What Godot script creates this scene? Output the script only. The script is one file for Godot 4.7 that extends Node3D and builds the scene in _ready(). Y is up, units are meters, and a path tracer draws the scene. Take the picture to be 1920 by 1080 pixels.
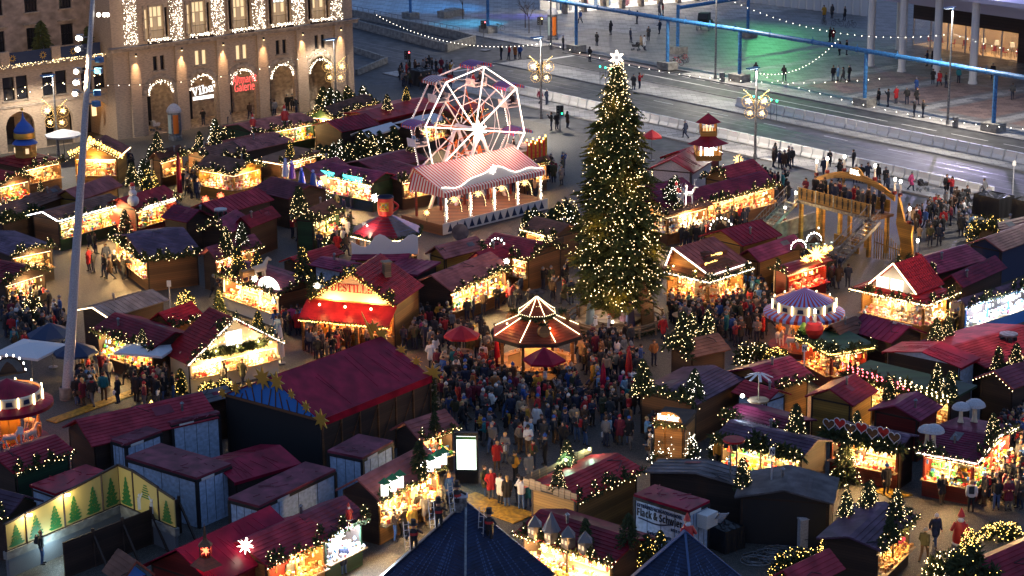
extends Node3D
# A Christmas market on a town square at dusk. Metres,y up. The camera stands on a church tower.
const FOC := 3900.0
const CAM_H := 41.0
var view := Basis()
var rng := RandomNumberGenerator.new()
var M := {}
var names := {}
var blocks := []
var huts := {}
var used := {}

# a mesh under construction: corners run counter-clockwise seen from outside
class B:
	var v := PackedVector3Array()
	var n := PackedVector3Array()
	var c := PackedColorArray()
	var col := Color.WHITE
	var tinted := false
	func tint(k: Color) -> void:
		col = k
		tinted = true
	func tri(p: Vector3,q: Vector3,r: Vector3) -> void:
		var m := (q-p).cross(r-p).normalized()
		v.append(p); v.append(r); v.append(q)
		n.append(m); n.append(m); n.append(m)
		c.append(col); c.append(col); c.append(col)
	func tri_n(p: Vector3,q: Vector3,r: Vector3,a: Vector3,b: Vector3,d: Vector3) -> void:
		v.append(p); v.append(r); v.append(q)
		n.append(a); n.append(d); n.append(b)
		c.append(col); c.append(col); c.append(col)
	func quad(p: Vector3,q: Vector3,r: Vector3,s: Vector3) -> void:
		tri(p,q,r)
		tri(p,r,s)
	func bx(t: Transform3D,s: Vector3) -> void:
		var x := t.basis.x*s.x*0.5
		var y := t.basis.y*s.y*0.5
		var z := t.basis.z*s.z*0.5
		var o := t.origin
		quad(o-x-y+z,o+x-y+z,o+x+y+z,o-x+y+z)
		quad(o+x-y-z,o-x-y-z,o-x+y-z,o+x+y-z)
		quad(o+x-y+z,o+x-y-z,o+x+y-z,o+x+y+z)
		quad(o-x-y-z,o-x-y+z,o-x+y+z,o-x+y-z)
		quad(o-x+y+z,o+x+y+z,o+x+y-z,o-x+y-z)
		quad(o-x-y-z,o+x-y-z,o+x-y+z,o-x-y+z)
	func box(o: Vector3,s: Vector3) -> void:
		bx(Transform3D(Basis.IDENTITY,o),s)
	func bar(p: Vector3,q: Vector3,w: float,h: float) -> void:   # a square beam from p to q
		var z := q-p
		if z.length() < 0.001:
			return
		var up := Vector3.UP if absf(z.normalized().y) < 0.95 else Vector3.RIGHT
		var x := up.cross(z).normalized()
		var y := z.normalized().cross(x)
		bx(Transform3D(Basis(x,y,z.normalized()),(p+q)*0.5),Vector3(w,h,z.length()))
	func tube(p: Vector3,q: Vector3,r0: float,r1 := -1.0,k := 6,caps := true) -> void:
		if r1 < 0.0:
			r1 = r0
		var z := (q-p).normalized()
		var up := Vector3.UP if absf(z.y) < 0.95 else Vector3.RIGHT
		var x := up.cross(z).normalized()
		var y := z.cross(x)
		for i in k:
			var a := TAU*i/k
			var b := TAU*(i+1)/k
			var d0 := x*cos(a)+y*sin(a)
			var d1 := x*cos(b)+y*sin(b)
			tri_n(p+d0*r0,p+d1*r0,q+d1*r1,d0,d1,d1)
			tri_n(p+d0*r0,q+d1*r1,q+d0*r1,d0,d1,d0)
			if caps:
				tri(q,q+d0*r1,q+d1*r1)
				tri(p,p+d1*r0,p+d0*r0)
	func path(pts: Array,r: float,k := 5) -> void:
		for i in pts.size()-1:
			tube(pts[i],pts[i+1],r,r,k,false)
	func lathe(o: Vector3,prof: Array,k := 12,smooth := true) -> void:   # prof: [radius,height] going up
		for j in prof.size()-1:
			var r0: float = prof[j][0]
			var y0: float = prof[j][1]
			var r1: float = prof[j+1][0]
			var y1: float = prof[j+1][1]
			for i in k:
				var a := TAU*i/k
				var b := TAU*(i+1)/k
				var d0 := Vector3(sin(a),0,cos(a))
				var d1 := Vector3(sin(b),0,cos(b))
				var p := o+d0*r0+Vector3(0,y0,0)
				var q := o+d1*r0+Vector3(0,y0,0)
				var r := o+d1*r1+Vector3(0,y1,0)
				var s := o+d0*r1+Vector3(0,y1,0)
				if smooth:
					var up := Vector3(0,r0-r1,0)
					var n0 := (d0*(y1-y0)+up).normalized()
					var n1 := (d1*(y1-y0)+up).normalized()
					if r0 > 0.0001: tri_n(p,q,r,n0,n1,n1)
					if r1 > 0.0001 or r0 > 0.0001: tri_n(p,r,s,n0,n1,n0)
				else:
					if r0 > 0.0001: tri(p,q,r)
					if r1 > 0.0001: tri(p,r,s)
	func ball(o: Vector3,r: Vector3,k := 8) -> void:
		var rows := maxi(3,k/2)
		for j in rows:
			var a := PI*j/rows-PI/2
			var b := PI*(j+1)/rows-PI/2
			for i in k:
				var e := TAU*i/k
				var f := TAU*(i+1)/k
				var p := Vector3(cos(a)*sin(e),sin(a),cos(a)*cos(e))
				var q := Vector3(cos(a)*sin(f),sin(a),cos(a)*cos(f))
				var s := Vector3(cos(b)*sin(f),sin(b),cos(b)*cos(f))
				var t := Vector3(cos(b)*sin(e),sin(b),cos(b)*cos(e))
				if j > 0: tri_n(o+p*r,o+q*r,o+s*r,p,q,s)
				if j < rows-1: tri_n(o+p*r,o+s*r,o+t*r,p,s,t)
	func octa(o: Vector3,r: float) -> void:
		var x := Vector3(r,0,0)
		var y := Vector3(0,r,0)
		var z := Vector3(0,0,r)
		tri(o+x,o+y,o+z); tri(o+z,o+y,o-x); tri(o-x,o+y,o-z); tri(o-z,o+y,o+x)
		tri(o+z,o-y,o+x); tri(o-x,o-y,o+z); tri(o-z,o-y,o-x); tri(o+x,o-y,o-z)
	func prism(poly: PackedVector2Array,t: Transform3D,depth: float) -> void:   # outline in t's xy plane,counter-clockwise,thickness along z
		var pts := poly
		if Geometry2D.is_polygon_clockwise(pts):
			pts = pts.duplicate()
			pts.reverse()
		var f := t.basis.z.normalized()*depth*0.5
		var ids := Geometry2D.triangulate_polygon(pts)
		var w := []
		for p in pts:
			w.append(t*Vector3(p.x,p.y,0))
		for i in range(0,ids.size(),3):
			var a: Vector3 = w[ids[i]]
			var b: Vector3 = w[ids[i+1]]
			var d: Vector3 = w[ids[i+2]]
			if (b-a).cross(d-a).dot(f) < 0:
				var e := b
				b = d
				d = e
			tri(a+f,b+f,d+f)
			tri(a-f,d-f,b-f)
		for i in w.size():
			var a: Vector3 = w[i]
			var b: Vector3 = w[(i+1) % w.size()]
			quad(a-f,b-f,b+f,a+f)
	func wipe() -> void:
		v.clear(); n.clear(); c.clear()
		tinted = false
		col = Color.WHITE
	func into(am: ArrayMesh,mat: Material) -> void:
		if v.is_empty():
			return
		var arr := []
		arr.resize(Mesh.ARRAY_MAX)
		arr[Mesh.ARRAY_VERTEX] = v
		arr[Mesh.ARRAY_NORMAL] = n
		if tinted:
			arr[Mesh.ARRAY_COLOR] = c
		am.add_surface_from_arrays(Mesh.PRIMITIVE_TRIANGLES,arr)
		am.surface_set_material(am.get_surface_count()-1,mat)
	func mesh(mat: Material) -> ArrayMesh:
		var am := ArrayMesh.new()
		into(am,mat)
		return am

# ---- places: a survey of the square taken from the tower; gives the point at height h that the sight line meets
func G(px: float,py: float,h := 0.0) -> Vector3:
	var d := view*Vector3((px-960.0)/FOC,-(py-540.0)/FOC,-1.0)
	return Vector3(0,CAM_H,0)+d*((h-CAM_H)/d.y)
func seen(w: Vector3) -> Vector2:
	var q := view.inverse()*(w-Vector3(0,CAM_H,0))
	return Vector2(960.0+FOC*q.x/-q.z,540.0-FOC*q.y/-q.z)
func tall(p: Vector3,py: float) -> float:   # height of a post at p that reaches the sight line py
	var lo := 0.0
	var hi := 40.0
	for i in 30:
		var m := (lo+hi)/2
		if seen(p+Vector3(0,m,0)).y > py: lo = m
		else: hi = m
	return lo
func flat(d: Vector3) -> Vector3:
	return Vector3(d.x,0,d.z).normalized()
func yaw_of(d: Vector3) -> float:   # turn that points local +z along d
	return atan2(d.x,d.z)
func rnd(a: float,b: float) -> float:
	return rng.randf_range(a,b)
func pick(a: Array):
	return a[rng.randi() % a.size()]

# ---- objects
func numbered(called: String) -> String:
	var k: int = names.get(called,0)
	names[called] = k+1
	return called if k == 0 else "%s_%03d" % [called,k]
func tag(o: Node,label: String,category: String,group := "") -> Node:
	o.set_meta("label",label)
	o.set_meta("category",category)
	if group: o.set_meta("group",group)
	return o
func thing(called: String,label: String,category: String,at: Vector3,yaw := 0.0,group := "") -> Node3D:
	var o := Node3D.new()
	o.name = numbered(called)
	add_child(o)
	o.position = at
	o.rotation.y = yaw
	tag(o,label,category,group)
	return o
func part(to: Node,called: String,b: B,mat: Material,stuff := false,label := "") -> MeshInstance3D:
	if b.v.is_empty():
		return null
	var o := piece(to,called,b.mesh(mat),stuff,label)
	b.wipe()   # ready for the next shape
	return o
func piece(to: Node,called: String,m: Mesh,stuff := false,label := "") -> MeshInstance3D:
	var o := MeshInstance3D.new()
	o.name = called
	o.mesh = m
	to.add_child(o,true)
	if stuff: o.set_meta("kind","stuff")
	if label: o.set_meta("label",label)
	return o
func solo(called: String,label: String,category: String,b: B,mat: Material,at := Vector3.ZERO,yaw := 0.0,group := "") -> MeshInstance3D:
	var o := MeshInstance3D.new()
	o.name = numbered(called)
	o.mesh = b.mesh(mat)
	b.wipe()
	add_child(o)
	o.position = at
	o.rotation.y = yaw
	tag(o,label,category,group)
	return o
func struct(called: String,b: B,mat: Material) -> MeshInstance3D:
	var o := MeshInstance3D.new()
	o.name = numbered(called)
	o.mesh = b.mesh(mat)
	b.wipe()
	add_child(o)
	o.set_meta("kind","structure")
	return o
func copy(src: Node3D,label: String,at: Vector3,yaw := 0.0,size := 1.0,group := "") -> Node3D:
	var o: Node3D = src.duplicate()
	o.name = numbered(str(src.get_meta("called",src.name)))
	add_child(o)
	o.position = at
	o.rotation.y = yaw
	o.scale = Vector3.ONE*size
	o.set_meta("label",label)
	if group: o.set_meta("group",group)
	return o
func lamp(to: Node,at: Vector3,colour: Color,energy: float,size := 0.15,reach := 14.0) -> void:
	var l := OmniLight3D.new()
	l.name = "lamp"
	l.light_color = colour
	l.light_energy = energy
	l.light_size = size
	l.omni_range = reach
	l.omni_attenuation = 2.0
	l.shadow_enabled = true
	to.add_child(l,true)
	l.position = at
func spot(to: Node,at: Vector3,towards: Vector3,colour: Color,energy: float,angle: float,size := 0.3,soft := 0.6) -> void:
	var l := SpotLight3D.new()
	l.name = "spot"
	l.light_color = colour
	l.light_energy = energy
	l.spot_angle = angle
	l.spot_angle_attenuation = soft
	l.spot_range = 60.0
	l.spot_attenuation = 2.0
	l.light_size = size
	l.shadow_enabled = true
	to.add_child(l,true)
	var z := -(towards-at).normalized()
	var up := Vector3.UP if absf(z.y) < 0.98 else Vector3.RIGHT
	var x := up.cross(z).normalized()
	l.transform = Transform3D(Basis(x,z.cross(x),z),at)

# ---- materials
func noise_tex(kind: int,freq: float,lo: float,hi: float,size := 256,oct := 3,ret := -1) -> NoiseTexture2D:
	var f := FastNoiseLite.new()
	f.seed = 7
	f.noise_type = kind
	f.frequency = freq
	f.fractal_octaves = oct
	if ret >= 0:
		f.cellular_return_type = ret
		f.fractal_type = FastNoiseLite.FRACTAL_NONE
	var t := NoiseTexture2D.new()
	t.width = size
	t.height = size
	t.seamless = true
	t.noise = f
	var g := Gradient.new()
	g.set_color(0,Color(lo,lo,lo))
	g.set_color(1,Color(hi,hi,hi))
	t.color_ramp = g
	return t
func paint(key: String,c: Color,rough := 0.8,tex: Texture2D = null,scale := Vector3.ONE,metal := 0.0) -> StandardMaterial3D:
	var m := StandardMaterial3D.new()
	m.resource_name = key
	m.albedo_color = c.linear_to_srgb()
	m.roughness = rough
	m.metallic = metal
	if tex:
		m.albedo_texture = tex
		m.uv1_triplanar = true
		m.uv1_world_triplanar = true
		m.uv1_scale = scale
	M[key] = m
	return m
func glow(key: String,c: Color,energy: float) -> StandardMaterial3D:
	var m := StandardMaterial3D.new()
	m.resource_name = key
	m.albedo_color = Color(0.5,0.5,0.5)
	m.emission_enabled = true
	m.emission = c.linear_to_srgb()
	m.emission_energy_multiplier = energy
	M[key] = m
	return m
func materials() -> void:
	var grime := noise_tex(FastNoiseLite.TYPE_SIMPLEX,0.02,0.55,1.0,256,5)
	var fine := noise_tex(FastNoiseLite.TYPE_SIMPLEX,0.09,0.72,1.0,256,4)
	var setts := noise_tex(FastNoiseLite.TYPE_CELLULAR,0.075,1.0,0.25,512,1,FastNoiseLite.RETURN_DISTANCE2_SUB)
	var g := Gradient.new()
	g.set_color(0,Color(0.35,0.35,0.35))
	g.set_color(1,Color(1,1,1))
	setts.color_ramp = g
	var bump := setts.duplicate()
	var slabs := slab_image()
	var boards := board_image()
	var v := paint("vertex",Color.WHITE,0.75)
	v.vertex_color_use_as_albedo = true
	v = paint("leaf",Color.WHITE,0.8)
	v.vertex_color_use_as_albedo = true
	var co := paint("cobble",Color(0.25,0.225,0.195),0.62,setts,Vector3(0.33,0.33,0.33))
	co.heightmap_enabled = true
	co.heightmap_texture = bump
	co.heightmap_scale = 2.0
	paint("asphalt",Color(0.075,0.075,0.08),0.62,grime,Vector3(0.11,0.11,0.11))
	paint("lane",Color(0.1,0.1,0.105),0.66,grime,Vector3(0.07,0.07,0.07))
	paint("slab",Color(0.36,0.35,0.34),0.6,slabs,Vector3(0.25,0.25,0.25))
	paint("slab_dark",Color(0.19,0.182,0.182),0.5,slabs,Vector3(0.25,0.25,0.25))
	paint("slab_red",Color(0.24,0.165,0.145),0.55,slabs,Vector3(0.25,0.25,0.25))
	paint("kerb",Color(0.3,0.29,0.28),0.8,fine)
	paint("line",Color(0.7,0.7,0.7),0.7,fine)
	paint("rail",Color(0.12,0.12,0.13),0.35,null,Vector3.ONE,0.8)
	paint("stone",Color(0.46,0.35,0.25),0.85,fine,Vector3(0.12,0.3,0.12))
	paint("stone_pale",Color(0.48,0.39,0.3),0.85,grime,Vector3(0.3,0.3,0.3))
	paint("render",Color(0.4,0.32,0.27),0.9,grime,Vector3(0.15,0.15,0.15))
	paint("concrete",Color(0.34,0.33,0.3),0.85,grime,Vector3(0.3,0.3,0.3))
	paint("lead",Color(0.10,0.11,0.13),0.5)
	paint("frame",Color(0.6,0.58,0.54),0.5)
	paint("glass",Color(0.02,0.022,0.03),0.08)
	paint("roof_red",Color(0.5,0.022,0.03),0.42,grime,Vector3(0.3,0.3,0.3))
	paint("roof_rust",Color(0.34,0.07,0.03),0.5,grime)
	paint("roof_wine",Color(0.36,0.026,0.05),0.46,grime,Vector3(0.3,0.3,0.3))
	paint("roof_purple",Color(0.28,0.03,0.085),0.46,grime,Vector3(0.3,0.3,0.3))
	paint("roof_plum",Color(0.25,0.055,0.085),0.5,grime,Vector3(0.3,0.3,0.3))
	paint("roof_rose",Color(0.42,0.14,0.13),0.55,grime,Vector3(0.3,0.3,0.3))
	paint("roof_brown",Color(0.24,0.11,0.075),0.55,grime,Vector3(0.3,0.3,0.3))
	paint("roof_grey",Color(0.22,0.2,0.21),0.55,grime,Vector3(0.3,0.3,0.3))
	paint("roof_slate",Color(0.14,0.08,0.13),0.5,grime,Vector3(0.3,0.3,0.3))
	paint("tarp_red",Color(0.46,0.015,0.04),0.32,fine,Vector3(0.5,0.5,0.5))
	paint("tarp_wine",Color(0.36,0.014,0.05),0.3,fine,Vector3(0.5,0.5,0.5))
	paint("tarp_tan",Color(0.46,0.25,0.13),0.4,fine,Vector3(0.4,0.4,0.4))
	paint("wood",Color(0.2,0.085,0.03),0.65,boards,Vector3(0.9,0.9,0.9))
	paint("wood_dark",Color(0.06,0.032,0.02),0.7,boards,Vector3(0.9,0.9,0.9))
	paint("wood_honey",Color(0.38,0.18,0.045),0.6,boards,Vector3(0.9,0.9,0.9))
	paint("wood_pale",Color(0.5,0.34,0.18),0.6,boards,Vector3(0.9,0.9,0.9))
	paint("wood_yellow",Color(0.55,0.29,0.05),0.6,boards,Vector3(0.9,0.9,0.9))
	paint("wood_red",Color(0.25,0.02,0.015),0.5,boards,Vector3(0.9,0.9,0.9))
	paint("wood_green",Color(0.015,0.07,0.03),0.6,boards,Vector3(0.9,0.9,0.9))
	paint("cream",Color(0.68,0.56,0.38),0.7)
	paint("white",Color(0.78,0.78,0.76),0.55,fine)
	paint("white_metal",Color(0.72,0.72,0.72),0.4)
	paint("snow",Color(0.75,0.77,0.8),0.75,fine,Vector3(1.5,1.5,1.5))
	paint("container",Color(0.5,0.64,0.84),0.55,fine,Vector3(0.15,0.15,0.15))
	paint("navy",Color(0.012,0.03,0.09),0.7,fine)
	paint("blue_canvas",Color(0.014,0.04,0.12),0.75,grime,Vector3(0.2,0.2,0.2))
	paint("blue_board",Color(0.02,0.16,0.5),0.5)
	paint("pipe_blue",Color(0.05,0.25,0.6),0.5,grime,Vector3(0.5,0.5,0.5))
	paint("steel",Color(0.34,0.35,0.37),0.4,grime,Vector3(0.6,0.6,0.6),0.7)
	paint("steel_pale",Color(0.5,0.51,0.55),0.5,fine,Vector3(0.4,0.3,0.4))
	paint("black",Color(0.012,0.012,0.014),0.6)
	paint("black_cloth",Color(0.01,0.01,0.011),0.9)
	paint("gold",Color(0.6,0.36,0.06),0.35,null,Vector3.ONE,0.5)
	paint("yellow",Color(0.6,0.34,0.02),0.6,grime,Vector3(0.5,0.5,0.5))
	paint("red",Color(0.4,0.015,0.015),0.45)
	paint("blue",Color(0.02,0.08,0.35),0.5)
	paint("green",Color(0.02,0.16,0.05),0.55)
	paint("orange",Color(0.6,0.14,0.01),0.5)
	paint("purple",Color(0.09,0.03,0.16),0.5)
	paint("bark",Color(0.07,0.045,0.03),0.9)
	paint("brown_panel",Color(0.07,0.035,0.03),0.6,boards,Vector3(0.3,0.3,0.3))
	paint("lavender",Color(0.42,0.42,0.55),0.5)
	glow("bulb",Color(1.0,0.72,0.34),10.0)
	glow("bulb_white",Color(1.0,0.88,0.7),10.0)
	glow("bulb_gold",Color(1.0,0.62,0.14),9.0)
	glow("bulb_red",Color(1.0,0.1,0.12),8.0)
	glow("bulb_green",Color(0.02,1.0,0.45),6.0)
	glow("bulb_blue",Color(0.12,0.16,1.0),12.0)
	glow("tube",Color(1.0,0.76,0.42),5.0)
	glow("tube_gold",Color(1.0,0.6,0.12),5.0)
	glow("tube_white",Color(1.0,0.86,0.72),4.0)
	glow("tube_cold",Color(0.8,0.9,1.0),9.0)
	glow("window_warm",Color(1.0,0.7,0.36),0.85)
	glow("window_cool",Color(0.8,0.95,0.9),1.6)
	glow("shop_white",Color(1.0,0.93,0.84),2.6)
	glow("screen",Color(0.8,1.0,0.85),2.0)
	glow("sign_white",Color(1.0,0.97,0.92),1.6)
	glow("neon_red",Color(1.0,0.07,0.06),1.5)
	glow("neon_cyan",Color(0.1,0.9,0.85),2.2)
	glow("candle",Color(1.0,0.92,0.82),14.0)
	glow("star_warm",Color(1.0,0.6,0.2),2.6)
	glow("star_red",Color(1.0,0.14,0.05),4.0)
	var worn_tex := noise_tex(FastNoiseLite.TYPE_SIMPLEX,0.012,0.58,1.0,256,6)
	for k in M.keys():
		if not (k.begins_with("roof_") or k.begins_with("tarp_")): continue
		M[k].metallic_specular = 0.25
		M[k].albedo_texture = worn_tex
		M[k].uv1_scale = Vector3.ONE*0.21
		for v2 in [["_faded",1.3,0.1],["_dark",0.7,0.0]]:   # older,bleached sheets and darker,newer ones
			var w: StandardMaterial3D = M[k].duplicate()
			w.albedo_color = (Color(w.albedo_color.srgb_to_linear()*v2[1]).lerp(Color(0.2,0.17,0.17),v2[2])).linear_to_srgb()
			w.roughness += 0.08
			w.uv1_offset = Vector3(v2[1],0.3,v2[2])
			M[k+v2[0]] = w
	glow("window_dim",Color(1.0,0.6,0.28),0.22)
	glow("lit_sign",Color(1.0,0.62,0.25),1.4)
func slab_image() -> ImageTexture:
	var im := Image.create(256,256,false,Image.FORMAT_RGB8)
	var r := RandomNumberGenerator.new()
	r.seed = 5
	im.fill(Color(0.5,0.5,0.5))
	for j in 8:
		for i in 4:
			var k := r.randf_range(0.75,1.0)
			im.fill_rect(Rect2i(i*64+(j % 2)*32+1,j*32+1,62,30),Color(k,k,k))
			if j % 2: im.fill_rect(Rect2i(0,j*32+1,31,30),Color(k,k,k))
	return ImageTexture.create_from_image(im)
func board_image() -> ImageTexture:
	var im := Image.create(256,256,false,Image.FORMAT_RGB8)
	var r := RandomNumberGenerator.new()
	r.seed = 3
	for j in 8:
		var k := r.randf_range(0.72,1.0)
		for y in 32:
			for x in 256:
				var s := k*(0.93+0.07*sin(y*1.3+sin(x*0.05+j)*2.0))*r.randf_range(0.92,1.0)
				if y < 2: s *= 0.35
				im.set_pixel(x,j*32+y,Color(s,s,s))
	return ImageTexture.create_from_image(im)
# ---- greenery and lights
func needle(b: B,p: Vector3,d: Vector3,l: float,w: float,dark := 1.0) -> void:
	var k := rnd(0.55,1.25)*dark
	b.tint(Color(0.045*k,0.062*k,0.02*k))
	var s := d.cross(Vector3(rnd(-1,1),rnd(-1,1),rnd(-1,1))).normalized()*w
	b.tri(p-s,p+s,p+d*l)
	var s2 := d.cross(s).normalized()*w
	b.tri(p-s2,p+s2,p+d*l*0.9)
func fir_shape(h: float,r: float,nb: int,leaf := 1.0) -> B:   # a conical fir: boughs round the stem,each with needles
	var b := B.new()
	for k in nb:
		var t := 0.06+0.94*pow(float(k)/nb,1.15)
		var y := h*t
		var a := k*2.399+rnd(-0.4,0.4)
		var rr := r*pow(1.0-t,0.8)*rnd(0.7,1.12)+0.03*h
		var tip := Vector3(sin(a)*rr,y-rr*0.28,cos(a)*rr)
		var base := Vector3(0,y+0.05*h,0)
		var d := (tip-base).normalized()
		for q in 4:
			var p := base.lerp(tip,0.3+0.22*q)
			for s in 2:
				var e := (d+Vector3(rnd(-0.8,0.8),rnd(-0.25,0.55),rnd(-0.8,0.8))).normalized()
				needle(b,p,e,0.17*leaf*rnd(0.8,1.3),0.045*leaf)
	for s in 4:
		needle(b,Vector3(0,h*0.93,0),Vector3(rnd(-0.3,0.3),1,rnd(-0.3,0.3)).normalized(),h*0.1,0.03*leaf)
	return b
func bush_shape(size: Vector3,nb: int,leaf := 1.0) -> B:
	var b := B.new()
	for k in nb:
		var d := Vector3(rnd(-1,1),rnd(-0.4,1),rnd(-1,1)).normalized()
		var p := d*size*rnd(0.35,0.95)
		for s in 3:
			needle(b,p,(d+Vector3(rnd(-0.9,0.9),rnd(-0.5,0.9),rnd(-0.9,0.9))).normalized(),0.28*leaf,0.07*leaf)
	return b
func twigs(b: B,p: Vector3,q: Vector3,thick: float,per_m := 26,sag := 0.0) -> void:
	var n := int((q-p).length()*per_m)
	for i in n:
		var t := (i+rng.randf())/n
		var o := p.lerp(q,t)+Vector3(0,-sag*4.0*t*(1.0-t),0)
		var d := Vector3(rnd(-1,1),rnd(-1,1),rnd(-1,1)).normalized()
		needle(b,o+d*thick*0.3,d,thick*1.3,thick*0.28)
func beads(b: B,p: Vector3,q: Vector3,gap: float,r: float,loose := 0.0,sag := 0.0) -> void:
	var n := maxi(1,int((q-p).length()/gap))
	for i in n+1:
		var t := float(i)/n
		var o := p.lerp(q,t)+Vector3(0,-sag*4.0*t*(1.0-t),0)
		b.octa(o+Vector3(rnd(-1,1),rnd(-1,1),rnd(-1,1))*loose,r*rnd(0.85,1.1))
func bulbs_on_fir(h: float,r: float,n: int,size: float) -> B:
	var b := B.new()
	for k in n:
		var t := pow(rng.randf(),1.3)*0.97
		var a := rng.randf()*TAU
		var rr := (r*pow(1.0-t,0.8)+0.03*h)*rnd(0.85,1.0)
		b.octa(Vector3(sin(a)*rr,0.06*h+h*0.94*t-rr*0.2+0.05,cos(a)*rr),size)
	return b
var fir_kinds := []
func make_fir_kinds() -> void:   # the first of each kind stands on the market itself; see fir()
	for k in 4:
		fir_kinds.append({"foliage": fir_shape(2.0,0.62+0.06*k,80+8*k,1.25).mesh(M.leaf),"bulbs": bulbs_on_fir(2.0,0.62+0.06*k,80,0.018)})
	var s := B.new()
	s.tube(Vector3.ZERO,Vector3(0,1.7,0),0.045,0.015,6)
	fir_kinds.append(s.mesh(M.bark))
	for k in 4:
		var d: Dictionary = fir_kinds[k]
		for c in ["bulb","bulb_white","bulb_gold","bulb_blue"]:
			d[c] = (d.bulbs as B).mesh(M[c])
func fir(label: String,at: Vector3,h := 1.6,light := "bulb",group := "small firs with lights",called := "fir_tree") -> Node3D:
	var o := thing(called,label,"fir tree",at,rnd(0,TAU),group)
	var k: Dictionary = fir_kinds[rng.randi() % 4]
	piece(o,"trunk",fir_kinds[4])
	piece(o,"foliage",k.foliage,true)
	if light: piece(o,"fairy_lights",k[light],true)
	o.scale = Vector3.ONE*h/2.0
	return o
func bush(label: String,at: Vector3,size: Vector3,light := "bulb",n := 60,group := "",dens := 1.0) -> Node3D:
	var o := thing("fir_bush",label,"bush",at,0,group)
	var vol := size.x*size.y*size.z
	part(o,"foliage",bush_shape(size,int(clampf(230*pow(vol,0.6),90,1200)*dens)),M.leaf,true)
	if light:
		var b := B.new()
		for i in n:
			var d := Vector3(rnd(-1,1),rnd(-0.25,1),rnd(-1,1)).normalized()
			b.octa(d*size*rnd(0.85,1.05),rnd(0.016,0.025))
		part(o,"fairy_lights",b,M[light],true)
	return o
func burst(b: B,o: Vector3,r: float,spikes := 18,w := 0.16) -> void:   # a folded paper star with spikes all round
	for i in spikes:
		var y := 1.0-2.0*(i+0.5)/spikes
		var a := i*2.39996
		var d := Vector3(sqrt(1.0-y*y)*cos(a),y,sqrt(1.0-y*y)*sin(a))
		var x := d.cross(Vector3(0.3,1,0.2)).normalized()*r*w
		var z := d.cross(x).normalized()*r*w
		var q := d*r
		var m := o+d*r*0.22
		b.tri(m+x,m+z,o+q); b.tri(m+z,m-x,o+q); b.tri(m-x,m-z,o+q); b.tri(m-z,m+x,o+q)
func rays(r0: float,r1: float,k: int) -> PackedVector2Array:
	var p := PackedVector2Array()
	for i in k*2:
		var a := PI*i/k+PI/2
		var r := r0 if i % 2 == 0 else r1
		p.append(Vector2(cos(a)*r,sin(a)*r))
	return p
func words(to: Node,text: String,mat: Material,t: Transform3D,high: float,called := "lettering",font := "Droid Sans",bold := true,wide := 0.0) -> void:
	var f := SystemFont.new()
	f.font_names = [font]
	f.font_weight = 700 if bold else 400
	var m := TextMesh.new()
	m.text = text
	m.font = f
	m.font_size = 32
	m.pixel_size = high/32.0*1.3
	m.depth = 0.03
	m.curve_step = 2.0
	m.material = mat
	var o := MeshInstance3D.new()
	o.name = called
	o.mesh = m
	o.transform = t
	if wide > 0.0:
		o.transform.basis = o.transform.basis.scaled_local(Vector3(wide/maxf(m.get_aabb().size.x,0.01),1,1))
	to.add_child(o,true)

# ---- huts
var sellers := []   # places behind the counters
const PAL := {
	"toys": [Color(0.6,0.03,0.02),Color(0.7,0.7,0.65),Color(0.7,0.4,0.03),Color(0.03,0.12,0.4),Color(0.04,0.25,0.06),Color(0.5,0.3,0.12)],
	"sweets": [Color(0.65,0.35,0.12),Color(0.7,0.6,0.45),Color(0.6,0.05,0.05),Color(0.75,0.72,0.68),Color(0.35,0.13,0.04),Color(0.7,0.2,0.3)],
	"bread": [Color(0.4,0.2,0.06),Color(0.55,0.33,0.12),Color(0.28,0.12,0.04),Color(0.65,0.5,0.3)],
	"wooden": [Color(0.6,0.4,0.18),Color(0.7,0.55,0.32),Color(0.5,0.27,0.1),Color(0.75,0.68,0.5),Color(0.5,0.05,0.03)],
	"glass": [Color(0.7,0.6,0.3),Color(0.7,0.7,0.75),Color(0.5,0.06,0.08),Color(0.6,0.45,0.1),Color(0.3,0.4,0.55)],
	"cold": [Color(0.75,0.78,0.85),Color(0.6,0.2,0.25),Color(0.2,0.35,0.6),Color(0.75,0.7,0.5),Color(0.65,0.65,0.7)],
	"drinks": [Color(0.35,0.03,0.02),Color(0.55,0.3,0.1),Color(0.25,0.1,0.04),Color(0.7,0.65,0.55)],
}
func goods(b: B,t: Transform3D,half: float,kind: String,dens := 1.0) -> void:
	var pal: Array = PAL[kind]
	var rows := [[1.03,0.22],[1.03,0.02],[1.13,-0.16],[1.25,-0.34],[1.35,-1.1],[1.7,-1.12]]
	for r in rows:
		var x := -half+0.15
		while x < half-0.12:
			var w := rnd(0.09,0.24)
			if rng.randf() < 0.88*dens:
				b.tint(pick(pal)*rnd(0.7,1.1))
				var h := rnd(0.08,0.24)
				var o: Vector3 = t*Vector3(x+w/2,r[0]+h/2,r[1]+rnd(-0.04,0.04))
				if rng.randf() < 0.6:
					b.bx(Transform3D(t.basis.rotated(Vector3.UP,rnd(-0.4,0.4)),o),Vector3(w*0.85,h,rnd(0.08,0.16)))
				else:
					b.octa(o,minf(w,h)*0.6)
			x += w+0.03
	var x2 := -half+0.2
	while x2 < half-0.15:   # things that hang under the eave
		if rng.randf() < 0.5*dens:
			b.tint(pick(pal))
			b.bx(Transform3D(t.basis,t*Vector3(x2,rnd(1.85,2.0),0.0)),Vector3(rnd(0.08,0.16),rnd(0.12,0.3),0.06))
		x2 += rnd(0.2,0.4)
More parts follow.
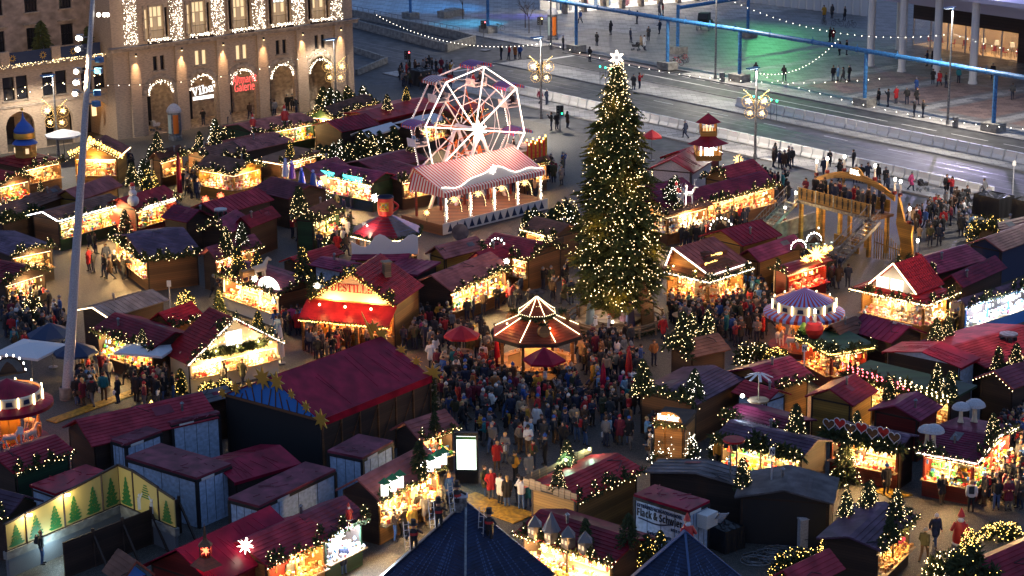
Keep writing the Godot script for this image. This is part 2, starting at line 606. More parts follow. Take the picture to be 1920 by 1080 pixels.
func shop(o: Node3D,t: Transform3D,half: float,he: float,d: Dictionary) -> void:   # an open front: apron,counter,posts,lintel,goods,light
	var w: Material = M[d.get("front",d.get("wall","wood"))]
	var top: float = he-0.1
	var b := B.new()
	if d.get("le",3.0) > 2.0: sellers.append([o,t*Vector3(rnd(-0.5,0.5)*half,0.05,-0.78),t.basis.z])
	b.bx(t*Transform3D(Basis.IDENTITY,Vector3(0,0.49,0)),Vector3(half*2,0.98,0.07))
	part(o,"front_panel",b,w)
	b.bx(t*Transform3D(Basis.IDENTITY,Vector3(0,top-0.05,0.0)),Vector3(half*2,0.3,0.08))
	part(o,"lintel",b,w)
	b.bx(t*Transform3D(Basis.IDENTITY,Vector3(0,1.0,0.02)),Vector3(half*2+0.04,0.05,0.75))
	part(o,"counter",b,M[d.get("counter","wood_pale")])
	var n := maxi(1,int(round(half*2/2.4)))
	for i in n+1:
		b = B.new()
		b.bx(t*Transform3D(Basis.IDENTITY,Vector3(-half+0.06+(half*2-0.12)*i/n,1.55,0.005)),Vector3(0.1,1.08,0.09))
		part(o,"post",b,w)
	b = B.new()
	goods(b,t,half,d.get("goods","toys"),d.get("dens",1.0))
	part(o,"goods",b,M.vertex,true)
	b = B.new()
	b.bx(t*Transform3D(Basis.IDENTITY,Vector3(0,1.33,-1.1)),Vector3(half*2-0.2,0.03,0.3))
	b.bx(t*Transform3D(Basis.IDENTITY,Vector3(0,1.68,-1.12)),Vector3(half*2-0.2,0.03,0.26))
	b.bx(t*Transform3D(Basis.IDENTITY,Vector3(0,1.4,-1.27)),Vector3(half*2-0.1,1.9,0.04))
	part(o,"back_shelf",b,M[d.get("inside","cream")])
	b = B.new()
	b.bx(t*Transform3D(Basis.IDENTITY,Vector3(0,top-0.24,-0.12)),Vector3(half*2-0.2,0.05,0.07))
	part(o,"light_strip",b,M["tube_cold" if d.get("cold",false) else "tube"])
	var k := maxi(1,int(round(half*2/3.2)))
	var e: float = 2.1*d.get("le",3.0)
	for i in k:   # one under the lintel for the goods,one unseen out front, placed to light customers and paving
		lamp(o,t*Vector3(-half+half*2*(i+0.5)/k,top-0.36,0.42),Color(0.85,0.92,1.0) if d.get("cold",false) else Color(1.0,0.78,0.48),e*0.85,0.12)
		lamp(o,t*Vector3(-half+half*2*(i+0.5)/k,top-0.42,-0.22),Color(0.85,0.92,1.0) if d.get("cold",false) else d.get("lc",Color(1.0,0.83,0.56)),e,0.12)
func slope(b: B,t: Transform3D,half: float,run: float,rise: float,style: String) -> void:   # one roof slope in t: x along the eave,z outward from the ridge at the origin
	var ln := sqrt(run*run+rise*rise)
	var dirn := Vector3(0,-rise,run)/ln
	var up := Vector3(0,run,rise)/ln
	var f := Transform3D(Basis(Vector3.RIGHT,up,dirn),Vector3.ZERO)   # y out of the slope,z down it
	b.bx(t*f*Transform3D(Basis.IDENTITY,Vector3(0,-0.03,ln/2)),Vector3(half*2,0.06,ln))
	if style == "row":
		var n := maxi(2,int(ln/0.24))
		for i in n:
			var z := ln*(i+0.5)/n
			b.bx(t*f*Transform3D(Basis(Vector3.RIGHT,-0.11),Vector3(0,0.012,z)),Vector3(half*2-0.02,0.03,ln/n*1.04))
	elif style == "tile":
		var n := maxi(2,int(ln/0.3))
		var m := maxi(2,int(half*2/0.24))
		for i in n:
			for j in m:
				b.bx(t*f*Transform3D(Basis(Vector3.RIGHT,-0.12),Vector3(-half+half*2*(j+0.5)/m,0.012+rnd(0,0.006),ln*(i+0.5)/n)),Vector3(half*2/m-0.025,0.03,ln/n*1.05))
	elif style == "rib":
		var m := maxi(2,int(half*2/0.42))
		for j in m+1:
			b.bx(t*f*Transform3D(Basis.IDENTITY,Vector3(-half+0.02+(half*2-0.04)*j/m,0.015,ln/2)),Vector3(0.04,0.05,ln))
	elif style == "tarp":   # slack cloth: shallow folds
		for j in 9:
			var x := rnd(-half*0.9,half*0.9)
			b.bar(t*f*Vector3(x,0.004,ln*rnd(0.02,0.3)),t*f*Vector3(x+rnd(-0.5,0.5),0.004,ln*rnd(0.6,0.98)),0.05,0.025)
		b.bx(t*f*Transform3D(Basis.IDENTITY,Vector3(0,-0.1,ln)),Vector3(half*2,0.16,0.02))
func hut(called: String,label: String,e: Array,d := {}) -> Node3D:
	# e: three corners of the eaves as surveyed: left end,near corner,right end
	var he: float = d.get("he",2.5)
	var a := G(e[0],e[1],he)
	var b := G(e[2],e[3],he)
	var c := G(e[4],e[5],he)
	var w := c-b
	var u := b-a
	w.y = 0
	u.y = 0
	var lw := w.length()
	var lu := u.length()
	# a right angle shared out between both measured edges,the longer one weighing more
	var ta := atan2(w.x,w.z)
	var tb := atan2(u.x,u.z)+PI/2
	var dt := wrapf(tb-ta,-PI,PI)
	ta += dt*lu/(lu+lw)
	var X := Vector3(sin(ta),0,cos(ta))
	var Z := X.cross(Vector3.UP)
	lw = d.get("lw",lw)
	lu = d.get("lu",lu)
	var mid := b+X*lw/2-Z*lu/2
	var o := thing(called,label,d.get("cat","market stall"),Vector3(mid.x,0,mid.z),0,d.get("group",""))
	o.transform = Transform3D(Basis(X,Vector3.UP,Z),Vector3(mid.x,0,mid.z))
	var ov: float = d.get("ov",0.3)
	var hx := lw/2-ov
	var hz := lu/2-ov
	blocks.append([o.transform.affine_inverse(),lw/2-0.1,lu/2-0.1])
	var rise: float = d.get("rise",0.75)
	var ridge: String = d.get("ridge","x" if lw >= lu else "z")
	var style: String = d.get("style","row")
	var rm: Material = M[d.get("roof","roof_wine")]
	var aged: String = d.get("roof","roof_wine")+["","_faded","_dark",""][rng.randi() % 4]
	if style in ["row","rib"] and M.has(aged): rm = M[aged]
	var wm: Material = M[d.get("wall","wood_dark")]
	# walls,one part each side
	var sides := {"R": [Transform3D(Basis.IDENTITY,Vector3(0,0,hz)),hx,"z"],"L": [Transform3D(Basis(Vector3(0,0,1),Vector3.UP,Vector3(-1,0,0)),Vector3(-hx,0,0)),hz,"x"],
		"r": [Transform3D(Basis(Vector3(-1,0,0),Vector3.UP,Vector3(0,0,-1)),Vector3(0,0,-hz)),hx,"z"],"l": [Transform3D(Basis(Vector3(0,0,-1),Vector3.UP,Vector3(1,0,0)),Vector3(hx,0,0)),hz,"x"]}
	var open: String = d.get("open","")
	for s in sides:
		var t: Transform3D = sides[s][0]
		var half: float = sides[s][1]
		if s in open:
			shop(o,t,half,he,d)
			continue
		if d.get("posts",false):
			continue
		var wb := B.new()
		wb.bx(t*Transform3D(Basis.IDENTITY,Vector3(0,he/2,0)),Vector3(half*2-(0.09 if s in "Ll" else 0.0),he,0.08))
		part(o,"wall",wb,M[d.get("wall"+s,d.get("wall","wood_dark"))])
		if s in "RL" and not d.get("plain",false):   # corner boards and a batten
			wb = B.new()
			for q in [-1,1]:
				wb.bx(t*Transform3D(Basis.IDENTITY,Vector3(q*(half-0.05),he/2,0.045)),Vector3(0.1,he,0.03))
			wb.bx(t*Transform3D(Basis.IDENTITY,Vector3(0,he-0.09,0.043)),Vector3(half*2,0.1,0.02))
			part(o,"wall_trim",wb,M[d.get("trim","wood_dark")])
	# roof and gables
	var rb := B.new()
	var gb := B.new()
	if ridge == "x":
		slope(rb,Transform3D(Basis.IDENTITY,Vector3(0,he+rise,0)),lw/2,lu/2,rise,style)
		slope(rb,Transform3D(Basis(Vector3.UP,PI),Vector3(0,he+rise,0)),lw/2,lu/2,rise,style)
		for q in [-1,1]:
			gb.prism(PackedVector2Array([Vector2(-hz,0),Vector2(hz,0),Vector2(0,rise*hz/(lu/2))]),Transform3D(Basis(Vector3(0,0,1),Vector3.UP,Vector3(-1,0,0)),Vector3(q*hx,he+0.002,0)),0.08)
			part(o,"gable",gb,M[d.get("gable",d.get("wall","wood_dark"))])
	elif ridge == "z":
		for q in [PI/2,-PI/2]:
			slope(rb,Transform3D(Basis(Vector3.UP,q),Vector3(0,he+rise,0)),lu/2,lw/2,rise,style)
		for q in [-1,1]:
			gb.prism(PackedVector2Array([Vector2(-hx,0),Vector2(hx,0),Vector2(0,rise*hx/(lw/2))]),Transform3D(Basis.IDENTITY,Vector3(0,he+0.002,q*hz)),0.08)
			part(o,"gable",gb,M[d.get("gable",d.get("wall","wood_dark"))])
	elif ridge == "pyr":
		var p := [Vector3(-lw/2,he,-lu/2),Vector3(-lw/2,he,lu/2),Vector3(lw/2,he,lu/2),Vector3(lw/2,he,-lu/2)]
		var top := Vector3(0,he+rise,0)
		for i in 4:
			var p0: Vector3 = p[i]
			var p1: Vector3 = p[(i+1) % 4]
			rb.tri(p0,p1,top)
			var n := maxi(2,int(rise/0.12))
			for k in n:
				var f0 := float(k)/n
				rb.bar(p0.lerp(top,f0)+Vector3(0,0.02,0),p1.lerp(top,f0)+Vector3(0,0.02,0),0.1,0.035)
		rb.quad(p[3],p[2],p[1],p[0])
	else:   # flat,tilted a little towards the back
		var tl: float = d.get("tilt",0.05)
		rb.bx(Transform3D(Basis(Vector3(0,0,1),tl),Vector3(0,he+0.12,0)),Vector3(lw,0.14,lu))
		var n := int(lu/0.42)
		if style == "rib":
			for k in n:
				rb.bx(Transform3D(Basis(Vector3(0,0,1),tl),Vector3(0,he+0.2,-lu/2+0.2+k*0.42)),Vector3(lw-0.02,0.04,0.06))
		elif style == "tarp":
			for k in 10:
				var q := Vector3(rnd(-0.4,0.4)*lw,he+0.195,rnd(-0.45,0.45)*lu)
				rb.bar(q,q+Vector3(rnd(-0.7,0.7),0,rnd(-0.5,0.5)),0.06,0.03)
	part(o,"roof",rb,rm)
	if d.get("posts",false):
		for i in 4:
			var pb := B.new()
			pb.tube(Vector3(hx*(1 if i % 2 else -1),0,hz*(1 if i/2 else -1)),Vector3(hx*(1 if i % 2 else -1),he,hz*(1 if i/2 else -1)),0.05)
			part(o,"post",pb,M.steel)
	# trim of fir,bulbs and tubes along chosen eaves
	var ends := {"R": [Vector3(-lw/2,he,lu/2),Vector3(lw/2,he,lu/2)],"L": [Vector3(-lw/2,he,-lu/2),Vector3(-lw/2,he,lu/2)]}
	var rim := {"R": Vector3(0,0,0.04),"L": Vector3(-0.04,0,0)}
	var gar: String = d.get("fir",open if open else ["R","","L","",""][rng.randi() % 5] if style == "row" else "")
	var th: float = d.get("thick",0.2)
	for s in ends:
		var p: Vector3 = ends[s][0]
		var q: Vector3 = ends[s][1]
		var gabled: bool = (s == "R" and ridge == "z") or (s == "L" and ridge == "x")
		var runs := [[p,q]]
		if gabled and not d.get("level",false):
			var top := (p+q)/2+Vector3(0,rise,0)
			runs = [[p,top],[top,q]]
		if s in gar:
			var g := B.new()
			var l := B.new()
			for r in runs:
				twigs(g,r[0]+rim[s],r[1]+rim[s],th,d.get("per",34))
				beads(l,r[0]+rim[s]*2,r[1]+rim[s]*2,d.get("gap",0.17),0.021,th)
				for i in int((r[1]-r[0]).length()*1.6):   # uneven tufts that stand up from the garland
					var f: Vector3 = (r[0] as Vector3).lerp(r[1],rng.randf())-rim[s]*rnd(1,7)
					var up := Vector3(rnd(-0.1,0.1),rnd(0.15,0.6),rnd(-0.1,0.1))
					twigs(g,f,f+up,th*0.9,80)
					beads(l,f,f+up,0.14,0.018,th*0.9)
			part(o,"fir_garland",g,M.leaf,true)
			part(o,"fairy_lights",l,M[d.get("bulb","bulb")],true)
		if s in d.get("bulbs",""):
			var l := B.new()
			for r in runs:
				beads(l,r[0]+rim[s]*2-Vector3(0,0.1,0),r[1]+rim[s]*2-Vector3(0,0.1,0),d.get("gap",0.25),0.03)
			part(o,"bulb_string",l,M[d.get("bulb","bulb")],true)
		if s in d.get("tubes",""):
			var l := B.new()
			for r in runs:
				l.bar(r[0]+rim[s]*1.6-Vector3(0,0.03,0),r[1]+rim[s]*1.6-Vector3(0,0.03,0),0.055,0.055)
			part(o,"light_tube",l,M[d.get("tube","tube")])
	if style in ["row","rib"] and ridge in ["x","z"]:   # what collects on a roof: a flue,a vent,a patch of other sheet,a loose cable
		var up := func(x: float,z: float) -> Vector3: return Vector3(x*lw/2,he+rise*(1.0-absf(z if ridge == "x" else x)),z*lu/2)
		var p: Vector3 = up.call(rnd(-0.6,0.6),rnd(-0.6,0.6))
		var fb := B.new()
		if rng.randf() < 0.5:
			fb.tube(p-Vector3(0,0.1,0),p+Vector3(0,0.45,0),0.07,0.07,8)
			fb.lathe(p+Vector3(0,0.45,0),[[0.13,0],[0,0.12]],8)
			part(o,"flue",fb,M.steel)
		if rng.randf() < 0.7:
			var q: Vector3 = up.call(rnd(-0.9,0.9),rnd(0.2,0.9))
			for i in 6:
				var r: Vector3 = up.call(clampf(q.x/(lw/2)+rnd(-0.35,0.35),-0.95,0.95),clampf(q.z/(lu/2)+rnd(-0.35,0.35),-0.95,0.95))
				fb.bar(q+Vector3(0,0.05,0),r+Vector3(0,0.05,0),0.025,0.025)
				q = r
			part(o,"loose_cable",fb,M.black)
		if rng.randf() < 0.5:
			var k := signf(rnd(-1,1))
			var x := rnd(-0.5,0.5)
			var m := rnd(0.3,0.7)
			var c0: Array = [up.call(x,k*m),up.call(x+0.3,k*m),up.call(x+0.3,k*(m-0.3)),up.call(x,k*(m-0.3))] if ridge == "x" else [up.call(k*m,x),up.call(k*m,x+0.3),up.call(k*(m-0.3),x+0.3),up.call(k*(m-0.3),x)]
			for i in 4: c0[i] += Vector3(0,0.05,0)
			fb.quad(c0[0],c0[1],c0[2],c0[3])
			part(o,"roof_patch",fb,M.roof_grey if rng.randf() < 0.3 else M.roof_plum)
	o.set_meta("size",Vector3(lw,he,lu))
	o.set_meta("rise",rise)
	o.set_meta("ridge",ridge)
	huts[d.get("id",called)] = o
	return o
func on(id: String,x: float,z: float,lift := 0.0) -> Vector3:   # a point on a hut's roof; x and z run from -1 to 1 between its eaves
	var o: Node3D = huts[id]
	var s: Vector3 = o.get_meta("size")
	var rise: float = o.get_meta("rise")
	var ridge: String = o.get_meta("ridge")
	var y := s.y
	if ridge == "x": y += rise*(1.0-absf(z))
	elif ridge == "z": y += rise*(1.0-absf(x))
	elif ridge == "pyr": y += rise*(1.0-maxf(absf(x),absf(z)))
	else: y += 0.2
	return o.transform*Vector3(x*s.x/2,y+lift,z*s.z/2)
func clear_of(p: Vector3,margin := 0.25) -> bool:
	for k in blocks:
		var q: Vector3 = k[0]*p
		if absf(q.x) < k[1]+margin and absf(q.z) < k[2]+margin:
			return false
	return true
# ---- people: joints with radii,blended to one skin on a grid
const CELL := 0.027
func blend(bones: Array) -> ArrayMesh:   # bones: [from,to,radius,radius,surface]
	var lo := Vector3(1e9,1e9,1e9)
	var hi := -lo
	for b in bones:
		for q in 2:
			lo = lo.min(b[q]-Vector3.ONE*(b[2+q]+0.06))
			hi = hi.max(b[q]+Vector3.ONE*(b[2+q]+0.06))
	var nx := int((hi.x-lo.x)/CELL)+2
	var ny := int((hi.y-lo.y)/CELL)+2
	var nz := int((hi.z-lo.z)/CELL)+2
	var f := PackedFloat32Array()
	f.resize(nx*ny*nz)
	f.fill(0.08)
	var best := PackedFloat32Array()
	best.resize(nx*ny*nz)
	best.fill(9.0)
	var who := PackedByteArray()
	who.resize(nx*ny*nz)
	for b in bones:
		var p: Vector3 = b[0]
		var q: Vector3 = b[1]
		var r0: float = b[2]
		var r1: float = b[3]
		var g: int = b[4]
		var k: float = b[5] if b.size() > 5 else 0.05
		var m := Vector3.ONE*(maxf(r0,r1)+0.06)
		var s := ((p.min(q)-m-lo)/CELL).floor()
		var t := ((p.max(q)+m-lo)/CELL).ceil()
		var d := q-p
		var dd := maxf(d.length_squared(),1e-6)
		for z in range(maxi(0,int(s.z)),mini(nz,int(t.z)+1)):
			for y in range(maxi(0,int(s.y)),mini(ny,int(t.y)+1)):
				var at := (z*ny+y)*nx
				for x in range(maxi(0,int(s.x)),mini(nx,int(t.x)+1)):
					var w := lo+Vector3(x,y,z)*CELL-p
					var h := clampf(w.dot(d)/dd,0.0,1.0)
					var v := (w-d*h).length()-lerpf(r0,r1,h)
					var i := at+x
					if v < best[i]:
						best[i] = v
						who[i] = g
					var o := f[i]
					var e := maxf(k-absf(o-v),0.0)/k
					f[i] = minf(o,v)-e*e*k*0.25
	var ids := {}
	var pos := PackedVector3Array()
	var nor := PackedVector3Array()
	var grp := PackedByteArray()
	var step := [0,1,nx,nx+1,nx*ny,nx*ny+1,nx*ny+nx,nx*ny+nx+1]
	for z in nz-1:
		for y in ny-1:
			for x in nx-1:
				var i := (z*ny+y)*nx+x
				var ins := 0
				for s in step:
					if f[i+s] < 0.0: ins += 1
				if ins == 0 or ins == 8: continue
				var c := Vector3.ZERO
				var n := 0
				for e in EDGES:
					var a: float = f[i+step[e[0]]]
					var b: float = f[i+step[e[1]]]
					if (a < 0.0) != (b < 0.0):
						c += (e[2] as Vector3).lerp(e[3],a/(a-b))
						n += 1
				ids[i] = pos.size()
				pos.append(lo+(Vector3(x,y,z)+c/n)*CELL)
				nor.append(Vector3(f[i+1]-f[i]+f[i+step[7]]-f[i+step[6]],f[i+nx]-f[i]+f[i+step[7]]-f[i+step[5]],f[i+nx*ny]-f[i]+f[i+step[7]]-f[i+step[3]]).normalized())
				grp.append(who[i])
	var tris := [PackedInt32Array(),PackedInt32Array(),PackedInt32Array(),PackedInt32Array()]
	var dirs := [1,nx,nx*ny]
	for i in ids:
		var a: int = i
		for k in 3:
			var e: int = dirs[k]
			var u: int = dirs[(k+1) % 3]
			var v: int = dirs[(k+2) % 3]
			if (f[a] < 0.0) == (f[a+e] < 0.0): continue
			if not (ids.has(a-u) and ids.has(a-v) and ids.has(a-u-v)): continue
			var q := [ids[a],ids[a-u],ids[a-u-v],ids[a-v]]
			if f[a] < 0.0: q.reverse()
			var t: PackedInt32Array = tris[grp[q[0]]]
			t.append_array(PackedInt32Array([q[0],q[1],q[2],q[0],q[2],q[3]]))
			tris[grp[q[0]]] = t
	var am := ArrayMesh.new()
	for s in 4:
		var arr := []
		arr.resize(Mesh.ARRAY_MAX)
		arr[Mesh.ARRAY_VERTEX] = pos
		arr[Mesh.ARRAY_NORMAL] = nor
		arr[Mesh.ARRAY_INDEX] = tris[s]
		am.add_surface_from_arrays(Mesh.PRIMITIVE_TRIANGLES,arr)
	return am
const EDGES := [
	[0,1,Vector3(0,0,0),Vector3(1,0,0)],[2,3,Vector3(0,1,0),Vector3(1,1,0)],[4,5,Vector3(0,0,1),Vector3(1,0,1)],[6,7,Vector3(0,1,1),Vector3(1,1,1)],
	[0,2,Vector3(0,0,0),Vector3(0,1,0)],[1,3,Vector3(1,0,0),Vector3(1,1,0)],[4,6,Vector3(0,0,1),Vector3(0,1,1)],[5,7,Vector3(1,0,1),Vector3(1,1,1)],
	[0,4,Vector3(0,0,0),Vector3(0,0,1)],[1,5,Vector3(1,0,0),Vector3(1,0,1)],[2,6,Vector3(0,1,0),Vector3(0,1,1)],[3,7,Vector3(1,1,0),Vector3(1,1,1)]]
const REST := {   # a person facing +z
	"hipl": Vector3(-0.09,0.92,0),"hipr": Vector3(0.09,0.92,0),"kneel": Vector3(-0.1,0.5,0.03),"kneer": Vector3(0.1,0.5,0.03),
	"ankl": Vector3(-0.11,0.09,-0.02),"ankr": Vector3(0.11,0.09,-0.02),"waist": Vector3(0,1.0,0),"chest": Vector3(0,1.3,0),"neck": Vector3(0,1.47,0.0),"head": Vector3(0,1.615,0.015),
	"shl": Vector3(-0.19,1.4,-0.01),"shr": Vector3(0.19,1.4,-0.01),"ell": Vector3(-0.25,1.13,-0.04),"elr": Vector3(0.25,1.13,-0.04),"hal": Vector3(-0.24,0.86,0.06),"har": Vector3(0.24,0.86,0.06)}
const POSES := {
	"standing": {},
	"holding a mug": {"hal": Vector3(-0.1,1.2,0.27),"ell": Vector3(-0.25,1.12,0.03),"har": Vector3(0.1,1.16,0.27),"elr": Vector3(0.25,1.12,0.03)},
	"hands in pockets": {"hal": Vector3(-0.17,0.95,0.1),"har": Vector3(0.17,0.95,0.1),"ell": Vector3(-0.29,1.14,-0.05),"elr": Vector3(0.29,1.14,-0.05),"kneel": Vector3(-0.12,0.5,0.05)},
	"walking": {"kneel": Vector3(-0.09,0.53,0.22),"ankl": Vector3(-0.09,0.12,0.27),"kneer": Vector3(0.09,0.5,-0.06),"ankr": Vector3(0.09,0.14,-0.36),"hal": Vector3(-0.24,0.88,-0.14),"har": Vector3(0.24,0.9,0.2),"elr": Vector3(0.25,1.13,0.02),"ell": Vector3(-0.25,1.13,-0.12),"chest": Vector3(0,1.3,0.03),"head": Vector3(0,1.6,0.06)},
	"raising a phone": {"har": Vector3(0.08,1.55,0.36),"elr": Vector3(0.26,1.24,0.18),"hal": Vector3(-0.06,1.52,0.36),"ell": Vector3(-0.26,1.22,0.16)},
	"turning to a friend": {"head": Vector3(0.03,1.61,0.03),"har": Vector3(0.3,1.1,0.24),"elr": Vector3(0.29,1.13,-0.02),"hipl": Vector3(-0.1,0.92,0.02),"kneel": Vector3(-0.12,0.5,0.1),"ankl": Vector3(-0.14,0.09,0.12)},
	"sitting": {"hipl": Vector3(-0.1,0.5,0),"hipr": Vector3(0.1,0.5,0),"kneel": Vector3(-0.12,0.5,0.42),"kneer": Vector3(0.12,0.5,0.42),"ankl": Vector3(-0.12,0.09,0.42),"ankr": Vector3(0.12,0.09,0.4),"waist": Vector3(0,0.6,0.0),"chest": Vector3(0,0.9,0.02),"neck": Vector3(0,1.07,0.04),"head": Vector3(0,1.21,0.07),"shl": Vector3(-0.19,1.0,0.0),"shr": Vector3(0.19,1.0,0.0),"ell": Vector3(-0.26,0.74,0.08),"elr": Vector3(0.26,0.74,0.08),"hal": Vector3(-0.12,0.78,0.33),"har": Vector3(0.12,0.78,0.33)},
}
func figure(pose: String,long_coat: bool,small := false) -> Dictionary:
	var j := REST.duplicate()
	j.merge(POSES[pose],true)
	var bones := []
	for s in ["l","r"]:
		var x := -1.0 if s == "l" else 1.0
		var ank: Vector3 = j["ank"+s]
		bones.append([j["hip"+s],j["knee"+s],0.095,0.068,0])
		bones.append([j["knee"+s],ank,0.066,0.05,0])
		bones.append([ank+Vector3(0,-0.035,-0.02),ank+Vector3(x*0.02,-0.045,0.15),0.05,0.042,3,0.02])
		bones.append([j["sh"+s],j["el"+s],0.078,0.062,1])
		var wr: Vector3 = (j["ha"+s] as Vector3).lerp(j["el"+s],0.2)
		bones.append([j["el"+s],wr,0.062,0.05,1,0.03])
		var hd: Vector3 = ((j["ha"+s] as Vector3)-(j["el"+s] as Vector3)).normalized()
		if pose != "hands in pockets":
			bones.append([j["ha"+s],(j["ha"+s] as Vector3)+hd*0.05,0.038,0.03,2,0.015])
			bones.append([(j["ha"+s] as Vector3)+Vector3(-x*0.025,0.0,0.02),(j["ha"+s] as Vector3)+hd*0.03+Vector3(-x*0.045,0.01,0.03),0.016,0.013,2,0.015])
		bones.append([(j.waist as Vector3)+Vector3(x*0.06,-0.06,0),(j.chest as Vector3)+Vector3(x*0.075,0.04,0),0.125,0.13,1])
		if long_coat and pose != "sitting":
			bones.append([(j.waist as Vector3)+Vector3(x*0.07,-0.1,0),(j["knee"+s] as Vector3).lerp(j.waist,0.3)+Vector3(x*0.03,0,0),0.13,0.135,1])
	bones.append([(j.chest as Vector3)+Vector3(0,0.1,0),j.neck,0.1,0.075,1])
	var h: Vector3 = j.head
	bones.append([j.neck,h-Vector3(0,0.05,0),0.058,0.06,2,0.02])
	bones.append([h+Vector3(0,0.035,-0.015),h+Vector3(0,-0.055,0.02),0.097,0.072,2,0.03])
	bones.append([h+Vector3(0,0.0,0.09),h+Vector3(0,-0.02,0.105),0.017,0.02,2,0.02])
	return {"mesh": blend(bones),"head": h,"chest": j.chest,"hand": j.har,"pose": pose,"coat": "long coat" if long_coat else "jacket"}
var figures := []
var wear := {}
const COATS := [["black",0.011,0.011,0.013,30],["dark navy",0.011,0.018,0.045,14],["charcoal",0.032,0.034,0.038,14],["dark brown",0.045,0.025,0.015,8],["olive",0.04,0.042,0.02,6],["grey",0.13,0.13,0.14,7],["beige",0.3,0.22,0.14,3],["red",0.3,0.01,0.015,4],["blue",0.015,0.06,0.22,3],["light blue",0.11,0.24,0.4,2],["white",0.6,0.6,0.6,3],["wine red",0.13,0.01,0.025,4],["mustard yellow",0.38,0.2,0.02,1],["pink",0.45,0.05,0.16,1],["teal",0.01,0.13,0.15,1],["orange brown",0.26,0.1,0.03,1]]
const LEGS := [["black trousers",0.012,0.012,0.014],["blue jeans",0.04,0.08,0.18],["dark jeans",0.014,0.02,0.045],["grey trousers",0.09,0.09,0.1],["brown trousers",0.09,0.055,0.03]]
const HEADS := [["dark hair","hair",0.016,0.011,0.008],["brown hair","hair",0.06,0.03,0.015],["blond hair","hair",0.38,0.24,0.1],["grey hair","hair",0.3,0.29,0.28],["long dark hair","long_hair",0.02,0.013,0.01],["long blond hair","long_hair",0.4,0.25,0.1],["a black knitted hat","hat",0.013,0.013,0.014],["a white bobble hat","hat",0.5,0.5,0.5],["a red hat","hat",0.3,0.015,0.02],["a grey hat","hat",0.16,0.16,0.17],["a blue hat","hat",0.02,0.08,0.3],["a dark hood","hood",0.02,0.02,0.024],["a beige hat","hat",0.4,0.3,0.19]]
const CARRY := ["","","","","a dark backpack","a red backpack","a light scarf","a red scarf","a shoulder bag","a white shopping bag"]
func make_figures() -> void:
	for p in ["standing","holding a mug","hands in pockets","walking","raising a phone","turning to a friend"]:
		figures.append(figure(p,false))
		if p != "raising a phone": figures.append(figure(p,true))
	figures.append(figure("sitting",false))
	for c in COATS: wear[c[0]] = paint("cloth_"+str(c[0]),Color(c[1],c[2],c[3]),0.85)
	for c in LEGS: wear[c[0]] = paint("legs_"+str(c[0]),Color(c[1],c[2],c[3]),0.9)
	for c in HEADS: wear[c[0]] = paint("head_"+str(c[0]),Color(c[2],c[3],c[4]),0.85)
	wear["skin"] = paint("skin",Color(0.42,0.23,0.15),0.6)
	wear["skin2"] = paint("skin_2",Color(0.5,0.3,0.21),0.6)
	wear["shoes"] = paint("shoes",Color(0.02,0.017,0.015),0.6)
	var b := B.new()
	b.ball(Vector3(0,0.045,-0.022),Vector3(0.108,0.1,0.105),10)
	wear["m_hair"] = b.mesh(null)
	b = B.new()
	b.ball(Vector3(0,0.045,-0.024),Vector3(0.112,0.102,0.108),10)
	b.tube(Vector3(0,0.03,-0.06),Vector3(0,-0.2,-0.09),0.095,0.06,8)
	wear["m_long_hair"] = b.mesh(null)
	b = B.new()
	b.lathe(Vector3(0,0.01,-0.018),[[0.112,0.0],[0.118,0.05],[0.105,0.1],[0.06,0.145],[0.0,0.16]],10)
	b.ball(Vector3(0,0.18,-0.018),Vector3(0.04,0.04,0.04),6)
	wear["m_hat"] = b.mesh(null)
	b = B.new()
	b.ball(Vector3(0,0.02,-0.035),Vector3(0.128,0.14,0.12),10)
	b.tube(Vector3(0,-0.05,-0.05),Vector3(0,-0.16,-0.05),0.11,0.13,8)
	wear["m_hood"] = b.mesh(null)
	b = B.new()
	b.bx(Transform3D(Basis(Vector3.RIGHT,0.06),Vector3(0,0.0,-0.2)),Vector3(0.27,0.4,0.15))
	b.bx(Transform3D(Basis.IDENTITY,Vector3(0,-0.1,-0.29)),Vector3(0.2,0.16,0.06))
	wear["m_backpack"] = b.mesh(null)
	b = B.new()
	b.lathe(Vector3(0,0.12,0.0),[[0.1,0.0],[0.125,0.04],[0.115,0.09],[0.07,0.11]],10)
	b.box(Vector3(0.05,0.0,0.14),Vector3(0.07,0.26,0.03))
	wear["m_scarf"] = b.mesh(null)
	b = B.new()
	b.box(Vector3(0.28,-0.4,0.02),Vector3(0.1,0.22,0.28))
	b.bar(Vector3(0.24,-0.3,0.0),Vector3(0.1,0.14,0.02),0.03,0.02)
	wear["m_bag"] = b.mesh(null)
	b = B.new()
	b.box(Vector3(0,-0.22,0.0),Vector3(0.1,0.28,0.22))
	b.bar(Vector3(0,-0.08,0.06),Vector3(0,0.02,0.0),0.015,0.015)
	wear["m_shopping"] = b.mesh(null)
	b = B.new()
	b.tube(Vector3(0.0,0.0,0.04),Vector3(0.0,0.1,0.04),0.035,0.04,8)
	wear["m_mug"] = b.mesh(null)
	b = B.new()
	b.bx(Transform3D(Basis(Vector3.RIGHT,-0.3),Vector3(-0.07,0.06,0.03)),Vector3(0.15,0.08,0.012))
	wear["m_phone"] = b.mesh(null)
func worn(to: Node,called: String,m: Mesh,mat: Material,at: Vector3) -> void:
	var o := piece(to,called,m)
	o.set_surface_override_material(0,mat)
	o.position = at
func coat_at_random() -> int:
	var s := 0
	for c in COATS: s += c[4]
	var k := rng.randi() % s
	for i in COATS.size():
		k -= COATS[i][4]
		if k < 0: return i
	return 0
var taken := []
var folk := []
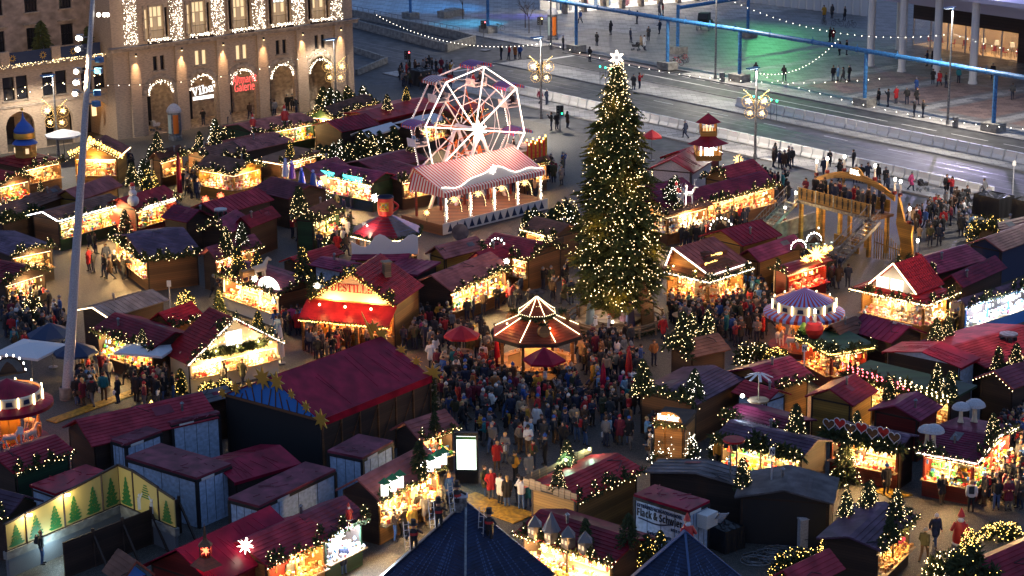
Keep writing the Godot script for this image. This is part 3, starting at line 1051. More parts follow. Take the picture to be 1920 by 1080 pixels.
func person(at: Vector3,yaw: float,place: String,d := {}) -> void:
	# d may fix coat,legs,head,carry,pose,size,group
	var f: Dictionary
	var coat := ""
	var legs := ""
	var head := []
	var carry := ""
	var label := ""
	for attempt in 60:
		f = pick(figures.slice(0,figures.size()-1))
		if d.has("pose"):
			var fit := figures.filter(func(g): return g.pose == d.pose)
			f = pick(fit)
		coat = d.get("coat",COATS[coat_at_random()][0])
		legs = d.get("legs",pick(LEGS)[0])
		head = HEADS[d.head] if d.has("head") else pick(HEADS) if rng.randf() < 0.6 else HEADS[[0,1,6,11][rng.randi() % 4]]
		carry = d.get("carry",pick(CARRY))
		var who := "child" if d.get("size",1.0) < 0.8 else "person"
		label = "%s in %s %s, %s and %s, %s%s %s" % [who,coat,f.coat,legs,head[0],f.pose,(" with "+carry) if carry else "",place]
		if label.split(" ").size() > 16:
			label = "%s in %s %s, %s, %s%s %s" % [who,coat,f.coat,head[0],f.pose,(" with "+carry) if carry else "",place]
		if label.split(" ").size() > 16:
			label = "%s in %s %s, %s%s %s" % [who,coat,f.coat,head[0],(" with "+carry) if carry else "",place]
		if label.split(" ").size() > 16:
			label = "%s in %s %s, %s %s" % [who,coat,f.coat,head[0],place]
		if label.split(" ").size() > 16:
			label = "%s in %s, %s %s" % [who,coat,head[0],place]
		if label.split(" ").size() > 16:
			label = "%s in %s %s" % [who,coat,place]
		if not used.has(label): break
	used[label] = true
	var s: float = d.get("size",rnd(0.95,1.06))
	folk.append({"f": f,"coat": coat,"legs": legs,"head": head,"carry": carry,"label": label,"at": at,"yaw": yaw,"s": s,"wide": Vector2(rnd(0.97,1.07),rnd(0.97,1.07)),"skin": pick(["skin","skin2"]),"group": d.get("group","visitors of the market")})
	taken.append(Vector2(at.x,at.z))
func stand(p: Dictionary) -> void:
	var f: Dictionary = p.f
	var o := MeshInstance3D.new()
	o.name = numbered("person")
	o.mesh = f.mesh
	add_child(o)
	o.position = p.at
	o.rotation.y = p.yaw
	o.scale = Vector3(p.s*p.wide.x,p.s,p.s*p.wide.y)
	tag(o,p.label,"person",p.group)
	o.set_surface_override_material(0,wear[p.legs])
	o.set_surface_override_material(1,wear[p.coat])
	o.set_surface_override_material(2,wear[p.skin])
	o.set_surface_override_material(3,wear["shoes"])
	var hm: String = p.head[1]
	worn(o,{"hair": "hair","long_hair": "hair","hat": "hat","hood": "hood"}[hm],wear["m_"+hm],wear[p.head[0]],f.head)
	match p.carry:
		"a dark backpack": worn(o,"backpack",wear.m_backpack,wear["charcoal"],f.chest)
		"a red backpack": worn(o,"backpack",wear.m_backpack,wear["red"],f.chest)
		"a light scarf": worn(o,"scarf",wear.m_scarf,wear["beige"],f.chest)
		"a red scarf": worn(o,"scarf",wear.m_scarf,wear["red"],f.chest)
		"a shoulder bag": worn(o,"shoulder_bag",wear.m_bag,wear["dark brown"],f.chest)
		"a white shopping bag": worn(o,"shopping_bag",wear.m_shopping,wear["white"],f.hand)
	if f.pose == "holding a mug": worn(o,"mug",wear.m_mug,wear["red"],(f.hand as Vector3)*Vector3(0,1,1)+Vector3(0,0.02,0.02))
	if f.pose == "raising a phone": worn(o,"phone",wear.m_phone,wear["black"],f.hand)
func settle() -> void:   # the 300 people who show largest stand alone; those farther off are one crowd
	folk = folk.filter(func(p): return Rect2(-15,-15,1950,1130).has_point(seen(p.at)))
	folk.sort_custom(func(p,q): return p.at.z > q.at.z)
	for i in mini(300,folk.size()): stand(folk[i])
	var c := Node3D.new()
	c.name = "distant_crowd"
	add_child(c)
	c.set_meta("kind","stuff")
	tag(c,"visitors farther off in the lanes, by the crossing and on the plaza","crowd")
	var tone := paint("crowd_coat",Color.WHITE,0.85)
	tone.vertex_color_use_as_albedo = true
	for f in figures:
		for hm in ["hair","long_hair","hat","hood"]:
			var set: Array = folk.slice(300).filter(func(p): return p.f == f and p.head[1] == hm)
			if set.is_empty(): continue
			var am: ArrayMesh = f.mesh.duplicate()
			for k in 4: am.surface_set_material(k,[wear["dark jeans"],tone,wear.skin,wear.shoes][k])
			var hair: Array = wear["m_"+hm].surface_get_arrays(0)
			var pts: PackedVector3Array = hair[Mesh.ARRAY_VERTEX]
			hair[Mesh.ARRAY_VERTEX] = Transform3D(Basis.IDENTITY,f.head)*pts
			am.add_surface_from_arrays(Mesh.PRIMITIVE_TRIANGLES,hair)
			am.surface_set_material(4,wear[{"hair": "brown hair","long_hair": "dark hair","hat": "a grey hat","hood": "a dark hood"}[hm]])
			var mm := MultiMesh.new()
			mm.transform_format = MultiMesh.TRANSFORM_3D
			mm.use_colors = true
			mm.mesh = am
			mm.instance_count = set.size()
			for i in set.size():
				var p: Dictionary = set[i]
				mm.set_instance_transform(i,Transform3D(Basis(Vector3.UP,p.yaw).scaled_local(Vector3(p.s*p.wide.x,p.s,p.s*p.wide.y)),p.at))
				for k in COATS:
					if k[0] == p.coat: mm.set_instance_color(i,Color(k[1],k[2],k[3]))
			var mi := MultiMeshInstance3D.new()
			mi.name = "people"
			mi.multimesh = mm
			c.add_child(mi,true)
			mi.set_meta("kind","stuff")
func room(p: Vector3,gap: float) -> bool:
	for q in taken:
		if absf(q.x-p.x) < gap and Vector2(p.x,p.z).distance_to(q) < gap:
			return false
	return clear_of(p)
func crowd(poly: Array,n: int,place: String,d := {}) -> void:   # people spread over a surveyed patch of ground
	var pts := PackedVector2Array()
	for i in range(0,poly.size(),2):
		var g := G(poly[i],poly[i+1])
		pts.append(Vector2(g.x,g.z))
	var lo := pts[0]
	var hi := pts[0]
	for p in pts:
		lo = lo.min(p)
		hi = hi.max(p)
	var made := 0
	for attempt in n*25:
		if made >= n: break
		var p := Vector2(rnd(lo.x,hi.x),rnd(lo.y,hi.y))
		if not Geometry2D.is_point_in_polygon(p,pts): continue
		var w := Vector3(p.x,d.get("y",0.0),p.y)
		if not room(w,d.get("gap",0.55)): continue
		var e := d.duplicate()
		if rng.randf() < d.get("kids",0.07) and not e.has("pose"): e.size = rnd(0.58,0.75)
		var yaw := rnd(0,TAU)
		if d.has("face"): yaw = deg_to_rad(d.face)+rnd(-0.7,0.7)
		person(w,yaw,place,e)
		made += 1
		if rng.randf() < 0.45 and made < n:   # often with somebody
			var a := rnd(0,TAU)
			var w2 := w+Vector3(sin(a),0,cos(a))*rnd(0.5,0.62)
			if room(w2,0.42) and Geometry2D.is_point_in_polygon(Vector2(w2.x,w2.z),pts):
				person(w2,yaw+rnd(-0.6,0.6),place,e)
				made += 1
const UP := Vector3.UP
const O3 := Vector3.ZERO
func V3(x: float,y: float,z: float) -> Vector3:
	return Vector3(x,y,z)
func V2(x: float,y: float) -> Vector2:
	return Vector2(x,y)
func at0(o: Vector3) -> Transform3D:
	return Transform3D(Basis.IDENTITY,o)
func T3(b: Basis,o: Vector3) -> Transform3D:
	return Transform3D(b,o)
func K(r: float,g: float,b: float,a := 1.0) -> Color:
	return Color(r,g,b,a)
func PV(a: Array) -> PackedVector2Array:
	return PackedVector2Array(a)
# ---- the street runs along E1,E2 leads across it and away from the market
const E1 := Vector3(0.6225,0,0.7826)
const E2 := Vector3(0.7826,0,-0.6225)
const ORG := Vector3(0.54,0,-219.47)
func R(s: float,t: float,y := 0.0) -> Vector3:
	return ORG+E1*s+E2*t+V3(0,y,0)
func sheet(b: B,s0: float,s1: float,t0: float,t1: float,y: float) -> void:
	b.quad(R(s0,t0,y),R(s1,t0,y),R(s1,t1,y),R(s0,t1,y))
func strip(called: String,mat: String,s0: float,s1: float,t0: float,t1: float,y: float) -> void:
	var b := B.new()
	sheet(b,s0,s1,t0,t1,y)
	struct(called,b,M[mat])
func slabs(called: String,mat: String,s0: float,s1: float,t0: float,t1: float,y: float,d: float) -> void:
	var b := B.new()
	b.bx(T3(Basis(E1,UP,-E2),R((s0+s1)/2,(t0+t1)/2,y-d/2)),V3(s1-s0,d,t1-t0))
	struct(called,b,M[mat])
func ground() -> void:
	var b := B.new()
	sheet(b,-260,330,-200,-9,0.0)
	struct("market_square_paving",b,M.cobble)
	strip("ground","asphalt",-260,330,-9,260,-0.012)
	strip("service_lane","asphalt",-60,160,-9.0,-4.6,0.0)
	slabs("pavement","slab",-18,160,-4.6,-1.6,0.1,0.12)
	strip("tram_road","lane",-200,200,-1.5,8.7,0.0)
	slabs("tram_platform","slab",-14,160,8.85,12.2,0.14,0.16)
	slabs("paved_strip","slab_dark",-14,160,12.2,13.9,0.06,0.08)
	strip("carriageway","asphalt",-200,200,13.95,19.2,0.004)
	slabs("far_pavement","slab",5,160,19.4,23.2,0.1,0.12)
	slabs("plaza","slab_dark",5,160,23.2,120,0.1,0.12)
	slabs("plaza_west","slab",-160,-20,19.4,140,0.1,0.12)
	slabs("plaza_middle","slab_dark",-20,5,21.2,120,0.1,0.12)
	for k in 9:
		var s := 8.0+9.0*k
		strip("paving_band","slab",s,s+1.5,23.3,52,0.104)
		if k in [1,2,3,4,5]: strip("paving_panel","slab_red",s+2.2,s+8.2,24.5,38 if k < 4 else 46,0.104)
	for k in 4:
		strip("paving_band","slab",-160,-20,26+9*k,27.4+9*k,0.104)
		strip("paving_panel","slab_dark",-44+9*k,-38+9*k,28,34,0.104)
	strip("cycle_path","slab_red",-14,1.5,19.3,20.6,0.004)
	for t in [-4.65,-1.55,8.78,13.92,19.3]:
		var kb := B.new()
		kb.bx(T3(Basis(E1,UP,-E2),R(70,t,0.06)),V3(170,0.13,0.14))
		struct("kerb",kb,M.kerb)
	for t in [1.2,2.64,4.9,6.34]:
		for q in [-0.04,0.06]:
			strip("tram_rail","rail",-200,200,t+q-0.02,t+q+0.025,0.006)
		strip("rail_bed","asphalt",-200,200,t-0.3,t+0.34,0.003)
	for k in 40:
		sheet(b,2.0+k*6.2,6.4+k*6.2,16.85,17.0,0.009)
	sheet(b,2,36,16.8,16.95,0.011)
	for k in 14:
		sheet(b,-14+k*2.2,-12.6+k*2.2,19.0,19.1,0.009)
	for k in 6:
		sheet(b,14+k*8,17+k*8,7.2,7.32,0.009)
	struct("road_markings",b,M.line)
	b.quad(R(-13,14.2,0.01),R(-12.4,14.2,0.01),R(-12.4,19,0.01),R(-13,19,0.01))
	sheet(b,21.6,22.0,14.2,16.8,0.012)
	sheet(b,-14.0,-13.5,0,8,0.008)
	struct("stop_line",b,M.line)
	rng.seed = 31
	for k in 16:
		var s := rnd(-30,62)
		var t: float = pick([rnd(0.2,7.5),rnd(14.4,18.4),rnd(-8.5,-5.4)])
		strip("asphalt_patch","lane" if k % 2 else "patch",s,s+rnd(1.2,5.0),t,t+rnd(0.5,1.3),0.0075)
		if k % 2: continue
		b.tube(R(s-2.0,t,-0.01),R(s-2.0,t,0.012),0.36,0.36,14)
		struct("manhole_cover",b,M.lead)
	# covers and gratings in the plaza
	for p in [[1509,130],[1600,102],[1835,188],[910,95]]:
		var o := G(p[0],p[1])
		b.bx(T3(Basis(E1,UP,-E2),o+V3(0,0.1,0)),V3(1.1,0.02,1.1))
	struct("drain_cover",b,M.lead)
	# the underpass beside the crossing: two low walls and the sunk ramp between them
	for w in [[660,50,837,97],[837,97,890,82],[890,82,862,74],[862,74,660,32]]:
		var p := G(w[0],w[1])+V3(0,0.5,0)
		var q := G(w[2],w[3])+V3(0,0.5,0)
		b.bar(p,q,0.35,1.0)
	var walls := solo("underpass_wall","low concrete wall round the ramp of the underpass by the crossing","wall",b,M.concrete)
	for w in [[660,50,837,97],[862,74,660,32]]:
		var p := G(w[0],w[1])+V3(0,1.0,0)
		var q := G(w[2],w[3])+V3(0,1.0,0)
		for k in 19:
			b.tube(p.lerp(q,k/18.0),p.lerp(q,k/18.0)+V3(0,0.5,0),0.025,0.025,4)
		b.tube(p+V3(0,0.5,0),q+V3(0,0.5,0),0.03,0.03,4)
	part(walls,"railing",b,M.lead)
	b.bar(G(663,98)+V3(0,0.35,0),G(725,118)+V3(0,0.35,0),0.3,0.7)
	b.bar(G(725,118)+V3(0,0.35,0),G(668,142)+V3(0,0.35,0),0.3,0.7)
	solo("stair_wall","low concrete wall of the stair beside the sandstone building corner","wall",b,M.concrete)
func pierced(b: B,t: Transform3D,x0: float,x1: float,y0: float,y1: float,ops: Array,deep := 0.4) -> void:
	# a wall face with real openings; ops: [left,bottom,right,spring or top,arched]
	var xs := [x0,x1]
	var ys := [y0,y1]
	for o in ops:
		xs.append_array([o[0],o[2]])
		ys.append_array([o[1],o[3]])
		if o[4]: ys.append(o[3]+(o[2]-o[0])/2)
	xs.sort()
	ys.sort()
	for i in xs.size()-1:
		for j in ys.size()-1:
			if xs[i+1]-xs[i] < 0.001 or ys[j+1]-ys[j] < 0.001: continue
			var cx: float = (xs[i]+xs[i+1])/2
			var cy: float = (ys[j]+ys[j+1])/2
			var hole := false
			for o in ops:
				var top: float = o[3]+((o[2]-o[0])/2 if o[4] else 0.0)
				if cx > o[0] and cx < o[2] and cy > o[1] and cy < top: hole = true
			if not hole:
				b.quad(t*V3(xs[i],ys[j],0),t*V3(xs[i+1],ys[j],0),t*V3(xs[i+1],ys[j+1],0),t*V3(xs[i],ys[j+1],0))
	for o in ops:
		var z := V3(0,0,-deep)
		var bl := V3(o[0],o[1],0)
		var br := V3(o[2],o[1],0)
		var tl := V3(o[0],o[3],0)
		var tr := V3(o[2],o[3],0)
		b.quad(t*bl,t*tl,t*(tl+z),t*(bl+z))
		b.quad(t*br,t*(br+z),t*(tr+z),t*tr)
		b.quad(t*bl,t*(bl+z),t*(br+z),t*br)
		if not o[4]:
			b.quad(t*tl,t*tr,t*(tr+z),t*(tl+z))
			continue
		var r: float = (o[2]-o[0])/2
		var c := V3((o[0]+o[2])/2,o[3],0)
		for k in 16:
			var a0 := PI-PI*k/16
			var a1 := PI-PI*(k+1)/16
			var p := c+V3(cos(a0),sin(a0),0)*r
			var q := c+V3(cos(a1),sin(a1),0)*r
			b.quad(t*p,t*q,t*V3(q.x,o[3]+r,0),t*V3(p.x,o[3]+r,0))
			b.quad(t*p,t*(p+z),t*(q+z),t*q)
func window(o: Node3D,t: Transform3D,x0: float,y0: float,x1: float,y1: float,cols: int,rows: int,pane: String,label := "") -> void:
	var w := MeshInstance3D.new()
	w.name = "window"
	var b := B.new()
	var f := 0.09
	for k in cols+1:
		b.bx(t*at0(V3(lerpf(x0+f/2,x1-f/2,float(k)/cols),(y0+y1)/2,-0.24)),V3(f,y1-y0,0.08))
	for k in rows+1:
		b.bx(t*at0(V3((x0+x1)/2,lerpf(y0+f/2,y1-f/2,float(k)/rows),-0.238)),V3(x1-x0,f,0.08))
	w.mesh = b.mesh(M.frame)
	o.add_child(w,true)
	for i in cols:
		for j in rows:
			var a := V3(lerpf(x0,x1,float(i)/cols),lerpf(y0,y1,float(j)/rows),-0.27)
			var c := V3(lerpf(x0,x1,float(i+1)/cols),lerpf(y0,y1,float(j+1)/rows),-0.27)
			b.quad(t*a,t*V3(c.x,a.y,a.z),t*c,t*V3(a.x,c.y,a.z))
			var k := pane
			if pane.begins_with("lit"): k = ["window_dim","window_dim" if i % 2 else "window_warm","window_warm"][j] if pane == "lit" or j < 2 else "window_cool"
			part(w,"pane",b,M[k])
	b.bx(t*at0(V3((x0+x1)/2,y0-0.06,0.04)),V3(x1-x0+0.3,0.12,0.26))
	part(w,"sill",b,M.stone_pale)
func fairy_net(label: String,t: Transform3D,w: float,h: float,n: int,group: String,mat := "bulb_white",r := 0.045) -> void:
	var b := B.new()
	for k in n:
		b.octa(t*V3(rnd(-w/2,w/2),rnd(0,h),rnd(0.0,0.12)),r*rnd(0.8,1.2))
	var o := thing("light_curtain",label,"fairy lights",O3,0,group)
	part(o,"fairy_lights",b,M[mat],true)
	for k in 5:
		var x := lerpf(-w/2,w/2,k/4.0)
		b.tube(t*V3(x,0,0.02),t*V3(x,h,0.02),0.012,0.012,3,false)
	part(o,"wire",b,M.black)
func sandstone_house() -> void:
	var o := thing("sandstone_building","long sandstone building with lit arches, windows and curtains of white lights","building",R(-5.6,-45))
	var T := T3(Basis(E2,UP,E1),O3)
	var b := B.new()
	var ops := []
	for i in 5:
		var c := 5.5+4.65*i
		ops.append([c-1.5,0.0,c+1.5,3.9,true])
		ops.append([c-0.62,6.2,c-0.16,7.6,false])
		ops.append([c+0.16,6.2,c+0.62,7.6,false])
		ops.append([c-0.75,9.3,c+0.75,12.4,false])
		ops.append([c-1.25,9.3,c-0.87,12.2,false])
		ops.append([c+0.87,9.3,c+1.25,12.2,false])
	pierced(b,T,0.6,28.2,0,16,ops,0.45)
	var side := T*T3(Basis(V3(0,0,1),UP,V3(-1,0,0)),V3(0.6,0,0))
	b.quad(side*V3(-14,0,0),side*V3(0,0,0),side*V3(0,16,0),side*V3(-14,16,0))
	var east := T*T3(Basis(V3(0,0,-1),UP,V3(1,0,0)),V3(28.2,0,0))
	b.quad(east*V3(0,0,0),east*V3(14,0,0),east*V3(14,16,0),east*V3(0,16,0))
	b.quad(T*V3(0.6,16,0),T*V3(28.2,16,0),T*V3(28.2,16,-14),T*V3(0.6,16,-14))
	b.quad(T*V3(28.2,0,-14),T*V3(0.6,0,-14),T*V3(0.6,16,-14),T*V3(28.2,16,-14))
	part(o,"wall",b,M.stone)
	b.bx(T*at0(V3(14.4,8.62,0.22)),V3(28.4,0.32,0.5))
	b.bx(T*at0(V3(14.4,8.82,0.3)),V3(28.6,0.09,0.72))
	part(o,"cornice",b,M.stone_pale)
	b.bx(T*at0(V3(14.4,8.88,0.3)),V3(28.6,0.02,0.7))
	part(o,"lead_flashing",b,M.lead)
	# the arcade behind the arches
	b.bx(T*at0(V3(14.4,2.9,-4.2)),V3(27.4,5.8,0.2))
	b.bx(T*at0(V3(14.4,5.75,-2.3)),V3(27.4,0.2,3.6))
	b.bx(T*at0(V3(14.4,0.0,-2.2)),V3(27.4,0.06,4.3))
	part(o,"arcade",b,M.stone_pale)
	for i in 5:
		var c := 5.5+4.65*i
		b.box(T*V3(c,5.55,-2.2),V3(0.36,0.12,0.36))
		part(o,"ceiling_lamp",b,M.bulb)
		lamp(o,T*V3(c,5.4,-2.2),K(1.0,0.72,0.38),1.3,0.2)
		b.bx(T*at0(V3(c+0.2,1.5,-4.05)),V3(1.7,2.9,0.1))
		part(o,"shop_door",b,M.glass)
		if i in [0,1]:
			b.bx(T*at0(V3(c+0.35,1.4,-3.98)),V3(0.5,2.4,0.05))
			part(o,"lit_door",b,M.window_warm)
		# stone ring and the lights along the arch
		for k in 15:
			var a := PI*(k+0.5)/15
			b.bx(T*T3(Basis(V3(0,0,1),a-PI/2),V3(c+cos(a)*1.78,3.9+sin(a)*1.78,0.015)),V3(0.36,0.4,0.09))
		part(o,"arch_stones",b,M.stone_pale)
		var an := thing("arch_lights","band of white fairy lights round the %s arch of the sandstone building" % ["first","second","third","fourth","fifth"][i],"fairy lights",R(-5.6,-45),0,"light bands round the arches")
		for k in 95:
			var a := PI*rnd(0.0,1.0)
			var r := rnd(1.2,1.47)
			b.octa(T*V3(c+cos(a)*r,3.9+sin(a)*r-0.1,rnd(0.0,0.1)),rnd(0.02,0.028))
		part(an,"fairy_lights",b,M.bulb_white,true)
		var warm := i in [1,2]
		for q in [-0.62,0.16]:
			window(o,T,c+q,6.2,c+q+0.46,7.6,1,1,"window_warm" if warm else "glass")
		window(o,T,c-0.75,9.3,c+0.75,12.4,3,3,"lit" if i != 3 else "lit_cool")
		window(o,T,c-1.25,9.3,c-0.87,12.2,1,3,"lit" if i < 2 else "glass")
		window(o,T,c+0.87,9.3,c+1.25,12.2,1,3,"glass")
		b.bx(T*at0(V3(c,9.25,0.1)),V3(2.9,0.14,0.2))
		for q in [-1.42,1.42,-0.81,0.81]:
			b.bx(T*at0(V3(c+q,10.9,0.05)),V3(0.14,3.3,0.1))
		part(o,"bay_frame",b,M.stone_pale)
		for k in 14:
			b.tube(T*V3(c-0.7+k*0.108,9.3,0.02),T*V3(c-0.7+k*0.108,10.1,0.02),0.012,0.012,4)
		b.tube(T*V3(c-0.75,10.1,0.02),T*V3(c+0.75,10.1,0.02),0.02,0.02,4)
		part(o,"window_rail",b,M.black)
		var pl := thing("window_box","window box full of white lights under the %s upper window" % ["first","second","third","fourth","fifth"][i],"fairy lights",R(-5.6,-45),0,"lit window boxes")
		for k in 90:
			b.octa(T*V3(c+rnd(-1.25,1.25),rnd(8.98,9.38),rnd(0.3,0.65)),rnd(0.02,0.03))
		part(pl,"fairy_lights",b,M.bulb_white,true)
		b.bx(T*at0(V3(c,9.0,0.45)),V3(2.5,0.18,0.3))
		part(pl,"box",b,M.wood_dark)
	# pilasters with their narrow downlights
	for i in 6:
		var c := 3.15+4.65*i-(0.35 if i == 0 else 0.0)
		b.bx(T*at0(V3(c,4.22,0.14)),V3(1.15,8.44,0.28))
		b.bx(T*at0(V3(c,12.4,0.1)),V3(1.25,7.1,0.2))
		part(o,"pilaster",b,M.stone)
		b.tube(T*V3(c,7.95,0.55),T*V3(c,8.2,0.55),0.1,0.1,8)
		var sc := part(o,"downlight",b,M.black)
		b.tube(T*V3(c,7.92,0.55),T*V3(c,7.95,0.55),0.08,0.08,8)
		part(sc,"lamp_glass",b,M.bulb)
		spot(o,T*V3(c,7.9,0.6),T*V3(c,4.5,0.12),K(1.0,0.8,0.6),40.0,22.0,0.06,1.0)
		fairy_net("curtain of white lights hung over the %s pilaster of the sandstone building" % ["first","second","third","fourth","fifth","sixth"][i],T3(Basis(E2,UP,E1),R(-5.6,-45))*at0(V3(c-0.3,8.95,0.26)),1.45,6.4,330,"curtains of white lights","bulb_white",0.026)
	for i in 5:
		var c := 5.5+4.65*i
		lamp(o,T*V3(c,9.7,1.0),K(1.0,0.85,0.65),0.8,0.3,6.0)
	# signs in the arches
	var sg := thing("shop_sign","white script shop sign with a bright bar below in the second arch","sign",R(-5.6,-45))
	words(sg,"Viba",M.sign_white,T*T3(Basis(V3(0,0,1),0.1),V3(10.1,3.7,0.15)),0.85,"lettering","Droid Serif")
	b.bx(T*at0(V3(10.15,2.95,0.1)),V3(2.3,0.34,0.08))
	part(sg,"bar",b,M.sign_white)
	sg = thing("mall_sign","red neon lettering of the shopping arcade hung in the third arch","sign",R(-5.6,-45))
	words(sg,"Altmarkt",M.neon_red,T*at0(V3(14.9,4.2,0.2)),0.8,"lettering","Droid Sans",false,2.8)
	words(sg,"Galerie",M.neon_red,T*at0(V3(14.85,3.4,0.2)),0.8,"lettering","Droid Sans",false,2.3)
	# the lower wing on the left,with a terrace over its arcade
	var w := thing("arcade_wing","lower sandstone wing with arcade, paired windows and a terrace edged in lights","building",R(-7.2,-45))
	ops = []
	for i in 7:
		var c := -0.6-4.0*i
		ops.append([c-1.45,0.0,c+1.45,2.3,true])
		for q in [-1.25,0.1]:
			ops.append([c+q-0.2,4.9,c+q+0.95,7.1,false])
	pierced(b,T,-30,0.55,0,8.0,ops,0.4)
	part(w,"wall",b,M.stone)
	b.bx(T*at0(V3(-14.7,4.3,0.06)),V3(30.5,0.2,0.14))
	b.bx(T*at0(V3(-14.7,8.05,0.14)),V3(30.5,0.3,0.4))
	part(w,"cornice",b,M.stone_pale)
	b.bx(T*at0(V3(-14.7,2.1,-3.8)),V3(30.4,4.2,0.2))
	b.bx(T*at0(V3(-14.7,4.1,-1.9)),V3(30.4,0.2,3.4))
	b.bx(T*at0(V3(-14.7,8.0,-1.6)),V3(30.4,0.24,3.2))
	part(w,"arcade",b,M.stone_pale)
	for i in 7:
		var c := -0.6-4.0*i
		for q in [-1.25,0.1]:
			window(w,T,c+q-0.2,4.9,c+q+0.95,7.1,1,2,"glass")
		b.bx(T*at0(V3(c,1.3,-3.65)),V3(2.2,2.6,0.1))
		part(w,"shop_door",b,M.glass)
		if i < 4:
			for k in 3:
				b.octa(T*V3(c+rnd(-1.2,0.9),rnd(5.2,6.6),-0.2),0.06)
			part(w,"table_lamps",b,M.bulb,true)
		if i in [0,2]:
			b.box(T*V3(c,3.9,-1.8),V3(0.3,0.1,0.3))
			part(w,"ceiling_lamp",b,M.bulb)
			lamp(w,T*V3(c,3.75,-1.8),K(1.0,0.7,0.36),1.6,0.2)
	b.bx(T*at0(V3(-0.95,2.9,0.1)),V3(0.45,1.1,0.1))
	part(w,"lit_plate",b,M.lit_sign)
	var up := T*at0(V3(0,0,-3.2))
	ops = []
	for i in 9:
		ops.append([-4.3-3.55*i+2.1,8.9,-3.0-3.55*i+2.1,10.9,false])
		ops.append([-4.3-3.55*i+2.1,12.4,-3.0-3.55*i+2.1,14.3,false])
	pierced(b,up,-30,0.6,8.1,16,ops,0.35)
	part(w,"upper_wall",b,M.render)
	for p in ops:
		if p[1] < 10 or p[0] > -14.0:
			window(w,up,p[0],p[1],p[2],p[3],4,2,"glass")
	for i in 9:
		for y in [11.25,14.65]:
			b.bx(up*at0(V3(-3.65-3.55*i+2.1,y,0.08)),V3(1.9,0.14,0.3))
	part(w,"window_hoods",b,M.stone_pale)
	b.bx(T*at0(V3(-14.8,8.75,-0.2)),V3(30.2,1.1,0.06))
	part(w,"terrace_screen",b,M.navy)
	for i in 6:
		b.bx(T*at0(V3(-4.4-5.2*i,8.8,-0.19)),V3(0.9,1.3,0.4))
		part(w,"terrace_pier",b,M.stone)
		for k in 10:
			var a := TAU*k/10
			b.bar(T*V3(-2.6-3.1*i+cos(a)*0.2,8.75+sin(a)*0.2,-0.14),T*V3(-2.6-3.1*i+cos(a+TAU/10)*0.2,8.75+sin(a+TAU/10)*0.2,-0.14),0.05,0.05)
			b.bar(T*V3(-2.6-3.1*i+cos(a)*0.24,8.75+sin(a)*0.24,-0.14),T*V3(-2.6-3.1*i+cos(a)*0.36,8.75+sin(a)*0.36,-0.14),0.04,0.04)
		part(w,"sun_ornament",b,M.gold)
	var gl := thing("terrace_lights","thick garland of warm white lights along the terrace edge","fairy lights",R(-7.2,-45))
	for k in 560:
		b.octa(T*V3(rnd(-22,0.6),rnd(7.98,8.3),rnd(0.2,0.42)),rnd(0.02,0.03))
	part(gl,"fairy_lights",b,M.bulb,true)
	fir("tall unlit fir in a tub on the building terrace",R(-8.6,-50.1,8.1),3.6,"","")
	fir("smaller unlit fir beside the mast on the building terrace",R(-8.4,-45.4,8.1),2.6,"","")
func slab_at(b: B,s: float,t: float,y: float,size: Vector3) -> void:
	b.bx(T3(Basis(E1,UP,-E2),E1*s+E2*t+V3(0,y,0)),size)
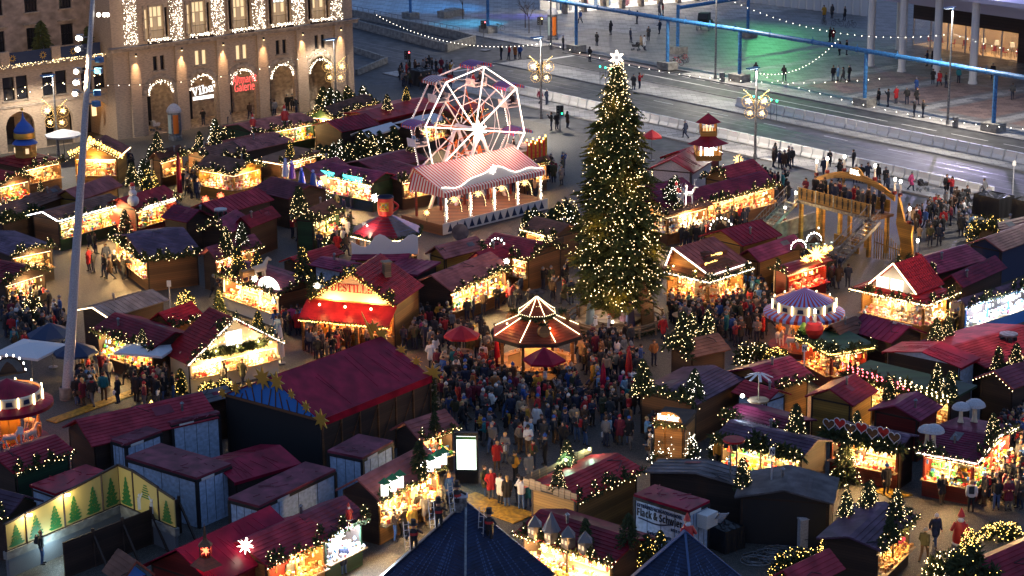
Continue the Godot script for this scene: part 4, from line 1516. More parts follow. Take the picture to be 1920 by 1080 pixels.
func culture_hall() -> void:
	var o := thing("glass_hall","modern hall with white columns, brown panels, a lit café and bright shop windows","building",R(0,0))
	var T := T3(Basis(E1,UP,-E2),O3)
	var at := func(s: float,t: float,y: float) -> Vector3: return E1*s+E2*t+V3(0,y,0)
	var b := B.new()
	# café glazing,with the panelled wall above
	slab_at(b,17.2,53.1,4.6,V3(15.6,2.6,0.3))
	slab_at(b,35.0,53.0,3.0,V3(20.0,6.0,0.3))
	slab_at(b,25.3,53.06,1.6,V3(0.9,3.4,0.3))
	part(o,"panel_wall",b,M.brown_panel)
	slab_at(b,24,50.8,7.0,V3(34,1.9,5.0))
	slab_at(b,24,46.0,7.4,V3(40,2.2,0.5))
	part(o,"fascia",b,M.lavender)
	for k in 7:
		slab_at(b,9.5+2.6*k,53.0,1.65,V3(0.12,3.3,0.12))
		part(o,"mullion",b,M.steel_pale)
	for k in 6:
		slab_at(b,10.8+2.6*k,53.04,1.65,V3(2.46,3.2,0.02))
		var pn := part(o,"cafe_pane",b,glass_pane())
		slab_at(b,10.8+2.6*k,53.02,6.15,V3(2.3,0.5,0.06))
		part(o,"upper_window",b,M.window_warm)
	slab_at(b,17.3,57.6,1.65,V3(15.8,3.3,0.2))
	slab_at(b,17.3,55.4,3.34,V3(15.8,0.1,4.4))
	slab_at(b,17.3,55.4,0.13,V3(15.8,0.05,4.4))
	part(o,"cafe_room",b,M.cream)
	for k in 3:
		var f := thing("floor_lamp","café floor lamp with pale shade behind the glass, %s from the left" % ["first","second","third"][k],"lamp",R([20.3,22.2,24.4][k]-1.0,53.8,0.16),0,"floor lamps in the café")
		for q in 3:
			b.tube(V3(cos(q*2.1)*0.35,0,sin(q*2.1)*0.35),V3(0,1.4,0),0.025,0.02,5)
		part(f,"tripod",b,M.wood_pale)
		b.lathe(V3(0,1.35,0),[[0.3,0],[0.22,0.5]],12)
		part(f,"lamp_shade",b,M.window_warm)
		b.ball(V3(0,1.62,0),V3(0.06,0.06,0.06),6)
		part(f,"bulb",b,M.bulb)
		lamp(f,V3(0,1.62,0),K(1,0.8,0.55),1.5,0.05)
	for k in 9:
		var c := thing("cafe_chair","red chair in the café window row, number counted from the left: %s" % ["one","two","three","four","five","six","seven","eight","nine"][k],"chair",R(10.6+1.6*k,54.6+rnd(-0.4,0.6),0.16),rnd(0,TAU),"red café chairs")
		b.box(V3(0,0.45,0),V3(0.45,0.06,0.45))
		part(c,"seat",b,M.red)
		b.box(V3(0,0.75,-0.22),V3(0.45,0.5,0.05))
		part(c,"backrest",b,M.red)
		for q in 4:
			b.tube(V3(0.19*(1 if q % 2 else -1),0,0.19*(1 if q/2 else -1)),V3(0.19*(1 if q % 2 else -1),0.43,0.19*(1 if q/2 else -1)),0.02,0.02,5)
			part(c,"leg",b,M.black)
	for k in 4:
		slab_at(b,11.5+3.8*k,55.6,3.26,V3(1.6,0.06,0.12))
		part(o,"ceiling_lamp",b,M.tube_white)
		lamp(o,at.call(11.5+3.8*k,55.6,3.1),K(1,0.82,0.6),2.4 if k == 0 else 1.1,0.2)
	for p in [[15.5,38.8],[20.3,38.6],[25.2,38.6],[30.2,38.6],[10.4,49.5]]:
		b.tube(at.call(p[0],p[1],0.1),at.call(p[0],p[1],9.0),0.42,0.42,18)
		b.tube(at.call(p[0],p[1],0.1),at.call(p[0],p[1],0.3),0.5,0.5,18)
		part(o,"column",b,M.white)
	slab_at(b,24,42.0,9.2,V3(44,0.5,9.0))
	part(o,"canopy_roof",b,M.lavender)
	# bright shop windows along the side that faces the crossing
	var side := T3(Basis(E2,UP,E1)*Basis(UP,-0.16),at.call(-38.0,41,0))
	b.bx(side*at0(V3(10,2.0,-4.5)),V3(26,4.0,0.2))
	b.bx(side*at0(V3(10,4.1,-2.2)),V3(26,0.3,5.2))
	b.bx(side*at0(V3(10,0.12,-2.2)),V3(26,0.06,5.0))
	b.bx(side*at0(V3(10,8.2,-2.2)),V3(26,8.0,4.6))
	part(o,"shop_room",b,M.white)
	for k in 9:
		b.bx(side*at0(V3(-2+3.0*k,2.0,0.3)),V3(0.55,4.0,0.7))
		part(o,"shop_pillar",b,M.stone_pale)
		if k < 8:
			b.bx(side*at0(V3(-0.5+3.0*k,2.0,0)),V3(2.4,3.9,0.03))
			part(o,"shop_pane",b,glass_pane())
			b.bx(side*at0(V3(-0.5+3.0*k,3.92,-1.0)),V3(1.8,0.06,0.6))
			b.bx(side*at0(V3(-0.5+3.0*k,2.4,-4.36)),V3(2.5,2.6,0.05))
			part(o,"shop_light",b,M.shop_white)
			lamp(o,side*V3(-0.5+3.0*k,3.6,-0.9),K(1,0.93,0.84),9.0,0.4)
			for q in 5:
				b.tint(pick(PAL.cold)*0.5)
				b.bx(side*at0(V3(-1.3+3.0*k+q*0.42,0.8,-2.0+rnd(-1,1))),V3(0.34,rnd(0.7,1.7),0.34))
			part(o,"shop_display",b,M.vertex,true)
	# unseen floodlights, out of view above, placed to tint the paving
	var spots := [[-18,58,1500,95,K(0.42,1.0,0.56),150.0,40.0],[-22,58,1380,75,K(0.42,1.0,0.56),120.0,36.0],[-36,38,790,14,K(0.05,0.6,1.0),1300.0,18.0],[-36,37,880,46,K(0.04,0.75,1.0),800.0,15.0],[-35.5,41,975,30,K(0.35,0.3,1.0),420.0,18.0],[24,45.5,1800,190,K(0.8,0.76,1.0),1100.0,46.0],[12,45.5,1620,130,K(0.8,0.78,1.0),1000.0,44.0]]
	for k in spots:
		var p: Vector3 = at.call(k[0],k[1],12.5)
		b.box(p+V3(0,0.25,0),V3(0.6,0.3,0.6))
		var fl := part(o,"floodlight",b,M.black)
		b.box(p+V3(0,0.08,0),V3(0.5,0.04,0.5))
		var gm: StandardMaterial3D = glow("unseen_flood",k[4],4.0)
		part(fl,"lamp_glass",b,gm)
		spot(o,p,G(k[2],k[3])-o.position,k[4],k[5],k[6],0.3,1.0)
	for k in 40:
		var p: Vector3 = at.call(-34+k*0.62,63.2+k*0.07,1.7)
		b.bx(T3(T.basis.rotated(UP,0.5 if k % 2 else -0.5),p),V3(0.72,3.4,0.06))
	solo("site_hoarding","pleated pale hoarding along the back of the green lit plaza","hoarding",b,M.white,o.position)
var _pane: StandardMaterial3D
func glass_pane() -> StandardMaterial3D:
	if _pane == null:
		_pane = StandardMaterial3D.new()
		_pane.transparency = BaseMaterial3D.TRANSPARENCY_ALPHA
		_pane.albedo_color = K(0.9,0.95,1.0,0.08)
		_pane.roughness = 0.05
	return _pane
func street_lamp(base: Vector3,h: float,label: String,ring_y: float,head := true,energy := 60.0) -> Node3D:
	var o := thing("street_lamp",label,"street lamp",base)
	var b := B.new()
	b.tube(O3,V3(0,h,0),0.13,0.07,10)
	b.tube(O3,V3(0,0.5,0),0.19,0.17,10)
	part(o,"pole",b,M.steel)
	if head:
		b.bx(T3(Basis(E1,UP,-E2),V3(0,h+0.02,0)-E2*0.5),V3(0.5,0.1,1.3))
		b.tube(V3(0,h-0.2,0),V3(0,h+0.06,0),0.1)
		part(o,"lamp_head",b,M.pipe_blue)
		b.bx(T3(Basis(E1,UP,-E2),V3(0,h-0.045,0)-E2*0.55),V3(0.36,0.02,1.0))
		part(o,"lamp_glass",b,M.tube_cold)
		spot(o,V3(0,h-0.12,0)-E2*0.55,V3(0,0,0)-E2*0.5,K(1.0,0.94,0.86),energy*3.0,76.0,0.35,0.5)
	if ring_y > 0.0:
		var fr := B.new()
		var li := B.new()
		var st := B.new()
		var X := view.x
		for s in [-1.0,1.0]:
			var pts := []
			for k in 15:
				var u := k/14.0
				pts.append(V3(0,ring_y-0.9+2.5*u-0.35*u*u,0)+X*s*(0.08+1.05*pow(u,2.3)))
			fr.path(pts,0.025,5)
			for k in 14:
				beads(li,pts[k]+V3(0,0.03,0),pts[k+1]+V3(0,0.03,0),0.12,0.024)
			for q in 2:
				var r := 0.56 if q == 0 else 0.48
				var c: Vector3 = V3(0,ring_y+(0.25 if q == 0 else -0.85),0)+X*s*(0.72 if q == 0 else 0.55)
				var ring := []
				for k in 21:
					var a := TAU*k/20
					ring.append(c+X*cos(a)*r+V3(0,sin(a)*r,0))
				fr.path(ring,0.02,4)
				for k in 20:
					beads(li,ring[k],ring[k+1],0.2,0.022)
				burst(st,c,r*0.72,14,0.2)
				part(o,"paper_star",st,M.star_warm)
		part(o,"ornament_frame",fr,M.gold)
		part(o,"fairy_lights",li,M.bulb,true)
	blocks.append([at0(-base),0.2,0.2])
	return o
func light_chain(label: String,p: Vector3,q: Vector3,sag: float,gap := 0.85,mat := "bulb_white",r := 0.034) -> void:
	var o := thing("light_chain",label,"light chain",O3,0,"chains of bulbs over the street")
	var b := B.new()
	var pts := []
	for k in 25:
		var t := k/24.0
		pts.append(p.lerp(q,t)+V3(0,-sag*4*t*(1-t),0))
	b.path(pts,0.012,3)
	part(o,"cable",b,M.black)
	var n := int((q-p).length()/gap)
	for i in range(1,n):
		var t := float(i)/n
		b.ball(p.lerp(q,t)+V3(0,-sag*4*t*(1-t)-0.07,0),V3(r,r,r),6)
	part(o,"bulbs",b,M[mat],true)
func pipe_run() -> void:
	var o := thing("blue_pipe","long raised blue pipe on blue posts with concrete feet along the road","pipe",O3)
	var y := 5.7
	var pts := [R(-40,21.5,y),R(-14.3,20.8,y),R(1.6,20.7,y),R(12.5,21.2,y),R(30.8,20.9,y),R(47.5,20.5,y),R(66,20.5,y)]
	var b := B.new()
	for i in pts.size()-1:
		b.tube(pts[i],pts[i+1],0.24,0.24,12)
		for q in 6:
			var m: Vector3 = (pts[i] as Vector3).lerp(pts[i+1],0.08+0.17*q)
			b.tube(m-E1*0.05,m+E1*0.05,0.3 if q % 2 else 0.265,-1.0,12)
			if q % 2: b.bar(m+V3(0,0.24,0),m+V3(0,0.55,0),0.05,0.05)
	part(o,"pipe",b,M.pipe_blue)
	b.tube(R(-5.4,28.8,5.4),R(-7,62,5.4),0.22,0.22,12)
	part(o,"side_pipe",b,M.pipe_blue)
	for p in [[-14.3,20.8],[1.6,20.7],[12.5,21.2],[30.8,20.9],[47.5,20.5],[-5.4,28.8],[-8.4,43.3],[-48.6,21.6],[-32.7,22.0]]:
		b.tube(R(p[0],p[1],0.8),R(p[0],p[1],5.75),0.2,0.2,10)
		b.tube(R(p[0],p[1],2.4),R(p[0],p[1],2.5),0.24,0.24,10)
		part(o,"post",b,M.pipe_blue)
		b.bx(T3(Basis(E1,UP,-E2),R(p[0],p[1],0.5)),V3(1.9,0.8,1.5))
		part(o,"concrete_foot",b,M.concrete)
func barriers() -> void:
	var first: Node3D = null
	for row in [[-0.9,-1.2,49,"in the long row on the market side","barrier row along the market side"],[11.2,23.0,32,"in the row on the tram platform","barrier row on the tram platform"]]:
		for k in row[2]:
			var at := R(row[1]+1.36*k,row[0]+(0.02 if k % 2 else -0.02),0.14 if row[0] > 5 else 0.1)
			if first == null:
				first = thing("road_barrier","white concrete barrier, 1st from the left "+row[3],"barrier",at,0,row[4])
				first.set_meta("called","road_barrier")
				var b := B.new()
				b.prism(PV([V2(-0.33,0),V2(0.33,0),V2(0.33,0.12),V2(0.17,0.4),V2(0.13,0.86),V2(0.1,0.9),V2(-0.1,0.9),V2(-0.13,0.86),V2(-0.17,0.4),V2(-0.33,0.12)]),T3(Basis(-E2,UP,-E1),O3),1.22)
				part(first,"block",b,M.white)
				for q in 5:
					b.bx(T3(Basis(E1,UP,-E2),-E2*0.125+E1*(-0.45+q*0.2)+V3(0,0.8,0)),V3(0.13,0.05,0.02))
				part(first,"red_mark",b,M.red)
			else:
				var c := copy(first,"white concrete barrier, %d%s from the left %s" % [k+1,"st" if k % 10 == 0 and k != 10 else "nd" if k % 10 == 1 and k != 11 else "rd" if k % 10 == 2 and k != 12 else "th",row[3]],at,0,1.0,row[4])
				if (k*7) % 5 > 2 and c.has_node("red_mark"):
					c.get_node("red_mark").free()
# ---- the big things of the market
func stripes(o: Node,e0: Vector3,e1: Vector3,t1: Vector3,t0: Vector3,n: int,a: String,b2: String,thick := 0.03) -> void:
	for k in 2:
		var b := B.new()
		var up := (e1-e0).cross(t0-e0).normalized()*thick
		for i in n:
			if i % 2 != k: continue
			var p := e0.lerp(e1,float(i)/n)
			var q := e0.lerp(e1,float(i+1)/n)
			var r := t0.lerp(t1,float(i+1)/n)
			var s := t0.lerp(t1,float(i)/n)
			b.quad(p+up,q+up,r+up,s+up)
			b.quad(q,p,s,r)
			b.quad(p,q,q+up,p+up)
			b.quad(r,s,s+up,r+up)
			b.quad(q,r,r+up,q+up)
			b.quad(s,p,p+up,s+up)
		part(o,"red_stripe" if k == 0 else "white_stripe",b,M[a if k == 0 else b2])
func ferris_wheel() -> void:
	var base := G(894,392)
	var o := thing("ferris_wheel","lit white ferris wheel with striped gondola canopies behind the striped pavilion","ferris wheel",base)
	var r := 5.2
	var hub := 6.65
	var P := func(a: float,z: float,rr: float) -> Vector3: return E2*sin(a)*rr+V3(0,hub+cos(a)*rr,0)+E1*z
	var a0 := deg_to_rad(10.6)
	for z in [0.0,-2.0]:
		var lit := B.new()
		var fr := B.new()
		for k in 8:
			var a: float = a0+TAU*k/8
			var a1: float = a0+TAU*(k+1)/8
			fr.bar(P.call(a,z,r),P.call(a1,z,r),0.1,0.1)
			fr.bar(P.call(a,z,0.3),P.call(a,z,r),0.09,0.09)
			fr.bar(P.call(a,z,r*0.5),P.call(a1,z,r*0.5),0.05,0.05)
			if z == 0.0:
				lit.bar(P.call(a,0.07,r),P.call(a1,0.07,r),0.045,0.045)
				lit.bar(P.call(a,0.07,0.5),P.call(a,0.07,r),0.045,0.045)
			else:
				beads(lit,P.call(a,-2.08,r),P.call(a1,-2.08,r),0.16,0.04)
		part(o,"wheel_rim",fr,M.white_metal)
		part(o,"rim_lights",lit,M.bulb_white if z < 0 else M.tube_white,z < 0)
		var ring := B.new()
		var pts := []
		for k in 33:
			pts.append(P.call(TAU*k/32,z-0.3,r*0.74))
		ring.path(pts,0.03,4)
		part(o,"inner_ring",ring,M.white_metal)
	var b := B.new()
	for k in 8:
		var a: float = a0+TAU*k/8
		b.bar(P.call(a,0,r*0.42),P.call(a+0.4,-2.0,r*0.42),0.06,0.06)
		b.bar(P.call(a,0,0.4),P.call(a,-2.0,r*0.6),0.05,0.05)
	part(o,"orange_brace",b,M.orange)
	b.tube(P.call(0,0.5,0),P.call(0,-2.6,0),0.16,0.16,10)
	part(o,"axle",b,M.white_metal)
	b.prism(rays(0.85,0.3,10),T3(Basis(E2,UP,E1),V3(0,hub,0)+E1*0.4),0.1)
	b.ball(V3(0,hub,0)+E1*0.5,V3(0.28,0.28,0.28),8)
	part(o,"hub_star",b,M.bulb_white)
	lamp(o,V3(0,hub,0)+E1*1.1,K(1,0.74,0.6),16.0,0.3)
	for k in 6: lamp(o,P.call(a0+TAU*(k+0.5)/6,0.5,r*0.72),K(1,0.7,0.58),5.0,0.3)  # lamps added round the wheel, standing for the light of its tubes
	for z in [0.55,-2.6]:
		for s in [-1.0,1.0]:
			b.bar(V3(0,hub,0)+E1*z,E2*s*2.9+E1*z,0.24,0.2)
			part(o,"support_leg",b,M.white_metal)
			b.bar(V3(0,hub-1.2,0)+E1*z,E2*s*1.3+E1*(z*1.3),0.1,0.1)
			for q in 4:
				b.bar(E2*s*2.9*(0.3+0.16*q)+V3(0,hub*(0.7-0.16*q),0)+E1*z,E2*s*1.3*(0.3+0.16*q)+V3(0,hub*(0.62-0.16*q),0)+E1*z,0.06,0.06)
			part(o,"leg_brace",b,M.orange)
	for k in 8:
		var a: float = a0+TAU*k/8
		var c: Vector3 = P.call(a,-1.0,r)
		var g := B.new()
		g.tube(c-E1*0.95,c+E1*0.95,0.05)
		for s in [-1.0,1.0]:
			g.bar(c+E2*0.1*s,c+E2*0.75*s+V3(0,-1.5,0),0.05,0.05)
		var go := part(o,"gondola",g,M.white_metal)
		for s in [-1.0,1.0]:
			g.bx(T3(Basis(E2,UP,E1),c+E2*0.62*s+V3(0,-1.35,0))*T3(Basis(V3(0,0,1),-0.15*s),O3),V3(0.08,0.62,1.1))
			g.bx(T3(Basis(E2,UP,E1),c+E2*0.42*s+V3(0,-1.4,0)),V3(0.42,0.08,1.1))
		g.bx(T3(Basis(E2,UP,E1),c+V3(0,-1.68,0)),V3(1.2,0.08,1.1))
		part(go,"basket",g,M.white)
		var cv := [B.new(),B.new()]
		for s in 12:
			for q in 6:
				var u0 := -0.95+1.9*q/6.0
				var u1 := -0.95+1.9*(q+1)/6.0
				var h0 := 0.28*(1.0-u0*u0)
				var h1 := 0.28*(1.0-u1*u1)
				var z0 := -0.95+1.9*s/12.0
				var z1 := z0+1.9/12.0
				var d := c+V3(0,0.05,0)
				cv[s % 2].quad(d+E2*u0+E1*z1+V3(0,h0,0),d+E2*u1+E1*z1+V3(0,h1,0),d+E2*u1+E1*z0+V3(0,h1,0),d+E2*u0+E1*z0+V3(0,h0,0))
			for q in [-0.95,0.95]:
				var z0 := -0.95+1.9*s/12.0
				var d: Vector3 = c+E2*q+V3(0,0.05,0)
				cv[s % 2].quad(d+E1*z0+V3(0,-0.22,0),d+E1*(z0+1.9/12.0)+V3(0,-0.22,0),d+E1*(z0+1.9/12.0),d+E1*z0)
		part(go,"canopy_red",cv[0],M.red)
		part(go,"canopy_blue",cv[1],M.blue if k < 7 else M.white)
		for s in [-1.0,1.0]:
			if (k+int(s)) % 3 != 0:
				person(base+c+E2*0.42*s+V3(0,-1.86,0),yaw_of(-E2*s),"in the %s gondola of the ferris wheel" % ["top","upper right","right","lower right","bottom","lower left","left","upper left"][k],{"pose": "sitting","size": 0.95})
	blocks.append([T3(Basis(E2,UP,E1),base).affine_inverse(),5.0,2.6])
	# the pavilion in front
	var he := 3.3
	var A := G(797,328,he)
	var Bc := G(833,364,he)
	var C := G(1022,320,he)
	var X := flat(C-Bc)
	var Z := X.cross(UP)
	var lw := (C-Bc).length()
	var lu := 4.2
	var mid := Bc+X*lw/2-Z*lu/2
	var p := thing("striped_pavilion","long pavilion with red and white striped roof before the ferris wheel","pavilion",V3(mid.x,0,mid.z))
	p.basis = Basis(X,UP,Z)
	var hx := lw/2
	var hz := lu/2
	stripes(p,V3(-hx,he,hz),V3(hx,he,hz),V3(hx,he+1.5,-hz+0.6),V3(-hx,he+1.5,-hz+0.6),72,"red","white")
	stripes(p,V3(hx,he+0.6,-hz),V3(-hx,he+0.6,-hz),V3(-hx,he+1.5,-hz+0.6),V3(hx,he+1.5,-hz+0.6),72,"red","white")
	stripes(p,V3(-hx,he-0.36,hz+0.03),V3(hx,he-0.36,hz+0.03),V3(hx,he,hz),V3(-hx,he,hz),72,"red","white")
	stripes(p,V3(-hx,he-0.3,-hz),V3(-hx,he-0.3,hz),V3(-hx,he+0.2,hz),V3(-hx,he+1.3,-hz+0.6),24,"red","white")
	var wave := PV([V2(-hx,0),V2(hx,0)])
	var top := []
	for k in 33:
		var u := 1.0-k/16.0
		top.append(V2(u*hx,0.16+0.75*exp(-u*u*7.0)+0.13*sin(u*11.0)))
	for v in top: wave.append(v)
	b.prism(wave,T3(Basis.IDENTITY.rotated(Vector3.RIGHT,-0.25),V3(0,he+0.16,hz-0.3)),0.06)
	part(p,"wave_sign",b,M.snow)
	for k in 32:
		b.bar(V3(top[k].x,he+0.18+top[k].y,hz-0.2-0.25*top[k].y),V3(top[k+1].x,he+0.18+top[k+1].y,hz-0.2-0.25*top[k+1].y),0.05,0.05)
	b.prism(rays(0.4,0.16,8),at0(V3(0,he+1.0,hz-0.3)),0.08)
	part(p,"sign_lights",b,M.tube_white)
	for k in 5:
		var x := -hx+0.35+(lw-0.7)*k/4
		b.box(V3(x,he/2,hz-0.25),V3(0.16,he,0.16))
		var post := part(p,"post",b,M.white)
		for q in 70:
			b.octa(V3(x+rnd(-0.12,0.12),rnd(1.0,he-0.3),hz-0.16+rnd(0,0.05)),0.022)
		part(post,"post_lights",b,M.bulb_white,true)
		b.box(V3(x,he/2,-hz+0.5),V3(0.14,he,0.14))
		part(p,"post",b,M.wood_red)
	for k in 4:
		var x := -hx+0.35+(lw-0.7)*(k+0.5)/4
		var arc := []
		for q in 17:
			arc.append(V3(x-cos(PI*q/16)*0.95,1.3+sin(PI*q/16)*1.35,hz-0.9))
		b.path(arc,0.05,5)
		part(p,"arch",b,M.bark)
		for q in 16: beads(b,arc[q]+V3(0,0,0.07),arc[q+1]+V3(0,0,0.07),0.11,0.024)
		part(p,"arch_lights",b,M.bulb,true)
		burst(b,V3(x,2.45,hz-0.7),0.36,16,0.15)
		part(p,"paper_star",b,M.star_warm)
		lamp(p,V3(x,2.8,hz-1.2),K(1.0,0.76,0.5),2.0,0.2)
	b.box(V3(0,0.42,-0.3),V3(lw+0.6,0.84,lu+0.6))
	part(p,"platform",b,M.wood)
	b.box(V3(0,0.5,hz+0.04),V3(lw+0.5,0.9,0.06))
	part(p,"front_board",b,M.white)
	for k in 14:
		var x := -hx+0.5+k*(lw-1.0)/13
		b.prism(PV([V2(-0.28,-0.3),V2(0.28,-0.3),V2(0.12,0.05),V2(0,0.34),V2(-0.15,0.0)]),at0(V3(x,0.5,hz+0.08)),0.02)
	part(p,"front_relief",b,M.navy)
	blocks.append([p.transform.affine_inverse(),hx+0.3,hz+0.4])
	huts["pavilion"] = p
	p.set_meta("size",V3(lw,he,lu)); p.set_meta("rise",1.0); p.set_meta("ridge","x")
func christmas_tree() -> void:
	var base := G(1155,612)
	var h := tall(base,118)
	var o := thing("christmas_tree","very tall decorated fir tree covered in warm lights at the centre of the market","christmas tree",base)
	var b := B.new()
	b.tube(O3,V3(0,h*0.5,0),0.3,0.16,12)
	b.tube(V3(0,h*0.5,0),V3(0,h*0.98,0),0.16,0.03,10)
	part(o,"trunk",b,M.bark)
	var lb := B.new()
	var sp := B.new()
	rng.seed = 99
	for k in 40:
		var z := rnd(0.0,0.8)
		var s := (1.0 if k % 2 else -1.0)
		needle(sp,V3(0,0,z),V3(s*rnd(0.35,0.9),rnd(-0.35,0.5),rnd(0.2,0.9)).normalized(),rnd(0.2,0.36)*(1.15-0.5*z),0.04)
	var mm := MultiMesh.new()
	mm.transform_format = MultiMesh.TRANSFORM_3D
	mm.use_colors = true
	mm.mesh = sp.mesh(M.leaf)
	var xs := []
	var cs := []
	var bulbs := []
	var radius := func(t: float) -> float:
		var prof := [2.2,3.0,3.05,2.85,2.65,2.45,2.2,1.75,1.25,0.8,0.12]
		var q := clampf(t,0,0.999)*10
		return lerpf(prof[int(q)],prof[int(q)+1],q-int(q))
	var low := 2.3
	for k in 680:
		var t := pow((k+0.5)/680.0,1.1)
		var y := low+(h-low)*t
		var a := k*2.39996+rnd(-0.25,0.25)
		var rr: float = radius.call(t)*rnd(0.66,1.02)*(0.93+0.1*sin(t*46.0+sin(a)*2.0))+(0.35 if k % 23 == 0 else 0.0)
		var tip := V3(sin(a)*rr,y-0.2-rr*0.22,cos(a)*rr)
		var root := V3(0,y+0.12,0)
		lb.tube(root,tip,0.04,0.01,4,false)
		var d := (tip-root).normalized()
		var n := int(3+rr*3.4)
		for i in n:
			var u := (i+0.6)/n
			var w := 0.12+0.38*u
			var p := root.lerp(tip,maxf(u,0.12))+V3(rnd(-w,w),rnd(-0.2,0.12),rnd(-w,w))*0.7
			var e := (d+V3(rnd(-0.6,0.6),rnd(-0.35,0.3),rnd(-0.6,0.6))).normalized()
			var x := UP.cross(e).normalized()
			var s := rnd(0.7,1.15)*(1.0 if t < 0.85 else 0.6)
			xs.append(T3(Basis(x,e.cross(x),e).scaled(Vector3.ONE*s),p))
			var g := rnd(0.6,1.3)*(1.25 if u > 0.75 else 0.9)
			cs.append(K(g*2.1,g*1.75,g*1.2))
		for q in 6 if t < 0.7 else 4:
			var u := rnd(0.55,1.06)
			bulbs.append(root.lerp(tip,u)+V3(rnd(-0.35,0.35),rnd(-0.05,0.3),rnd(-0.35,0.35)))
	mm.instance_count = xs.size()
	for i in xs.size():
		mm.set_instance_transform(i,xs[i])
		mm.set_instance_color(i,cs[i])
	part(o,"limbs",lb,M.bark)
	var mi := MultiMeshInstance3D.new()
	mi.name = "crown"
	mi.multimesh = mm
	o.add_child(mi)
	mi.set_meta("kind","stuff")
	for p in bulbs: b.octa(p,rnd(0.015,0.026) if rng.randf() < 0.93 else 0.04)
	part(o,"fairy_lights",b,M.bulb,true)
	for k in 16:  # lamps added round the crown, standing for the light of the strings
		var t := (k+0.5)/16.0
		var rr: float = radius.call(t)+0.35
		lamp(o,V3(sin(k*2.4)*rr,low+(h-low)*t,cos(k*2.4)*rr),K(1,0.72,0.34),1.7*(1.1-t),0.3)
	b.prism(rays(0.46,0.17,6),T3(view,V3(0,h+0.35,0)),0.12)
	var st := part(o,"tree_star",b,M.white)
	var so := rays(0.46,0.17,6)
	for i in so.size():
		var p3: Vector3 = view*V3(so[i].x,so[i].y,0.09)+V3(0,h+0.35,0)
		var q2: Vector2 = so[(i+1) % so.size()]
		b.bar(p3,view*V3(q2.x,q2.y,0.09)+V3(0,h+0.35,0),0.07,0.07)
	part(st,"star_lights",b,M.tube_white)
	blocks.append([at0(-base),2.6,2.6])
	# the crib at its foot: two curved wooden shells,a stepped stage,robed figures,a fence
	var c := thing("nativity_stage","round wooden crib stage with curved shells under the tall fir tree","nativity scene",base)
	b.lathe(O3,[[2.75,0],[2.75,0.5],[0,0.5]],40)
	b.lathe(O3,[[1.7,0.5],[1.7,0.72],[0,0.72]],36)
	part(c,"stage_floor",b,M.wood_pale)
	for s in 2:
		for k in 14:
			var u0 := k/14.0
			var u1 := (k+1)/14.0
			var g0 := deg_to_rad(-100-110*u0) if s == 0 else deg_to_rad(40+90*u0)
			var g1 := deg_to_rad(-100-110*u1) if s == 0 else deg_to_rad(40+90*u1)
			for j in 5:
				var y0 := 0.5+2.9*j/5.0
				var y1 := 0.5+2.9*(j+1)/5.0
				var r0 := 2.6-0.055*y0*y0
				var r1 := 2.6-0.055*y1*y1
				var f := B.new()
				b.quad(V3(sin(g0)*r0,y0,cos(g0)*r0),V3(sin(g1)*r0,y0,cos(g1)*r0),V3(sin(g1)*r1,y1,cos(g1)*r1),V3(sin(g0)*r1,y1,cos(g0)*r1))
				b.quad(V3(sin(g1)*(r0-0.12),y0,cos(g1)*(r0-0.12)),V3(sin(g0)*(r0-0.12),y0,cos(g0)*(r0-0.12)),V3(sin(g0)*(r1-0.12),y1,cos(g0)*(r1-0.12)),V3(sin(g1)*(r1-0.12),y1,cos(g1)*(r1-0.12)))
		part(c,"wooden_shell",b,M.wood_pale if s == 0 else M.wood_honey)
	var posts := B.new()
	for k in 28:
		var g0 := TAU*k/28
		var g1 := TAU*(k+1)/28
		for y in [0.45,0.85]:
			b.bar(V3(sin(g0)*3.25,y,cos(g0)*3.25),V3(sin(g1)*3.25,y,cos(g1)*3.25),0.05,0.1)
		if k % 2 == 0:
			posts.box(V3(sin(g0)*3.25,0.5,cos(g0)*3.25),V3(0.13,1.0,0.13))
			part(c,"fence_post",posts,M.wood_pale)
	part(c,"fence_rail",b,M.wood_pale)
	for k in 60:
		var g := TAU*k/60
		twigs(b,V3(sin(g)*3.0,0.2,cos(g)*3.0),V3(sin(g+0.1)*3.0,0.2,cos(g+0.1)*3.0),0.22,26)
	part(c,"fir_hedge",b,M.leaf,true)
	for k in 3:
		var p: Vector3 = [V3(-0.9,1.7,0.4),V3(0.5,2.2,-0.6),V3(-0.3,0.8,1.6)][k]
		b.ball(p,V3(0.09,0.09,0.09),6)
		part(c,"stage_light",b,M.bulb_white)
		lamp(c,p,K(0.95,0.95,1.0) if k != 1 else K(1.0,0.75,0.4),[3.5,4.0,1.6][k],0.08)
	var robes := [["grey robed crib figure with hat on the left of the stage",-1.75,0.9,1.7,K(0.15,0.2,0.2)],["dark robed crib figure at the front right of the stage",0.85,1.75,1.75,K(0.03,0.03,0.06)],["brown robed crib figure next to the tree trunk",0.5,1.0,1.6,K(0.16,0.06,0.06)],["kneeling white crib figure at the front left",-1.45,1.9,0.8,K(0.6,0.6,0.62)],["small pale crib figure in the middle of the stage",-0.55,1.85,0.75,K(0.45,0.48,0.55)],["red brown crib figure behind on the step",-0.3,0.2,1.5,K(0.3,0.08,0.03)]]
